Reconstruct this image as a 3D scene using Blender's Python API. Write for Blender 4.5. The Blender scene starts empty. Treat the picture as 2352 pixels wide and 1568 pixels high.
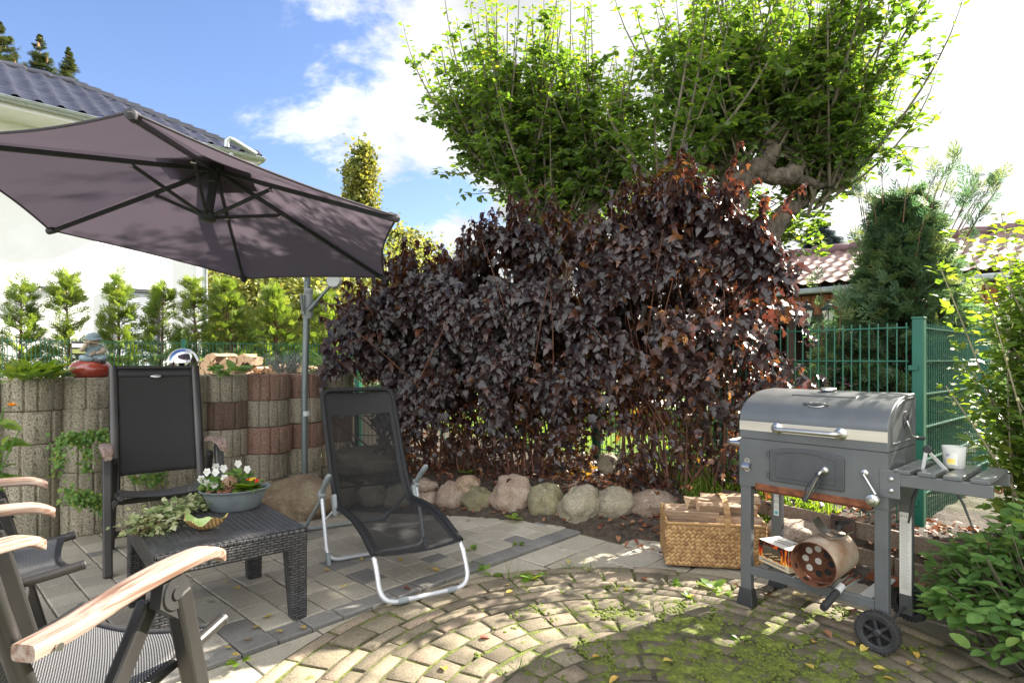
import bpy, math, random
import numpy as np
from mathutils import Vector, Matrix, noise as mnoise
R_ = math.radians
rng = np.random.default_rng(7)
random.seed(7)
scene = bpy.context.scene
COL = scene.collection

# ------------------------------------------------------------------ camera, light, exposure
CAM_H = 1.2
cam_data = bpy.data.cameras.new('camera'); cam = bpy.data.objects.new('camera', cam_data); COL.objects.link(cam)
cam.location = (0, 0, CAM_H); cam.rotation_euler = (R_(90), 0, 0)
cam_data.sensor_width = 36; cam_data.lens = 36*1340/2352; cam_data.shift_y = 41/2352
cam_data.clip_start = 0.05; cam_data.clip_end = 2000
scene.camera = cam
SUN_AZ, SUN_EL = 59.0, 34.0
SDIR = Vector((math.sin(R_(SUN_AZ))*math.cos(R_(SUN_EL)), math.cos(R_(SUN_AZ))*math.cos(R_(SUN_EL)), math.sin(R_(SUN_EL))))
sl = bpy.data.lights.new('sun', 'SUN'); sl.energy = 5.0; sl.angle = R_(0.53); sl.color = (1.0, 0.93, 0.80)
so = bpy.data.objects.new('sun', sl); COL.objects.link(so); so.location = (8, 4, 9)
so.rotation_euler = (-SDIR).to_track_quat('-Z', 'Y').to_euler()
scene.view_settings.view_transform = 'Standard'; scene.view_settings.look = 'None'
scene.view_settings.exposure = 2.25; scene.view_settings.gamma = 1.0
scene.cycles.max_bounces = 10; scene.cycles.transparent_max_bounces = 16
scene.cycles.diffuse_bounces = 5; scene.cycles.transmission_bounces = 6
scene.cycles.use_denoising = True
scene.cycles.sample_clamp_indirect = 6.0

def build_world():
    w = bpy.data.worlds.new('World'); scene.world = w; w.use_nodes = True
    nt = w.node_tree; N = nt.nodes; L = nt.links; N.clear()
    out = N.new('ShaderNodeOutputWorld'); bg = N.new('ShaderNodeBackground'); L.new(bg.outputs[0], out.inputs[0])
    bg.inputs[1].default_value = 0.08
    sky = N.new('ShaderNodeTexSky'); sky.sky_type = 'NISHITA'; sky.sun_disc = False
    sky.sun_elevation = R_(SUN_EL); sky.sun_rotation = R_(SUN_AZ); sky.air_density = 1.1; sky.dust_density = 0.4; sky.ozone_density = 1.2
    tc = N.new('ShaderNodeTexCoord'); sep = N.new('ShaderNodeSeparateXYZ'); L.new(tc.outputs['Generated'], sep.inputs[0])
    def math_(op, a, b=None, c=None, clamp=False):
        m = N.new('ShaderNodeMath'); m.operation = op; m.use_clamp = clamp
        for i, v in enumerate((a, b, c)):
            if v is None: continue
            if isinstance(v, (int, float)): m.inputs[i].default_value = v
            else: L.new(v, m.inputs[i])
        return m.outputs[0]
    def dotv(v):
        d = N.new('ShaderNodeVectorMath'); d.operation = 'DOT_PRODUCT'; L.new(tc.outputs['Generated'], d.inputs[0]); d.inputs[1].default_value = v
        return d.outputs['Value']
    # clouds: soft fractal noise on a flattened dome, denser toward the sun side of the sky
    zc = math_('MAXIMUM', sep.outputs[2], 0.0); zz = math_('ADD', zc, 0.22)
    cx = math_('DIVIDE', sep.outputs[0], zz); cy = math_('DIVIDE', sep.outputs[1], zz)
    cmb = N.new('ShaderNodeCombineXYZ'); L.new(cx, cmb.inputs[0]); L.new(cy, cmb.inputs[1]); cmb.inputs[2].default_value = 3.7
    n1 = N.new('ShaderNodeTexNoise'); n1.inputs['Scale'].default_value = 1.05; n1.inputs['Detail'].default_value = 9; n1.inputs['Roughness'].default_value = 0.62
    n1.inputs['Distortion'].default_value = 0.25; L.new(cmb.outputs[0], n1.inputs['Vector'])
    n2 = N.new('ShaderNodeTexNoise'); n2.inputs['Scale'].default_value = 2.3; n2.inputs['Detail'].default_value = 6; L.new(cmb.outputs[0], n2.inputs['Vector'])
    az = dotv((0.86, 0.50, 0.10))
    back = math_('MAXIMUM', math_('MULTIPLY_ADD', sep.outputs[1], -1.0, 0.25), 0.0)  # extra cloud cover behind the camera, added to whiten the fill light
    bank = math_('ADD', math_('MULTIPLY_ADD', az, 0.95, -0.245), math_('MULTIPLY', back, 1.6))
    dens = math_('ADD', math_('MULTIPLY_ADD', n1.outputs['Fac'], 1.15, -0.10), bank)
    mask = N.new('ShaderNodeMapRange'); mask.interpolation_type = 'SMOOTHSTEP'
    L.new(dens, mask.inputs[0]); mask.inputs[1].default_value = 0.475; mask.inputs[2].default_value = 0.575
    # cloud brightness: grey bellies, a tight glow round the sun, unseen clouds behind the camera brightened as added fill light
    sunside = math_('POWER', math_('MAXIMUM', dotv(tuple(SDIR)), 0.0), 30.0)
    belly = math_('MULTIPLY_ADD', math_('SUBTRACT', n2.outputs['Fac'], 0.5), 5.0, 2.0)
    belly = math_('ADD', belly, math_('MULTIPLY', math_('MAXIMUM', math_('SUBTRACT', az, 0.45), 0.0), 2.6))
    fill_cloud = math_('MAXIMUM', math_('MULTIPLY_ADD', dotv((-0.55, -0.80, 0.2)), 1.0, -0.05), 0.0)
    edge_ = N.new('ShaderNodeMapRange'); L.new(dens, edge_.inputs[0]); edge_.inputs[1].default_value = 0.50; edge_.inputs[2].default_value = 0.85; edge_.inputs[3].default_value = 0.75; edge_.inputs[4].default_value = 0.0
    cb = math_('ADD', math_('ADD', math_('MULTIPLY_ADD', sunside, 14.0, belly), edge_.outputs[0]), math_('MULTIPLY', fill_cloud, 10.0))
    cc = N.new('ShaderNodeMix'); cc.data_type = 'RGBA'; cc.blend_type = 'MULTIPLY'; cc.inputs[0].default_value = 1
    cc.inputs[6].default_value = (0.97, 0.985, 1.0, 1); L.new(cb, cc.inputs[7])
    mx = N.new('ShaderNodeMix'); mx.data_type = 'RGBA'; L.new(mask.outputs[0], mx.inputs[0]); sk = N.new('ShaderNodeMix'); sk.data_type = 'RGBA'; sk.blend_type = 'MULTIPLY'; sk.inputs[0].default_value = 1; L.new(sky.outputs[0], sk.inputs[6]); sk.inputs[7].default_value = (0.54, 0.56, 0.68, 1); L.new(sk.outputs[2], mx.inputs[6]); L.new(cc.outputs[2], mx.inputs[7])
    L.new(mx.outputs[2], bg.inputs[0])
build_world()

# ------------------------------------------------------------------ helpers: pixel (2352 wide frame) -> metres, used to read positions off the photograph
F_ = 1340.0
def at(x, y, Y):  return Vector(((x-1176)/F_*Y, Y, CAM_H-(y-825)/F_*Y))
def gp(x, y, z=0.0):
    Y = (CAM_H-z)*F_/(y-825); return Vector(((x-1176)/F_*Y, Y, z))

# ------------------------------------------------------------------ materials
MATS = {}
def nodes(name):
    m = bpy.data.materials.new(name); m.use_nodes = True; MATS[name] = m
    nt = m.node_tree; nt.nodes.clear()
    out = nt.nodes.new('ShaderNodeOutputMaterial'); p = nt.nodes.new('ShaderNodeBsdfPrincipled'); nt.links.new(p.outputs[0], out.inputs[0])
    return m, nt, p, out
def c4(c): return (c[0], c[1], c[2], 1.0)
def ramp(nt, src, stops, interp='LINEAR'):
    r = nt.nodes.new('ShaderNodeValToRGB'); r.color_ramp.interpolation = interp
    els = r.color_ramp.elements
    while len(els) < len(stops): els.new(0.5)
    for e, (p, c) in zip(els, stops): e.position = p; e.color = c4(c) if not isinstance(c, (int, float)) else (c, c, c, 1)
    nt.links.new(src, r.inputs[0]); return r.outputs[0]
def tnoise(nt, vec, scale, detail=4, rough=0.55, dist=0.0):
    n = nt.nodes.new('ShaderNodeTexNoise'); n.inputs['Scale'].default_value = scale; n.inputs['Detail'].default_value = detail
    n.inputs['Roughness'].default_value = rough; n.inputs['Distortion'].default_value = dist
    if vec is not None: nt.links.new(vec, n.inputs['Vector'])
    return n.outputs['Fac']
def coords(nt, which='Object'):
    t = nt.nodes.new('ShaderNodeTexCoord'); return t.outputs[which]
def mul(nt, a, b, mode='MULTIPLY', fac=1.0):
    m = nt.nodes.new('ShaderNodeMix'); m.data_type = 'RGBA'; m.blend_type = mode
    if isinstance(fac, (int, float)): m.inputs[0].default_value = fac
    else: nt.links.new(fac, m.inputs[0])
    for i, v in ((6, a), (7, b)):
        if isinstance(v, tuple): m.inputs[i].default_value = c4(v)
        else: nt.links.new(v, m.inputs[i])
    return m.outputs[2]
def bump(nt, p, h, strength=0.3, dist=0.01):
    b = nt.nodes.new('ShaderNodeBump'); b.inputs['Strength'].default_value = strength; b.inputs['Distance'].default_value = dist
    nt.links.new(h, b.inputs['Height']); nt.links.new(b.outputs[0], p.inputs['Normal']); return b
def attr(nt, name='rnd'):
    a = nt.nodes.new('ShaderNodeAttribute'); a.attribute_name = name; return a.outputs['Fac']
def mth(nt, op, a, b=None, clamp=False):
    m = nt.nodes.new('ShaderNodeMath'); m.operation = op; m.use_clamp = clamp
    for i, v in enumerate((a, b)):
        if v is None: continue
        if isinstance(v, (int, float)): m.inputs[i].default_value = v
        else: nt.links.new(v, m.inputs[i])
    return m.outputs[0]
def mapping(nt, vec, scale=(1,1,1), rot=(0,0,0), loc=(0,0,0)):
    m = nt.nodes.new('ShaderNodeMapping'); nt.links.new(vec, m.inputs[0])
    m.inputs['Scale'].default_value = scale; m.inputs['Rotation'].default_value = rot; m.inputs['Location'].default_value = loc
    return m.outputs[0]

def plain(name, c1, c2=None, scale=8.0, rough=0.6, metal=0.0, bmp=0.0, bscale=60.0, spec=0.5, coat=0.0, stretch=(1,1,1), rvar=0.0, bdist=0.004):
    m, nt, p, out = nodes(name)
    v = mapping(nt, coords(nt), stretch)
    p.inputs['Roughness'].default_value = rough; p.inputs['Metallic'].default_value = metal
    p.inputs['Specular IOR Level'].default_value = spec; p.inputs['Coat Weight'].default_value = coat
    n = tnoise(nt, v, scale, 6)
    nt.links.new(ramp(nt, n, [(0.32, c1), (0.68, c2 or c1)]), p.inputs['Base Color'])
    if rvar:
        nt.links.new(ramp(nt, tnoise(nt, v, scale*2.7, 5), [(0.3, max(0.02, rough-rvar)), (0.7, min(1, rough+rvar))]), p.inputs['Roughness'])
    if bmp: bump(nt, p, tnoise(nt, v, bscale, 5), bmp, bdist)
    return m

def leafmat(name, cols, tcols, rough=0.45, tr=0.4, spec=0.5, ncol=None):
    """per-leaf colour from the 'rnd' attribute, light passing through the blade from the translucent lobe"""
    m, nt, p, out = nodes(name)
    a = attr(nt); k = len(cols)
    base = ramp(nt, a, [(i/max(1, k-1), c) for i, c in enumerate(cols)])
    k2 = len(tcols); tc = ramp(nt, a, [(i/max(1, k2-1), c) for i, c in enumerate(tcols)])
    nz = tnoise(nt, coords(nt), 60, 3)
    base = mul(nt, base, ramp(nt, nz, [(0.3, 0.75), (0.7, 1.15)]))
    nt.links.new(base, p.inputs['Base Color']); p.inputs['Roughness'].default_value = rough; p.inputs['Specular IOR Level'].default_value = spec
    t = nt.nodes.new('ShaderNodeBsdfTranslucent'); nt.links.new(tc, t.inputs[0])
    mx = nt.nodes.new('ShaderNodeMixShader'); mx.inputs[0].default_value = tr
    nt.links.new(p.outputs[0], mx.inputs[1]); nt.links.new(t.outputs[0], mx.inputs[2]); nt.links.new(mx.outputs[0], out.inputs[0])
    return m

# ------------------------------------------------------------------ mesh helpers
class MB:
    def __init__(s): s.v = []; s.f = []; s.r = []; s.n = 0; s.rv = []
    def add(s, verts, faces, rnd=0.5):
        b = s.n; verts = [tuple(v) for v in verts]
        s.v.extend(verts); s.f.extend([tuple(i+b for i in f) for f in faces]); s.n += len(verts); s.rv.extend([rnd]*len(verts)); return s
    def box(s, c, size, M=None, rnd=0.5):
        x, y, z = size[0]/2, size[1]/2, size[2]/2
        vs = [Vector((a, b, d)) for a in (-x, x) for b in (-y, y) for d in (-z, z)]
        if M is not None: vs = [M @ v for v in vs]
        c = Vector(c); vs = [v+c for v in vs]
        return s.add(vs, [(0,1,3,2), (4,6,7,5), (0,4,5,1), (2,3,7,6), (0,2,6,4), (1,5,7,3)], rnd)
    def bar(s, a, b, w, h, up=(0,0,1), rnd=0.5):
        a = Vector(a); b = Vector(b); d = b-a; L = d.length; d.normalize(); up = Vector(up)
        if abs(d.dot(up)) > 0.99: up = Vector((0, 1, 0))
        sx = d.cross(up).normalized(); uz = sx.cross(d).normalized()
        M = Matrix((sx, d, uz)).transposed()
        return s.box((a+b)/2, (w, L, h), M, rnd)
    def tube(s, pts, r, n=10, closed=False, cap=True, rnd=0.5, ell=1.0):
        pts = [Vector(p) for p in pts]; k = len(pts)
        rs = r if hasattr(r, '__len__') else [r]*k
        up = None; rings = []
        for i, p in enumerate(pts):
            if closed: t = pts[(i+1) % k]-pts[i-1]
            else: t = pts[min(i+1, k-1)]-pts[max(i-1, 0)]
            t.normalize()
            if up is None:
                up = Vector((0, 0, 1)) if abs(t.z) < 0.9 else Vector((0, 1, 0))
            sx = t.cross(up)
            if sx.length < 1e-6: sx = t.orthogonal()
            sx.normalize(); up = sx.cross(t).normalized()
            rings.append([p+(sx*math.cos(2*math.pi*j/n)+up*math.sin(2*math.pi*j/n)*ell)*rs[i] for j in range(n)])
        vs = [v for q in rings for v in q]; fs = []
        for i in range(k if closed else k-1):
            a = i*n; b = ((i+1) % k)*n
            for j in range(n): fs.append((a+j, a+(j+1) % n, b+(j+1) % n, b+j))
        if cap and not closed:
            fs.append(tuple(reversed(range(n)))); fs.append(tuple((k-1)*n+j for j in range(n)))
        return s.add(vs, fs, rnd)
    def lathe(s, prof, n=24, c=(0,0,0), M=None, rnd=0.5, sx=1.0, sy=1.0):
        c = Vector(c); vs = []; fs = []
        for (r, z) in prof:
            for j in range(n):
                v = Vector((r*math.cos(2*math.pi*j/n)*sx, r*math.sin(2*math.pi*j/n)*sy, z))
                vs.append((M @ v if M is not None else v)+c)
        for i in range(len(prof)-1):
            for j in range(n): fs.append((i*n+j, i*n+(j+1) % n, (i+1)*n+(j+1) % n, (i+1)*n+j))
        if prof[0][0] > 1e-5: fs.append(tuple(reversed(range(n))))
        if prof[-1][0] > 1e-5: fs.append(tuple((len(prof)-1)*n+j for j in range(n)))
        return s.add(vs, fs, rnd)
    def prism(s, poly, d, M=None, c=(0,0,0), rnd=0.5):
        """polygon in local xz, thickness d along local y (0..d)"""
        k = len(poly); vs = [Vector((x, 0, z)) for x, z in poly]+[Vector((x, d, z)) for x, z in poly]
        if M is not None: vs = [M @ v for v in vs]
        c = Vector(c); vs = [v+c for v in vs]
        fs = [tuple(range(k)), tuple(reversed(range(k, 2*k)))]+[(i, i+k, (i+1) % k+k, (i+1) % k) for i in range(k)]
        return s.add(vs, fs, rnd)
    def sheet(s, fn, nu, nv, rnd=0.5):
        vs = [fn(i/nu, j/nv) for j in range(nv+1) for i in range(nu+1)]
        fs = [(j*(nu+1)+i, j*(nu+1)+i+1, (j+1)*(nu+1)+i+1, (j+1)*(nu+1)+i) for j in range(nv) for i in range(nu)]
        return s.add(vs, fs, rnd)
    def slab(s, fn, nu, nv, t, rnd=0.5):
        """sheet with thickness t measured along -normal estimate (fn returns (point, normal))"""
        top = []; bot = []
        for j in range(nv+1):
            for i in range(nu+1):
                p, n = fn(i/nu, j/nv); p = Vector(p); n = Vector(n); top.append(p); bot.append(p-n*t)
        k = (nu+1)*(nv+1); q = lambda i, j: j*(nu+1)+i
        fs = []
        for j in range(nv):
            for i in range(nu):
                fs.append((q(i,j), q(i+1,j), q(i+1,j+1), q(i,j+1))); fs.append((k+q(i,j), k+q(i,j+1), k+q(i+1,j+1), k+q(i+1,j)))
        for i in range(nu):
            fs.append((q(i,0), k+q(i,0), k+q(i+1,0), q(i+1,0))); fs.append((q(i,nv), q(i+1,nv), k+q(i+1,nv), k+q(i,nv)))
        for j in range(nv):
            fs.append((q(0,j), q(0,j+1), k+q(0,j+1), k+q(0,j))); fs.append((q(nu,j), k+q(nu,j), k+q(nu,j+1), q(nu,j+1)))
        return s.add(top+bot, fs, rnd)
    def build(s, name, mat, parent=None, smooth=40, bevel=0.0, seg=2, sub=0):
        me = bpy.data.meshes.new(name); me.from_pydata(s.v, [], s.f); me.validate(clean_customdata=False)
        at_ = me.attributes.new('rnd', 'FLOAT', 'POINT')
        if len(s.rv) == len(me.vertices): at_.data.foreach_set('value', s.rv)
        me.materials.append(mat)
        if smooth:
            me.polygons.foreach_set('use_smooth', [True]*len(me.polygons))
            if smooth < 180: me.set_sharp_from_angle(angle=R_(smooth))
        o = bpy.data.objects.new(name, me); COL.objects.link(o)
        if parent is not None: o.parent = parent
        if bevel:
            b = o.modifiers.new('bevel', 'BEVEL'); b.width = bevel; b.segments = seg; b.limit_method = 'ANGLE'; b.angle_limit = R_(35)
        if sub:
            m = o.modifiers.new('sub', 'SUBSURF'); m.levels = sub; m.render_levels = sub
        return o

def npmesh(name, V, Fc, mat, parent=None, rnd=None, smooth=True):
    """V (n,3); Fc list of (face array (m,k)); fast path for leaf clouds"""
    me = bpy.data.meshes.new(name); V = np.asarray(V, np.float32); me.vertices.add(len(V)); me.vertices.foreach_set('co', V.ravel())
    Fc = [np.asarray(f) for f in Fc]; nl = sum(f.size for f in Fc); npoly = sum(len(f) for f in Fc)
    me.loops.add(nl); me.polygons.add(npoly)
    li = np.concatenate([f.ravel() for f in Fc]).astype(np.int32)
    tot = np.concatenate([np.full(len(f), f.shape[1]) for f in Fc]).astype(np.int32)
    st = np.concatenate([[0], np.cumsum(tot)[:-1]]).astype(np.int32)
    me.loops.foreach_set('vertex_index', li); me.polygons.foreach_set('loop_start', st)
    try: me.polygons.foreach_set('loop_total', tot)
    except Exception: pass
    me.polygons.foreach_set('use_smooth', np.full(npoly, smooth))
    if rnd is not None:
        a = me.attributes.new('rnd', 'FLOAT', 'POINT'); a.data.foreach_set('value', np.asarray(rnd, np.float32))
    me.materials.append(mat); me.update(calc_edges=True); me.validate()
    o = bpy.data.objects.new(name, me); COL.objects.link(o)
    if parent is not None: o.parent = parent
    return o

def unit(a): return a/np.maximum(np.linalg.norm(a, axis=-1, keepdims=True), 1e-9)
def frames(d, up):
    """orthonormal frames: y along d (leaf axis), z close to up (leaf face)"""
    d = unit(d); x = unit(np.cross(d, up)+1e-6*rng.normal(size=d.shape)); z = np.cross(x, d)
    return x, d, z
def scatter(leaf, P, D, U, S, rnd):
    """instances the leaf (verts, quads/tris arrays) at P with axis D, face normal near U, size S; returns V, faces, rnd"""
    lv, lf = leaf; lv = np.asarray(lv, float); n = len(P); k = len(lv)
    x, y, z = frames(np.asarray(D, float), np.asarray(U, float)); S = np.asarray(S, float).reshape(-1, 1, 1)
    V = (lv[None, :, 0:1]*x[:, None, :]+lv[None, :, 1:2]*y[:, None, :]+lv[None, :, 2:3]*z[:, None, :])*S+np.asarray(P)[:, None, :]
    off = (np.arange(n)*k)[:, None, None]
    Fc = [(np.asarray(f)[None]+off).reshape(-1, np.asarray(f).shape[1]) for f in lf]
    return V.reshape(-1, 3), Fc, np.repeat(rnd, k)
class LC:
    """collects scattered leaves of different shapes into one part"""
    def __init__(s): s.V = []; s.F = {}; s.R = []; s.n = 0
    def add(s, leaf, P, D, U, S, rnd=None):
        P = np.asarray(P, float)
        if len(P) == 0: return s
        if rnd is None: rnd = rng.random(len(P))
        V, Fc, r = scatter(leaf, P, D, U, S, rnd)
        for f in Fc: s.F.setdefault(f.shape[1], []).append(f+s.n)
        s.V.append(V); s.R.append(r); s.n += len(V); return s
    def build(s, name, mat, parent=None, smooth=True):
        return npmesh(name, np.concatenate(s.V), [np.concatenate(f) for f in s.F.values()], mat, parent, np.concatenate(s.R), smooth)
# leaf shapes: unit length along +y, face +z
def leaf_oval(w=0.3, fold=0.06, curl=0.12):
    v = [(0,0,0), (-w*.75,.28,fold), (-w,.55,fold*.9-curl*.2), (-w*.55,.82,fold*.6-curl*.6), (0,1,-curl), (w*.55,.82,fold*.6-curl*.6), (w,.55,fold*.9-curl*.2), (w*.75,.28,fold), (0,.28,0), (0,.55,-curl*.3), (0,.82,-curl*.7)]
    return v, [np.array([(1,2,9,8), (2,3,10,9), (8,9,6,7), (9,10,5,6)]), np.array([(0,1,8), (0,8,7), (3,4,10), (10,4,5)])]
def leaf_lobed(w=0.42, curl=0.25, fold=0.10):
    """three pointed lobes, drooping tip"""
    v = [(0,0,0), (-w*.55,.06,fold*.6), (-w,.42,fold-curl*.3), (-w*.48,.52,fold*.5), (-w*.42,.74,fold*.4-curl*.4), (0,1,-curl), (w*.42,.74,fold*.4-curl*.4), (w*.48,.52,fold*.5), (w,.42,fold-curl*.3), (w*.55,.06,fold*.6), (0,.5,-curl*.15)]
    return v, [np.array([(0,1,2,10), (0,10,8,9), (10,4,5,6)]), np.array([(10,2,3), (10,3,4), (10,6,7), (10,7,8)])]
def leaf_serrate(w=0.33, curl=0.18, fold=0.07):
    v = [(0,0,0)]; L = []; Rr = []
    ys = [.1,.24,.3,.44,.5,.64,.7,.84]; ws = [.55,.86,.78,1.0,.86,.86,.68,.52]
    for y, q in zip(ys, ws):
        z = fold*q-curl*y*y; L.append(len(v)); v.append((-w*q, y+(.03 if ys.index(y) % 2 else 0), z)); Rr.append(len(v)); v.append((w*q, y+(.03 if ys.index(y) % 2 else 0), z))
    tip = len(v); v.append((0,1,-curl)); mids = []
    for y in ys: mids.append(len(v)); v.append((0, y, -curl*y*y))
    q = []
    for i in range(len(ys)-1): q += [(L[i], L[i+1], mids[i+1], mids[i]), (mids[i], mids[i+1], Rr[i+1], Rr[i])]
    t = [(0, L[0], mids[0]), (0, mids[0], Rr[0]), (L[-1], tip, mids[-1]), (mids[-1], tip, Rr[-1])]
    return v, [np.array(q), np.array(t)]
def leaf_blade(w=0.03, bend=0.25, k=4):
    v = []; q = []
    for i in range(k+1):
        t = i/k; ww = w*(1-t)**.7 if i < k else w*.08; v += [(-ww, t, bend*t*t), (ww, t, bend*t*t)]
    for i in range(k): q.append((2*i, 2*i+1, 2*i+3, 2*i+2))
    return v, [np.array(q)]
def spray_thuja(k=9, w=0.045, seed=0):
    """flat fan of scale-leaved twigs"""
    r = np.random.default_rng(seed); v = []; q = []
    def twig(a, b, w0, z0):
        a = np.array(a); b = np.array(b); d = b-a; n = np.array([-d[1], d[0]])/np.hypot(*d)*w0; i = len(v); m = a*.45+b*.55
        for p, s_ in ((a, .5), (m, 1.0), (b, .25)):
            v.append((p[0]-n[0]*s_, p[1]-n[1]*s_, z0)); v.append((p[0]+n[0]*s_, p[1]+n[1]*s_, z0))
        q.extend([(i, i+1, i+3, i+2), (i+2, i+3, i+5, i+4)])
    twig((0,0), (0,1), w*.8, 0)
    for i in range(k):
        t = .12+.8*i/k; l = (.48*(1-t)+.16)*r.uniform(.8,1.15); s_ = -1 if i % 2 else 1; an = R_(r.uniform(32,50))
        e = (s_*math.sin(an)*l, t+math.cos(an)*l); zz = r.uniform(-.05,.05); twig((0,t), e, w, zz)
        for u in (.45,.75):
            p = (e[0]*u, t+(e[1]-t)*u); l2 = l*.36; a2 = an+R_(s_*0+ (28 if u < .6 else -28))
            twig(p, (p[0]+s_*math.sin(a2)*l2, p[1]+math.cos(a2)*l2), w*.8, zz)
    return v, [np.array(q)]
def rot_axis(axis, ang): return Matrix.Rotation(ang, 3, axis)
def Rz(a): return Matrix.Rotation(a, 3, 'Z')

# ------------------------------------------------------------------ scene graph helpers
def tag(o, label=None, cat=None, group=None, kind=None):
    if label: o['label'] = label
    if cat: o['category'] = cat
    if group: o['group'] = group
    if kind: o['kind'] = kind
    return o
def empty(name, loc=(0,0,0), rz=0.0):
    o = bpy.data.objects.new(name, None); COL.objects.link(o); o.location = loc; o.rotation_euler = (0, 0, rz); o.empty_display_size = 0.1
    return o
def copy_tree(o, parent=None):
    kids = [c for c in bpy.data.objects if c.parent == o]
    n = o.copy(); COL.objects.link(n); n.parent = parent
    for k in kids: copy_tree(k, n)
    return n
def text(body, size, mat, parent, loc, rot, name='lettering', extrude=0.0006, spacing=1.0, align='CENTER'):
    cu = bpy.data.curves.new(name, 'FONT'); cu.body = body; cu.size = size; cu.extrude = extrude; cu.align_x = align; cu.align_y = 'CENTER'; cu.space_character = spacing
    t = bpy.data.objects.new('tmp', cu); COL.objects.link(t); dg = bpy.context.evaluated_depsgraph_get(); me = bpy.data.meshes.new_from_object(t.evaluated_get(dg)); bpy.data.objects.remove(t); bpy.data.curves.remove(cu)
    me.name = name; me.materials.clear(); me.materials.append(mat); o = bpy.data.objects.new(name, me); COL.objects.link(o); o.parent = parent
    o.location = loc; o.rotation_euler = rot; return o
# ------------------------------------------------------------------ materials of the place
def mat_paver():
    m, nt, p, out = nodes('paving_concrete'); a = attr(nt); v = coords(nt)
    base = ramp(nt, a, [(0.0, (.145,.14,.132)), (0.2, (.20,.19,.175)), (0.3, (.30,.27,.215)), (0.55, (.365,.33,.265)), (0.8, (.40,.365,.30)), (1.0, (.30,.265,.20))])
    base = mul(nt, base, ramp(nt, tnoise(nt, v, 2.2, 5), [(0.3, .82), (0.7, 1.1)]))
    base = mul(nt, base, ramp(nt, tnoise(nt, v, 130, 3), [(0.25, .72), (0.5, 1.0), (0.75, 1.22)]))
    st = ramp(nt, tnoise(nt, v, 7.0, 3, .45), [(0.70, 0.0), (0.76, 0.75)])
    base = mul(nt, base, (.09,.08,.065), 'MIX', st)
    nt.links.new(base, p.inputs['Base Color']); p.inputs['Roughness'].default_value = .82
    bump(nt, p, tnoise(nt, v, 170, 4), .35, .003); return m
def mat_circle():
    m, nt, p, out = nodes('circle_cobble'); a = attr(nt); v = coords(nt)
    base = ramp(nt, a, [(0.0, (.13,.105,.072)), (0.35, (.205,.168,.112)), (0.7, (.25,.208,.145)), (1.0, (.255,.19,.135))])
    base = mul(nt, base, ramp(nt, tnoise(nt, v, 3.0, 5), [(0.3, .66), (0.7, 1.12)]))
    base = mul(nt, base, ramp(nt, tnoise(nt, v, 120, 3), [(0.28, .6), (0.5, 1.0), (0.74, 1.3)]))
    # moss: thick round the damp middle of the ring, thinning outwards in blotches
    mp = mapping(nt, v, loc=(-.88, -2.30, 0)); sp = nt.nodes.new('ShaderNodeVectorMath'); sp.operation = 'LENGTH'; nt.links.new(mp, sp.inputs[0])
    near = ramp(nt, sp.outputs['Value'], [(0.1, .20), (0.55, .11), (1.0, -.02)])
    nz = mth(nt, 'ADD', tnoise(nt, v, 7.0, 10, .72), near)
    k = ramp(nt, nz, [(0.625, 0.0), (0.675, 1.0)])
    dirt = ramp(nt, mth(nt, 'ADD', tnoise(nt, v, 4.0, 6, .6), near), [(0.5, 0.0), (0.68, .85)])
    base = mul(nt, base, (.075,.062,.038), 'MIX', dirt)
    mossc = ramp(nt, tnoise(nt, v, 45, 4), [(0.3, (.05,.065,.010)), (0.5, (.105,.13,.014)), (0.7, (.18,.20,.028))])
    base = mul(nt, base, mossc, 'MIX', k)
    nt.links.new(base, p.inputs['Base Color']); p.inputs['Roughness'].default_value = .9
    h = mth(nt, 'ADD', mth(nt, 'MULTIPLY', tnoise(nt, v, 140, 4), .5), mth(nt, 'MULTIPLY', k, tnoise(nt, v, 90, 4)))
    bump(nt, p, h, .6, .006); return m
def mat_joint():
    m, nt, p, out = nodes('sandy_joint'); v = coords(nt)
    base = ramp(nt, tnoise(nt, v, 60, 5), [(0.3, (.035,.03,.02)), (0.6, (.09,.075,.05)), (0.8, (.14,.115,.08))])
    base = mul(nt, base, ramp(nt, tnoise(nt, v, 30, 4), [(0.3, (.05,.065,.012)), (0.7, (.13,.17,.025))]), 'MIX', ramp(nt, tnoise(nt, v, 4.5, 6, .65), [(0.5, 0.0), (0.62, .85)]))
    nt.links.new(base, p.inputs['Base Color']); p.inputs['Roughness'].default_value = 1.0
    bump(nt, p, tnoise(nt, v, 120, 4), .8, .008); return m
def mat_ground():
    m, nt, p, out = nodes('garden_ground'); v = coords(nt)
    soil = ramp(nt, tnoise(nt, v, 22, 8, .65), [(0.28, (.022,.016,.011)), (0.5, (.055,.04,.028)), (0.7, (.10,.078,.056)), (0.85, (.17,.13,.095))])
    gr = ramp(nt, tnoise(nt, v, 9, 8, .7), [(0.3, (.06,.10,.015)), (0.55, (.10,.17,.022)), (0.8, (.16,.22,.04))])
    gr = mul(nt, gr, ramp(nt, tnoise(nt, v, 90, 3), [(0.3, .6), (0.7, 1.3)]))
    lw = attr(nt, 'lawn'); base = mul(nt, soil, gr, 'MIX', lw)
    nt.links.new(base, p.inputs['Base Color']); p.inputs['Roughness'].default_value = .95
    bump(nt, p, tnoise(nt, v, 40, 8, .7), .9, .03); return m
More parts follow.
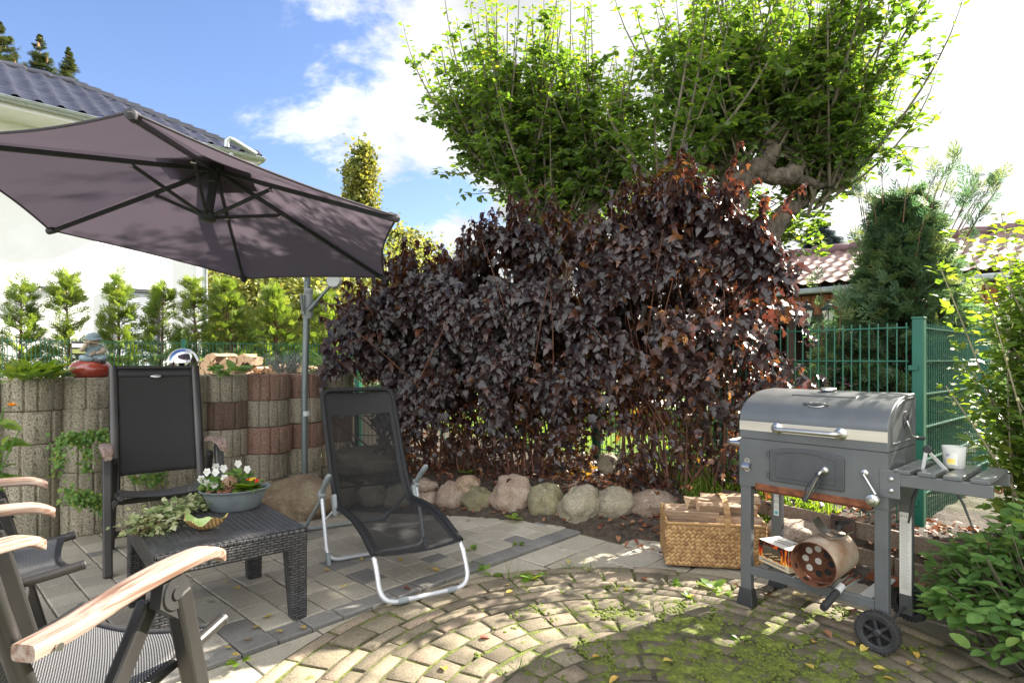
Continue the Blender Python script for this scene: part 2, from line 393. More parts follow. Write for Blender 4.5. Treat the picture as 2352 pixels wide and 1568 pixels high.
def mat_ring(name, cols):
    m, nt, p, out = nodes(name); v = coords(nt)
    base = ramp(nt, tnoise(nt, v, 6, 4), [(0.3, cols[0]), (0.7, cols[1])])
    vo = nt.nodes.new('ShaderNodeTexVoronoi'); vo.inputs['Scale'].default_value = 110; nt.links.new(v, vo.inputs['Vector'])
    pit = ramp(nt, vo.outputs['Distance'], [(0.1, 1.2), (0.45, 1.0), (0.75, .62)])
    base = mul(nt, base, pit)
    hole = ramp(nt, tnoise(nt, v, 95, 3, .6), [(0.33, .3), (0.43, 1.0)])
    base = mul(nt, base, hole)
    obj = nt.nodes.new('ShaderNodeObjectInfo'); base = mul(nt, base, ramp(nt, obj.outputs['Random'], [(0, .78), (1, 1.18)]))
    alg = ramp(nt, tnoise(nt, coords(nt), 3.1, 5, .6), [(0.52, 0.0), (0.72, .5)]); base = mul(nt, base, (.10,.11,.055), 'MIX', alg)
    nt.links.new(base, p.inputs['Base Color']); p.inputs['Roughness'].default_value = .92
    h = mth(nt, 'ADD', tnoise(nt, v, 100, 4), mth(nt, 'MULTIPLY', hole, .8)); bump(nt, p, h, .8, .008); return m
def mat_rock(name, c1, c2, c3, moss=0.0):
    m, nt, p, out = nodes(name); v = coords(nt); o = nt.nodes.new('ShaderNodeObjectInfo')
    n = tnoise(nt, v, 5, 6, .6); base = ramp(nt, n, [(0.3, c1), (0.5, c2), (0.72, c3)])
    base = mul(nt, base, ramp(nt, tnoise(nt, v, 110, 3), [(0.3, .58), (0.5, 1.0), (0.70, 1.38)]))
    base = mul(nt, base, ramp(nt, o.outputs['Random'], [(0, .8), (1, 1.15)]))
    li = tnoise(nt, v, 19, 7, .7); base = mul(nt, base, (.40,.385,.32), 'MIX', ramp(nt, li, [(.60, 0.0), (.66, .55)])); base = mul(nt, base, (.06,.05,.04), 'MIX', ramp(nt, tnoise(nt, v, 14, 7, .7), [(.30, .7), (.38, 0.0)]))
    if moss: base = mul(nt, base, (.15,.14,.05), 'MIX', ramp(nt, tnoise(nt, v, 9, 6, .65), [(0.45, 0.0), (0.65, moss)]))
    nt.links.new(base, p.inputs['Base Color']); p.inputs['Roughness'].default_value = .8
    bump(nt, p, tnoise(nt, v, 45, 8, .7), .8, .012); return m
def mat_wood(name, c1, c2, c3, rough=.6, scale=9.0, stretch=(14,1.2,14), grey=0.0, wornc=(.30,.22,.17)):
    m, nt, p, out = nodes(name); v = mapping(nt, coords(nt), stretch)
    n = tnoise(nt, v, scale, 6, .6, .4); base = ramp(nt, n, [(0.28, c1), (0.5, c2), (0.74, c3)])
    if grey: base = mul(nt, base, wornc, 'MIX', ramp(nt, tnoise(nt, v, 3.0, 6, .7), [(0.42, 0.0), (0.6, grey)]))
    nt.links.new(base, p.inputs['Base Color']); p.inputs['Roughness'].default_value = rough
    bump(nt, p, n, .25, .004); return m
def mat_weave(name, dark, light, su, sv, alpha=0.0, rough=.5, axes='xz', thr=.72):
    """woven mesh: a fine grid of light crossings on dark yarn; alpha lets a share of light straight through the holes"""
    m, nt, p, out = nodes(name); uv = nt.nodes.new('ShaderNodeUVMap') if axes == 'uv' else None
    v = uv.outputs[0] if uv else coords(nt); sp = nt.nodes.new('ShaderNodeSeparateXYZ'); nt.links.new(v, sp.inputs[0])
    ix = {'x':0,'y':1,'z':2,'u':0,'v':1}; U = sp.outputs[ix[axes[0]]]; V = sp.outputs[ix[axes[1]]]
    a = mth(nt, 'SINE', mth(nt, 'MULTIPLY', U, su)); b = mth(nt, 'SINE', mth(nt, 'MULTIPLY', V, sv))
    q = mth(nt, 'MULTIPLY', a, b); h = mth(nt, 'MULTIPLY_ADD', q, .5); nt.nodes[-1].inputs[2].default_value = .5
    base = ramp(nt, h, [(thr-.12, dark), (thr+.08, light)]); nt.links.new(base, p.inputs['Base Color'])
    p.inputs['Roughness'].default_value = rough; bump(nt, p, h, .4, .001)
    if alpha:
        t = nt.nodes.new('ShaderNodeBsdfTransparent'); mx = nt.nodes.new('ShaderNodeMixShader'); mx.inputs[0].default_value = alpha
        nt.links.new(p.outputs[0], mx.inputs[1]); nt.links.new(t.outputs[0], mx.inputs[2]); nt.links.new(mx.outputs[0], out.inputs[0])
    return m

def mat_mossjoint():
    m, nt, p, out = nodes('mossy_earth'); v = coords(nt)
    base = ramp(nt, tnoise(nt, v, 50, 5), [(0.3, (.03,.026,.016)), (0.7, (.10,.085,.05))])
    mo = ramp(nt, tnoise(nt, v, 40, 4), [(0.3, (.05,.07,.010)), (0.7, (.17,.21,.022))])
    base = mul(nt, base, mo, 'MIX', ramp(nt, tnoise(nt, v, 6.5, 9, .7), [(0.44, 0.0), (0.56, .9)])); nt.links.new(base, p.inputs['Base Color']); p.inputs['Roughness'].default_value = 1.0
    bump(nt, p, tnoise(nt, v, 110, 5), .9, .008); return m
M_MOSSJ = mat_mossjoint(); M_PAVE = mat_paver(); M_CIRC = mat_circle(); M_JOINT = mat_joint(); M_GROUND = mat_ground()
M_RING_G = mat_ring('planter_grey', [(.30,.265,.195), (.43,.385,.295)]); M_RING_R = mat_ring('planter_red', [(.27,.155,.115), (.37,.235,.18)]); M_RING_D = mat_ring('planter_brown', [(.16,.10,.078), (.24,.155,.12)])
M_ROCK_P = mat_rock('pink_granite', (.155,.11,.08), (.235,.175,.13), (.32,.255,.20)); M_ROCK_G = mat_rock('grey_granite', (.16,.14,.10), (.25,.215,.155), (.34,.30,.225), .4)
M_ROCK_M = mat_rock('mossy_stone', (.11,.10,.06), (.17,.15,.09), (.25,.215,.14), .7); M_ROCK_T = mat_rock('tan_stone', (.20,.13,.08), (.29,.20,.135), (.35,.27,.19), .2)
M_GREEN = plain('green_fence_steel', (.004,.085,.052), (.006,.10,.062), 6, .38, 0, .05, 200)
M_RENDER = plain('white_render', (.80,.80,.79), (.86,.86,.85), 3, .9, 0, .15, 140)
M_SOFFIT = plain('white_soffit', (.74,.73,.70), (.80,.79,.77), 3, .6)
M_SLATE = plain('glazed_roof_tile', (.022,.024,.036), (.04,.042,.06), 3, .33, 0, .1, 50)
M_ZINC = plain('zinc', (.36,.40,.41), (.47,.50,.51), 12, .42, .75, .05, 60, rvar=.12)
M_GREYPAINT = plain('window_grey', (.05,.055,.06), None, 5, .5)
M_SHUT = plain('roller_shutter', (.52,.55,.60), (.60,.63,.68), 2, .5)
M_REDTILE = plain('red_clay_tile', (.17,.09,.075), (.30,.20,.17), 5, .5, 0, .2, 30)
M_DARKWOOD = mat_wood('dark_stained_wood', (.03,.018,.012), (.055,.032,.02), (.08,.05,.03), .7)
M_ORWOOD = mat_wood('orange_stained_wood', (.18,.06,.02), (.30,.10,.035), (.38,.15,.05), .6, stretch=(9,9,1.2))
M_BOARD = mat_wood('weathered_board', (.075,.05,.034), (.15,.105,.07), (.235,.175,.125), .8, 5, (16,1,16), .35, (.27,.23,.18))
M_POSTW = mat_wood('dark_post_wood', (.03,.018,.013), (.07,.042,.03), (.12,.08,.055), .8, 5, (14,14,1.2))
M_BARK = plain('bark', (.06,.045,.032), (.20,.16,.12), 7, .9, 0, .8, 25, bdist=.02)
M_APBARK = plain('apple_bark', (.035,.027,.02), (.17,.135,.10), 16, .92, 0, 1.0, 46, bdist=.035, stretch=(1,1,.45))
M_TWIG = plain('green_grey_twig', (.09,.075,.05), (.17,.145,.10), 9, .8)
M_STEM = plain('red_brown_stem', (.075,.028,.018), (.16,.075,.045), 12, .7, 0, .3, 40)
M_SOIL = plain('potting_soil', (.02,.013,.009), (.075,.05,.036), 55, .95, 0, .9, 80, bdist=.01)
M_LOGSIDE = mat_wood('split_log_side', (.10,.06,.035), (.28,.18,.105), (.46,.33,.21), .8, 3.5, (1.4,16,16), .4, (.20,.155,.12))
M_LOGEND = plain('log_end_grain', (.42,.26,.14), (.60,.42,.25), 30, .85, 0, .4, 120)

# ------------------------------------------------------------------ terrain
EDGE = np.array([(-40,-8), (-6,1.2), (-4.6,2.75), (-3.45,3.82), (-2.55,4.62), (-2.12,5.0), (-1.86,5.5), (-1.5,5.05), (-1.3,4.62), (-.587,4.50), (-.34,4.46), (.17,4.31), (.54,4.06), (.98,3.90), (1.46,3.77), (2.19,2.80), (2.75,2.0), (3.6,.8), (40,-40)])
def edge_y(x): return np.interp(x, EDGE[:,0], EDGE[:,1])
def sstep(t): t = np.clip(t, 0, 1); return t*t*(3-2*t)
def hgt(x, y):
    x = np.asarray(x, float); y = np.asarray(y, float); d = y-edge_y(x)
    bed = .02+.16*sstep(d/.55)+.03*sstep(d/.12)
    bank = .88*sstep((d-.05)/.12)*(1-.72*sstep((d-1.6)/2.4))
    k = sstep((-1.62-x)/.35)
    h = np.where(d > 0, bed*(1-k)+bank*k, -.10)
    return np.where((d <= 0) & (d > -.04), -.10+(d+.04)/.04*.12*(1-k), h)
FA = np.array((2.385, 3.44)); U_ = np.array((-.655, .756)); V_ = np.array((.756, .655))     # fence corner, along the back fence, along the side fence
def behind_fence(x, y): return ((x-FA[0])*V_[0]+(y-FA[1])*V_[1])
def ground():
    xs = np.concatenate([np.arange(-14, -3, .25), np.arange(-3, 3.6, .035), np.arange(3.6, 14, .25)]); ys = np.concatenate([np.arange(.2, 2, .1), np.arange(2, 6.6, .035), np.arange(6.6, 22, .25)])
    X, Y = np.meshgrid(xs, ys); Z = hgt(X, Y)
    nz = np.array([mnoise.fractal(Vector((a*6, b*6, 1.3)), 1.0, 2.0, 4) for a, b in zip(X.ravel(), Y.ravel())]).reshape(X.shape)
    d = Y-edge_y(X); Z = Z+np.where(d > .02, .022*nz, 0)
    V = np.stack([X.ravel(), Y.ravel(), Z.ravel()], 1); nx = len(xs); ny = len(ys)
    i = np.arange(nx-1)[None, :]+nx*np.arange(ny-1)[:, None]
    Fq = np.stack([i, i+1, i+1+nx, i+nx], -1).reshape(-1, 4)
    o = npmesh('garden_ground', V, [Fq], M_GROUND)
    bf = behind_fence(X, Y); lawn = np.where(X > -1.8, sstep((bf-.55+.25*nz)/.35), sstep((d-2.6)/.6))
    lawn = np.where(X < -1.9, lawn*.3, lawn); sidebed = sstep((X-2.3)/.3)*sstep((7.5-Y)/.5); lawn = lawn*(1-.85*sidebed)
    strip = (X > 1.3) & (X < 2.05) & (bf > -.35) & (bf < .6) & (Y > 3.75); lawn = np.where(strip, np.maximum(lawn, .8), lawn)
    a = o.data.attributes.new('lawn', 'FLOAT', 'POINT'); a.data.foreach_set('value', lawn.ravel().astype(np.float32))
    tag(o, kind='structure')
    m, nt, p, out = nodes('far_meadow'); v = coords(nt)
    nt.links.new(ramp(nt, tnoise(nt, v, .35, 6), [(0.3, (.05,.065,.025)), (0.7, (.085,.10,.04))]), p.inputs['Base Color']); p.inputs['Roughness'].default_value = .95
    b = MB(); b.add([(-900,-900,-.13), (900,-900,-.13), (900,900,-.13), (-900,900,-.13)], [(0,1,2,3)]); tag(b.build('far_ground', m, smooth=0), kind='structure')
    # pale gravel path across the neighbouring lawn, in full sun
    pm = plain('pale_gravel', (.55,.50,.46), (.68,.63,.58), 40, .9, 0, .5, 90)
    b = MB(); b.sheet(lambda u, v_: (-3.2+8.5*u, 12.4+1.9*v_+.25*math.sin(u*5), .215), 30, 4); tag(b.build('gravel_path', pm), kind='structure')
ground()

# ------------------------------------------------------------------ paving
def inset(poly, g):
    out = []; k = len(poly)
    for i in range(k):
        a, b, c = poly[i-1], poly[i], poly[(i+1) % k]
        d1 = np.array((b[0]-a[0], b[1]-a[1])); d2 = np.array((c[0]-b[0], c[1]-b[1])); d1 = d1/(np.hypot(*d1)+1e-9); d2 = d2/(np.hypot(*d2)+1e-9)
        n1 = np.array((-d1[1], d1[0])); n2 = np.array((-d2[1], d2[0])); out.append(np.array(b)+(n1+n2)/(1+max(-.3, n1.dot(n2)))*g)
    return out
def stone(mb, poly, top, g=.003, bev=.006, rnd=.5, tilt=.0015, drop=.03):
    P1 = inset(poly, g); P2 = inset(poly, g+bev); k = len(poly); c = np.mean(P1, 0); tx, ty = rng.normal(size=2)*tilt/.1; dz = rng.normal()*tilt
    z = lambda p, q: top+dz+q+(p[0]-c[0])*tx*.5+(p[1]-c[1])*ty*.5
    vs = [(p[0], p[1], top-drop) for p in P1]+[(p[0], p[1], z(p, -bev*.7)) for p in P1]+[(p[0], p[1], z(p, 0)) for p in P2]
    fs = [(i, (i+1) % k, (i+1) % k+k, i+k) for i in range(k)]+[(i+k, (i+1) % k+k, (i+1) % k+2*k, i+2*k) for i in range(k)]+[tuple(range(2*k, 3*k))]
    mb.add(vs, fs, rnd)
B0 = np.array((-1.035, 2.46)); PV = np.array((.683, .7304)); PU = np.array((-.7304, .683))    # border row runs along PV, field rows along PU
CC = np.array((.50, 1.90)); CR = 1.49
def on_patio(p): return p[1] < edge_y(p[0])+.05 and p[1] > .6 and -6 < p[0] < 4.2
V3z = np.array((1.,1.,0.))
def paving():
    b = MB(); q = lambda a, c: tuple(B0+PV*a+PU*c)
    a = -3.2
    while a < 3.6:                                                     # dark border cobbles, two abreast
        L = .155; c = (q(a+L/2, .06)); 
        if on_patio(c): stone(b, [q(a,0), q(a+L,0), q(a+L,.125), q(a,.125)], 0, rnd=rng.uniform(0,.2))
        a += L
    a = -4.6; row = 0
    while a < 4.2:                                                     # field: rows at right angles to the border
        w = .150; c = .125+rng.uniform(0,.0); first = True
        while c < 6.5:
            L = rng.choice([.105,.15,.19,.225], p=[.2,.4,.3,.1])
            if first: L = rng.choice([.09,.15,.2]); first = False
            if on_patio(q(a+w/2, c+L/2)):
                r = rng.uniform(.3, 1.0) if rng.random() > .04 else rng.uniform(.1,.25)
                stone(b, [q(a,c), q(a+w,c), q(a+w,c+L), q(a,c+L)], 0, rnd=r)
            c += L
        a += w; row += 1
    a = -3.4                                                            # big slabs on the other side of the border
    while a < 4.2:
        c = -.002
        while c > -5.2:
            L = .33 if rng.random() < .7 else .22; m_ = np.array(q(a+.165, c-L/2))
            if on_patio(m_) and np.hypot(*(m_-CC)) > .85: stone(b, [q(a,c-L), q(a+.33,c-L), q(a+.33,c), q(a,c)], -.017, rnd=rng.uniform(.86,1.0), bev=.005)
            c -= L
        a += .33
    o = b.build('patio_paving', M_PAVE, smooth=30); tag(o, kind='structure')
    j = MB(); j.add([(-7,.5,-.022), (4.4,.5,-.022), (4.4,3.0,-.022), (1.4,4.0,-.022), (-1,4.9,-.022), (-1.9,5.6,-.022), (-4.6,3.2,-.022), (-7,2,-.022)], [tuple(range(8))])
    tag(j.build('paving_joints', M_JOINT, smooth=0), kind='structure')
    # ring paving of yellowish cobbles
    b = MB(); r = CR; rings = [(.08,.25), (.145,.17), (.075,.24), (.075,.24), (.08,.26), (.13,.14), (.115,.135), (.11,.13), (.08,.22), (.12,.13), (.11,.12), (.08,.18), (.12,.12), (.11,.11), (.10,.10)]
    for w, L in rings:
        n = max(6, int(2*math.pi*(r-w/2)/L)); ph = rng.uniform(0, 6.28)
        for i in range(n):
            a0 = ph+2*math.pi*i/n; a1 = ph+2*math.pi*(i+1)/n+0
            am = (a0+a1)/2
            if CC[1]+math.sin(am)*r < 1.75: continue
            jit = lambda: rng.normal()*.0025
            P = [tuple(CC+(r-w+jit())*np.array((math.cos(t), math.sin(t)))) for t in np.linspace(a1, a0, 3)]+[tuple(CC+(r+jit())*np.array((math.cos(t), math.sin(t)))) for t in np.linspace(a0, a1, 3)]
            stone(b, P, .004, g=.0085, bev=.011, rnd=rng.random(), tilt=.0025, drop=.035)
        r -= w
    tag(b.build('circle_paving', M_CIRC, smooth=50), kind='structure')
    def jf(u, v):
        rr = CR*u; t = 2*math.pi*v; x = CC[0]+rr*math.cos(t); y = CC[1]+rr*math.sin(t)
        m_ = math.exp(-((x-.9)**2+(y-2.3)**2)/.30)
        n_ = mnoise.fractal(Vector((x*7, y*7, 0)), 1.0, 2.0, 4)
        return (x, y, -.0085+.011*m_*(.6+n_)+.003*n_)
    n = 9000; a = rng.uniform(0, 6.283, n); rr = np.sqrt(rng.random(n))*1.05; mx_, my_ = .90+rr*np.cos(a), 2.32+rr*np.sin(a)*.8
    nz = np.array([mnoise.fractal(Vector((x*4.5, y*4.5, 7)), 1.0, 2.0, 5) for x, y in zip(mx_, my_)])+.30*(1-rr); ok = (nz > .29) & (np.hypot(mx_-CC[0], my_-CC[1]) < CR-.05) & (my_ > 1.8); P3 = np.stack([mx_[ok], my_[ok], np.full(ok.sum(), .001)], 1); m_ = len(P3)
    dome = ([(0,0,.55)]+[(.75*math.cos(t), .75*math.sin(t), .38) for t in np.linspace(0,6.283,7)[:-1]]+[(math.cos(t+.5), math.sin(t+.5), -.1) for t in np.linspace(0,6.283,7)[:-1]], [np.array([(0,1+i,1+(i+1) % 6) for i in range(6)]), np.array([(1+i,7+i,7+(i+1) % 6,1+(i+1) % 6) for i in range(6)])])
    mo = plain('moss_cushion', (.055,.075,.010), (.15,.18,.022), 120, .95, 0, .9, 260); tag(LC().add(dome, P3, rng.normal(size=(m_,3))*V3z, np.tile((0,0,1.), (m_,1))+rng.normal(size=(m_,3))*.12, rng.uniform(.004,.012,m_)).build('moss', mo), kind='stuff')
    tag(MB().sheet(jf, 90, 220).build('moss_joints', M_MOSSJ, smooth=180), kind='structure')
paving()

# ------------------------------------------------------------------ retaining wall of stacked planting rings
RING_XY = []
def ring_mesh(r, h, seed):
    rr = np.random.default_rng(seed); b = MB(); n = 96; prof = []
    gro = [R_(-90+g+rr.uniform(-2,2)) for g in (-62,-38,-14,10,34,58)]
    def rad(t, z):
        k = 0
        for g in gro: k = max(k, math.exp(-((math.atan2(math.sin(t-g), math.cos(t-g))*r)/.0058)**2))
        e = min(z, h-z); return r-.012*k-max(0, .007-e)*.9
    zs = [0, .003, .008, h*.5, h-.008, h-.003, h]
    vs = []; fs = []
    for z in zs:
        for j in range(n): t = 2*math.pi*j/n; q = rad(t, z); vs.append((q*math.cos(t), q*math.sin(t), z))
    k = len(zs)
    for i in range(k-1):
        for j in range(n): fs.append((i*n+j, i*n+(j+1) % n, (i+1)*n+(j+1) % n, (i+1)*n+j))
    for dr, z in ((-.045, h), (-.05, h-.045)):
        for j in range(n): t = 2*math.pi*j/n; vs.append(((r+dr)*math.cos(t), (r+dr)*math.sin(t), z))
        for j in range(n): fs.append(((k-1)*n+j, (k-1)*n+(j+1) % n, k*n+(j+1) % n, k*n+j))
        k += 1
    fs.append(tuple((k-1)*n+j for j in range(n))); fs.append(tuple(reversed(range(n))))
    return b.add(vs, fs)
def retaining_wall():
    root = empty('retaining_wall', (-2.5, 4.6, 0)); tag(root, 'low retaining wall of stacked round concrete planting rings in grey and reddish brown', 'wall')
    pts = [(-3.68,3.50), (-3.45,3.71), (-3.225,3.92), (-3.0,4.13), (-2.78,4.34), (-2.57,4.545), (-2.33,4.74), (-2.07,4.91), (-1.88,5.20), (-1.70,5.53)]
    cols = ['ggggg', 'ggggg', 'ggggg', 'ggggg', 'ggggg', 'ggggg', 'ggrgr'[::-1], 'gdgrg'[::-1], 'ggrgr', 'grggr'[::-1]]
    cols = ['ggggg', 'ggggg', 'ggggg', 'ggggg', 'ggggg', 'ggggg', 'gggdg', 'ggrgr', 'ggrgr', 'ggrgg']       # bottom to top
    mm = {'g': M_RING_G, 'r': M_RING_R, 'd': M_RING_D}; meshes = [None]*4
    for i, (x, y) in enumerate(pts):
        RING_XY.append((x, y))
        t = Vector((pts[min(i+1, 9)][0]-pts[max(i-1, 0)][0], pts[min(i+1, 9)][1]-pts[max(i-1, 0)][1])); ang = math.atan2(t.y, t.x)
        for c in range(5):
            jx, jy = rng.normal(size=2)*.007
            o = ring_mesh(.189, .213, i*7+c).build('planting_ring', mm[cols[i][c]], root, smooth=35)
            o.location = (x-root.location.x+jx-(.0 if c > 1 else .012), y-root.location.y+jy-(0 if c > 1 else .015), c*.216+rng.normal()*.0015); o.rotation_euler = (0, 0, ang+R_(rng.normal()*4))
        b = MB(); b.sheet(lambda u, v: ((u*.145)*math.cos(6.283*v), (u*.145)*math.sin(6.283*v), 1.058+.012*(1-u)+.008*mnoise.noise(Vector((u*4, v*9, i)))), 6, 22)
        o = b.build('soil_fill', M_SOIL, root); o.location = (x-root.location.x, y-root.location.y, 0)
retaining_wall()

# ------------------------------------------------------------------ rocks
def rock_obj(name, loc, size, seed, mat, parent=None, rough=.24, rz=0, sub=4, flat=.0):
    import bmesh
    bm = bmesh.new(); bmesh.ops.create_icosphere(bm, subdivisions=sub, radius=1.0)
    s = seed*13.7; hs = Vector(size)/2
    r = np.random.default_rng(seed); cuts = [(Vector(r.normal(size=3)).normalized(), r.uniform(.80,.96)) for _ in range(9)]
    for v in bm.verts:
        d = v.co.normalized(); k = 1.0
        for n, q in cuts:
            t = d.dot(n)
            if t > q: k = min(k, 1-(1-q/t)*.95)
        k *= 1+rough*mnoise.fractal(d*1.3+Vector((s, s, s)), 1.0, 2.0, 3)+.025*mnoise.fractal(d*6+Vector((s, 0, 0)), 1.0, 2.0, 3)
        p = d*k; v.co = Vector((p.x*hs.x, p.y*hs.y, max(p.z, -.80)*hs.z))
    me = bpy.data.meshes.new(name); bm.to_mesh(me); bm.free(); me.materials.append(mat); me.polygons.foreach_set('use_smooth', [True]*len(me.polygons))
    o = bpy.data.objects.new(name, me); COL.objects.link(o); o.parent = parent; o.location = (loc[0], loc[1], loc[2]+hs.z*.80); o.rotation_euler = (0, 0, rz); return o
def ray_ground(x, y):
    Y = 3.0
    while Y < 7:
        p = at(x, y, Y)
        if p.z <= max(0.0, float(hgt(p.x, p.y))): break
        Y += .01
    return p
def rocks():
    # x, y of the pixel box (2352 frame): left, right, top, bottom of each stone in the row edging the bed
    G = 'boulders edging the flower bed'
    row = [((1002,1069,1114,1175), M_ROCK_P, 'round pinkish boulder beside the tan boulder perched on the bed edge'),
           ((1061,1131,1125,1178), M_ROCK_M, 'low oval speckled boulder between the two pinkish ones'),
           ((1132,1224,1106,1181), M_ROCK_P, 'large pinkish boulder with a weed at its foot'),
           ((1222,1293,1122,1188), M_ROCK_M, 'smooth greenish boulder in the middle of the bed edge'),
           ((1288,1382,1126,1208), M_ROCK_G, 'largest pale boulder of the bed edge, lying closest to the paving'),
           ((1374,1460,1128,1196), M_ROCK_G, 'yellowish pale boulder next to the largest boulder'),
           ((1456,1560,1135,1192), M_ROCK_P, 'grey pink boulder behind the wicker basket, half under red leaves'),
           ((955,1005,1118,1166), M_ROCK_P, 'dark pinkish boulder behind the lounger armrest'),
           ((880,948,1120,1170), M_ROCK_G, 'round boulder seen through the lounger seat back, right of its twin'),
           ((818,884,1118,1172), M_ROCK_G, 'round boulder seen through the lounger seat back, left of its twin')]
    for i, ((x0, x1, y0, y1), m, lab) in enumerate(row):
        p = ray_ground((x0+x1)/2, y1-5); s = p.y/F_; w = (x1-x0)*s*1.04; h = (y1-y0)*s*1.08
        o = rock_obj('boulder', (p.x, p.y+w*.36, p.z-.035), (w*rng.uniform(1.06,1.18), w*rng.uniform(.8,.95), h*rng.uniform(1.10,1.25)), 31+i, m, rz=0); tag(o, lab, 'boulder', G)
    p = at(1074, 1112, 4.62); o = rock_obj('boulder', (p.x, p.y, .14), (.19,.17,.17), 55, M_ROCK_T); tag(o, 'small tan block of a boulder perched above two larger ones', 'boulder', G)
    p = at(975, 1110, 4.66); o = rock_obj('boulder', (p.x, p.y, .15), (.21,.17,.11), 56, M_ROCK_P); tag(o, 'flat small boulder perched behind the lounger armrest', 'boulder', G)
    for (x, y, w, h, Y, m, lab) in [(1036,1050,38,56,5.6,M_ROCK_T,'upright narrow grey stone behind the purple shrub stems'), (1080,1055,56,52,5.5,M_ROCK_P,'rounded brown stone behind the shrub stems beside the upright one'),
                                     (1395,1098,44,42,5.0,M_ROCK_G,'pale angular stone in the bed under the purple hedge'), (1345,1102,36,30,5.15,M_ROCK_P,'small reddish stone in the bed under the purple hedge'), (860,1100,150,44,5.3,M_ROCK_G,'wide flat boulder seen through the lounger seat back')]:
        p = at(x, y, Y); s = Y/F_; z = float(hgt(p.x, p.y)); o = rock_obj('boulder', (p.x, p.y, z-.04), (w*s*1.2, w*s, (h*s)*1.25+.06), int(x), m); tag(o, lab, 'boulder', 'stones under the hedge')
    # small white rock behind the boards
    p = at(1820, 1222, 3.45); o = rock_obj('boulder', (p.x, p.y, .08), (.42,.26,.2), 77, M_ROCK_P); tag(o, 'flat pinkish stone lying behind the lowest edging board', 'boulder', 'stones under the hedge')
rocks()

# ------------------------------------------------------------------ fences of green double rod mats
def fence(name, label, a, b, zb, zt, npost_caps=True, posts=(1,1), step=.05, gap=.2, spike=.03, rod=.0056, group='green rod fences'):
    a = Vector((a[0], a[1], 0)); b = Vector((b[0], b[1], 0)); d = (b-a); L = d.length
    root = empty(name, (a.x, a.y, zb), math.atan2(d.y, d.x)); tag(root, label, 'fence', group)
    H = zt-zb; m = MB(); x = .06
    while x < L-.04:
        m.box((x, 0, H/2+.01), (rod, rod, H-.02)); x += step
    z = H-spike
    while z > .02:
        for s_ in (-1, 1): m.box((L/2, s_*.0068, z), (L-.08, .008, .008))
        z -= gap
    m.build('rod_panel', M_GREEN, root, smooth=0)
    for k, xx in ((0, 0.0), (1, L)):
        if not posts[k]: continue
        q = MB(); q.box((xx, .05, H/2-.03), (.06, .06, H+.10)); o = q.build('post', M_GREEN, root, smooth=0, bevel=.004)
        q = MB(); q.box((xx, .05, H+.025), (.066, .066, .012)); q.build('post_cap', M_GREEN, o, smooth=0, bevel=.003)
        for zz in np.arange(.15, H, .4):
            q = MB(); q.box((xx+(.02 if k == 0 else -.02), .012, zz), (.05, .012, .03)); q.build('clamp', M_GREEN, o, smooth=0, bevel=.002)
P1 = FA+U_*2.51; P2 = np.array((-1.67, 6.22))
fence('rod_fence', 'green rod fence panel running from the corner post behind the grill to the hedge', P1, FA, .20, 1.42, posts=(1,1))
fence('rod_fence', 'green rod fence panel running behind the purple hedge stems', P2, P1, .20, 1.43, posts=(1,0))
fence('rod_fence', 'green rod fence panel at the right side, seen almost end on', FA, FA+V_*2.0, .20, 1.42, posts=(0,1))
LF0 = np.array((-6.9, 7.9)); LFD = np.array((.837, .546))
def lf(t): return LF0+LFD*t
fence('rod_fence', 'green rod fence panel in front of the white house, cut by the photo edge', lf(-.36), lf(2.14), .25, 1.48, rod=.009, posts=(1,1))
fence('rod_fence', 'green rod fence panel behind the gazing ball and firewood stack', lf(2.14), lf(4.64), .25, 1.48, rod=.009, posts=(0,1))
fence('rod_fence', 'green rod fence panel behind the umbrella pole', lf(4.64), lf(7.14), .25, 1.48, rod=.009, posts=(0,1))

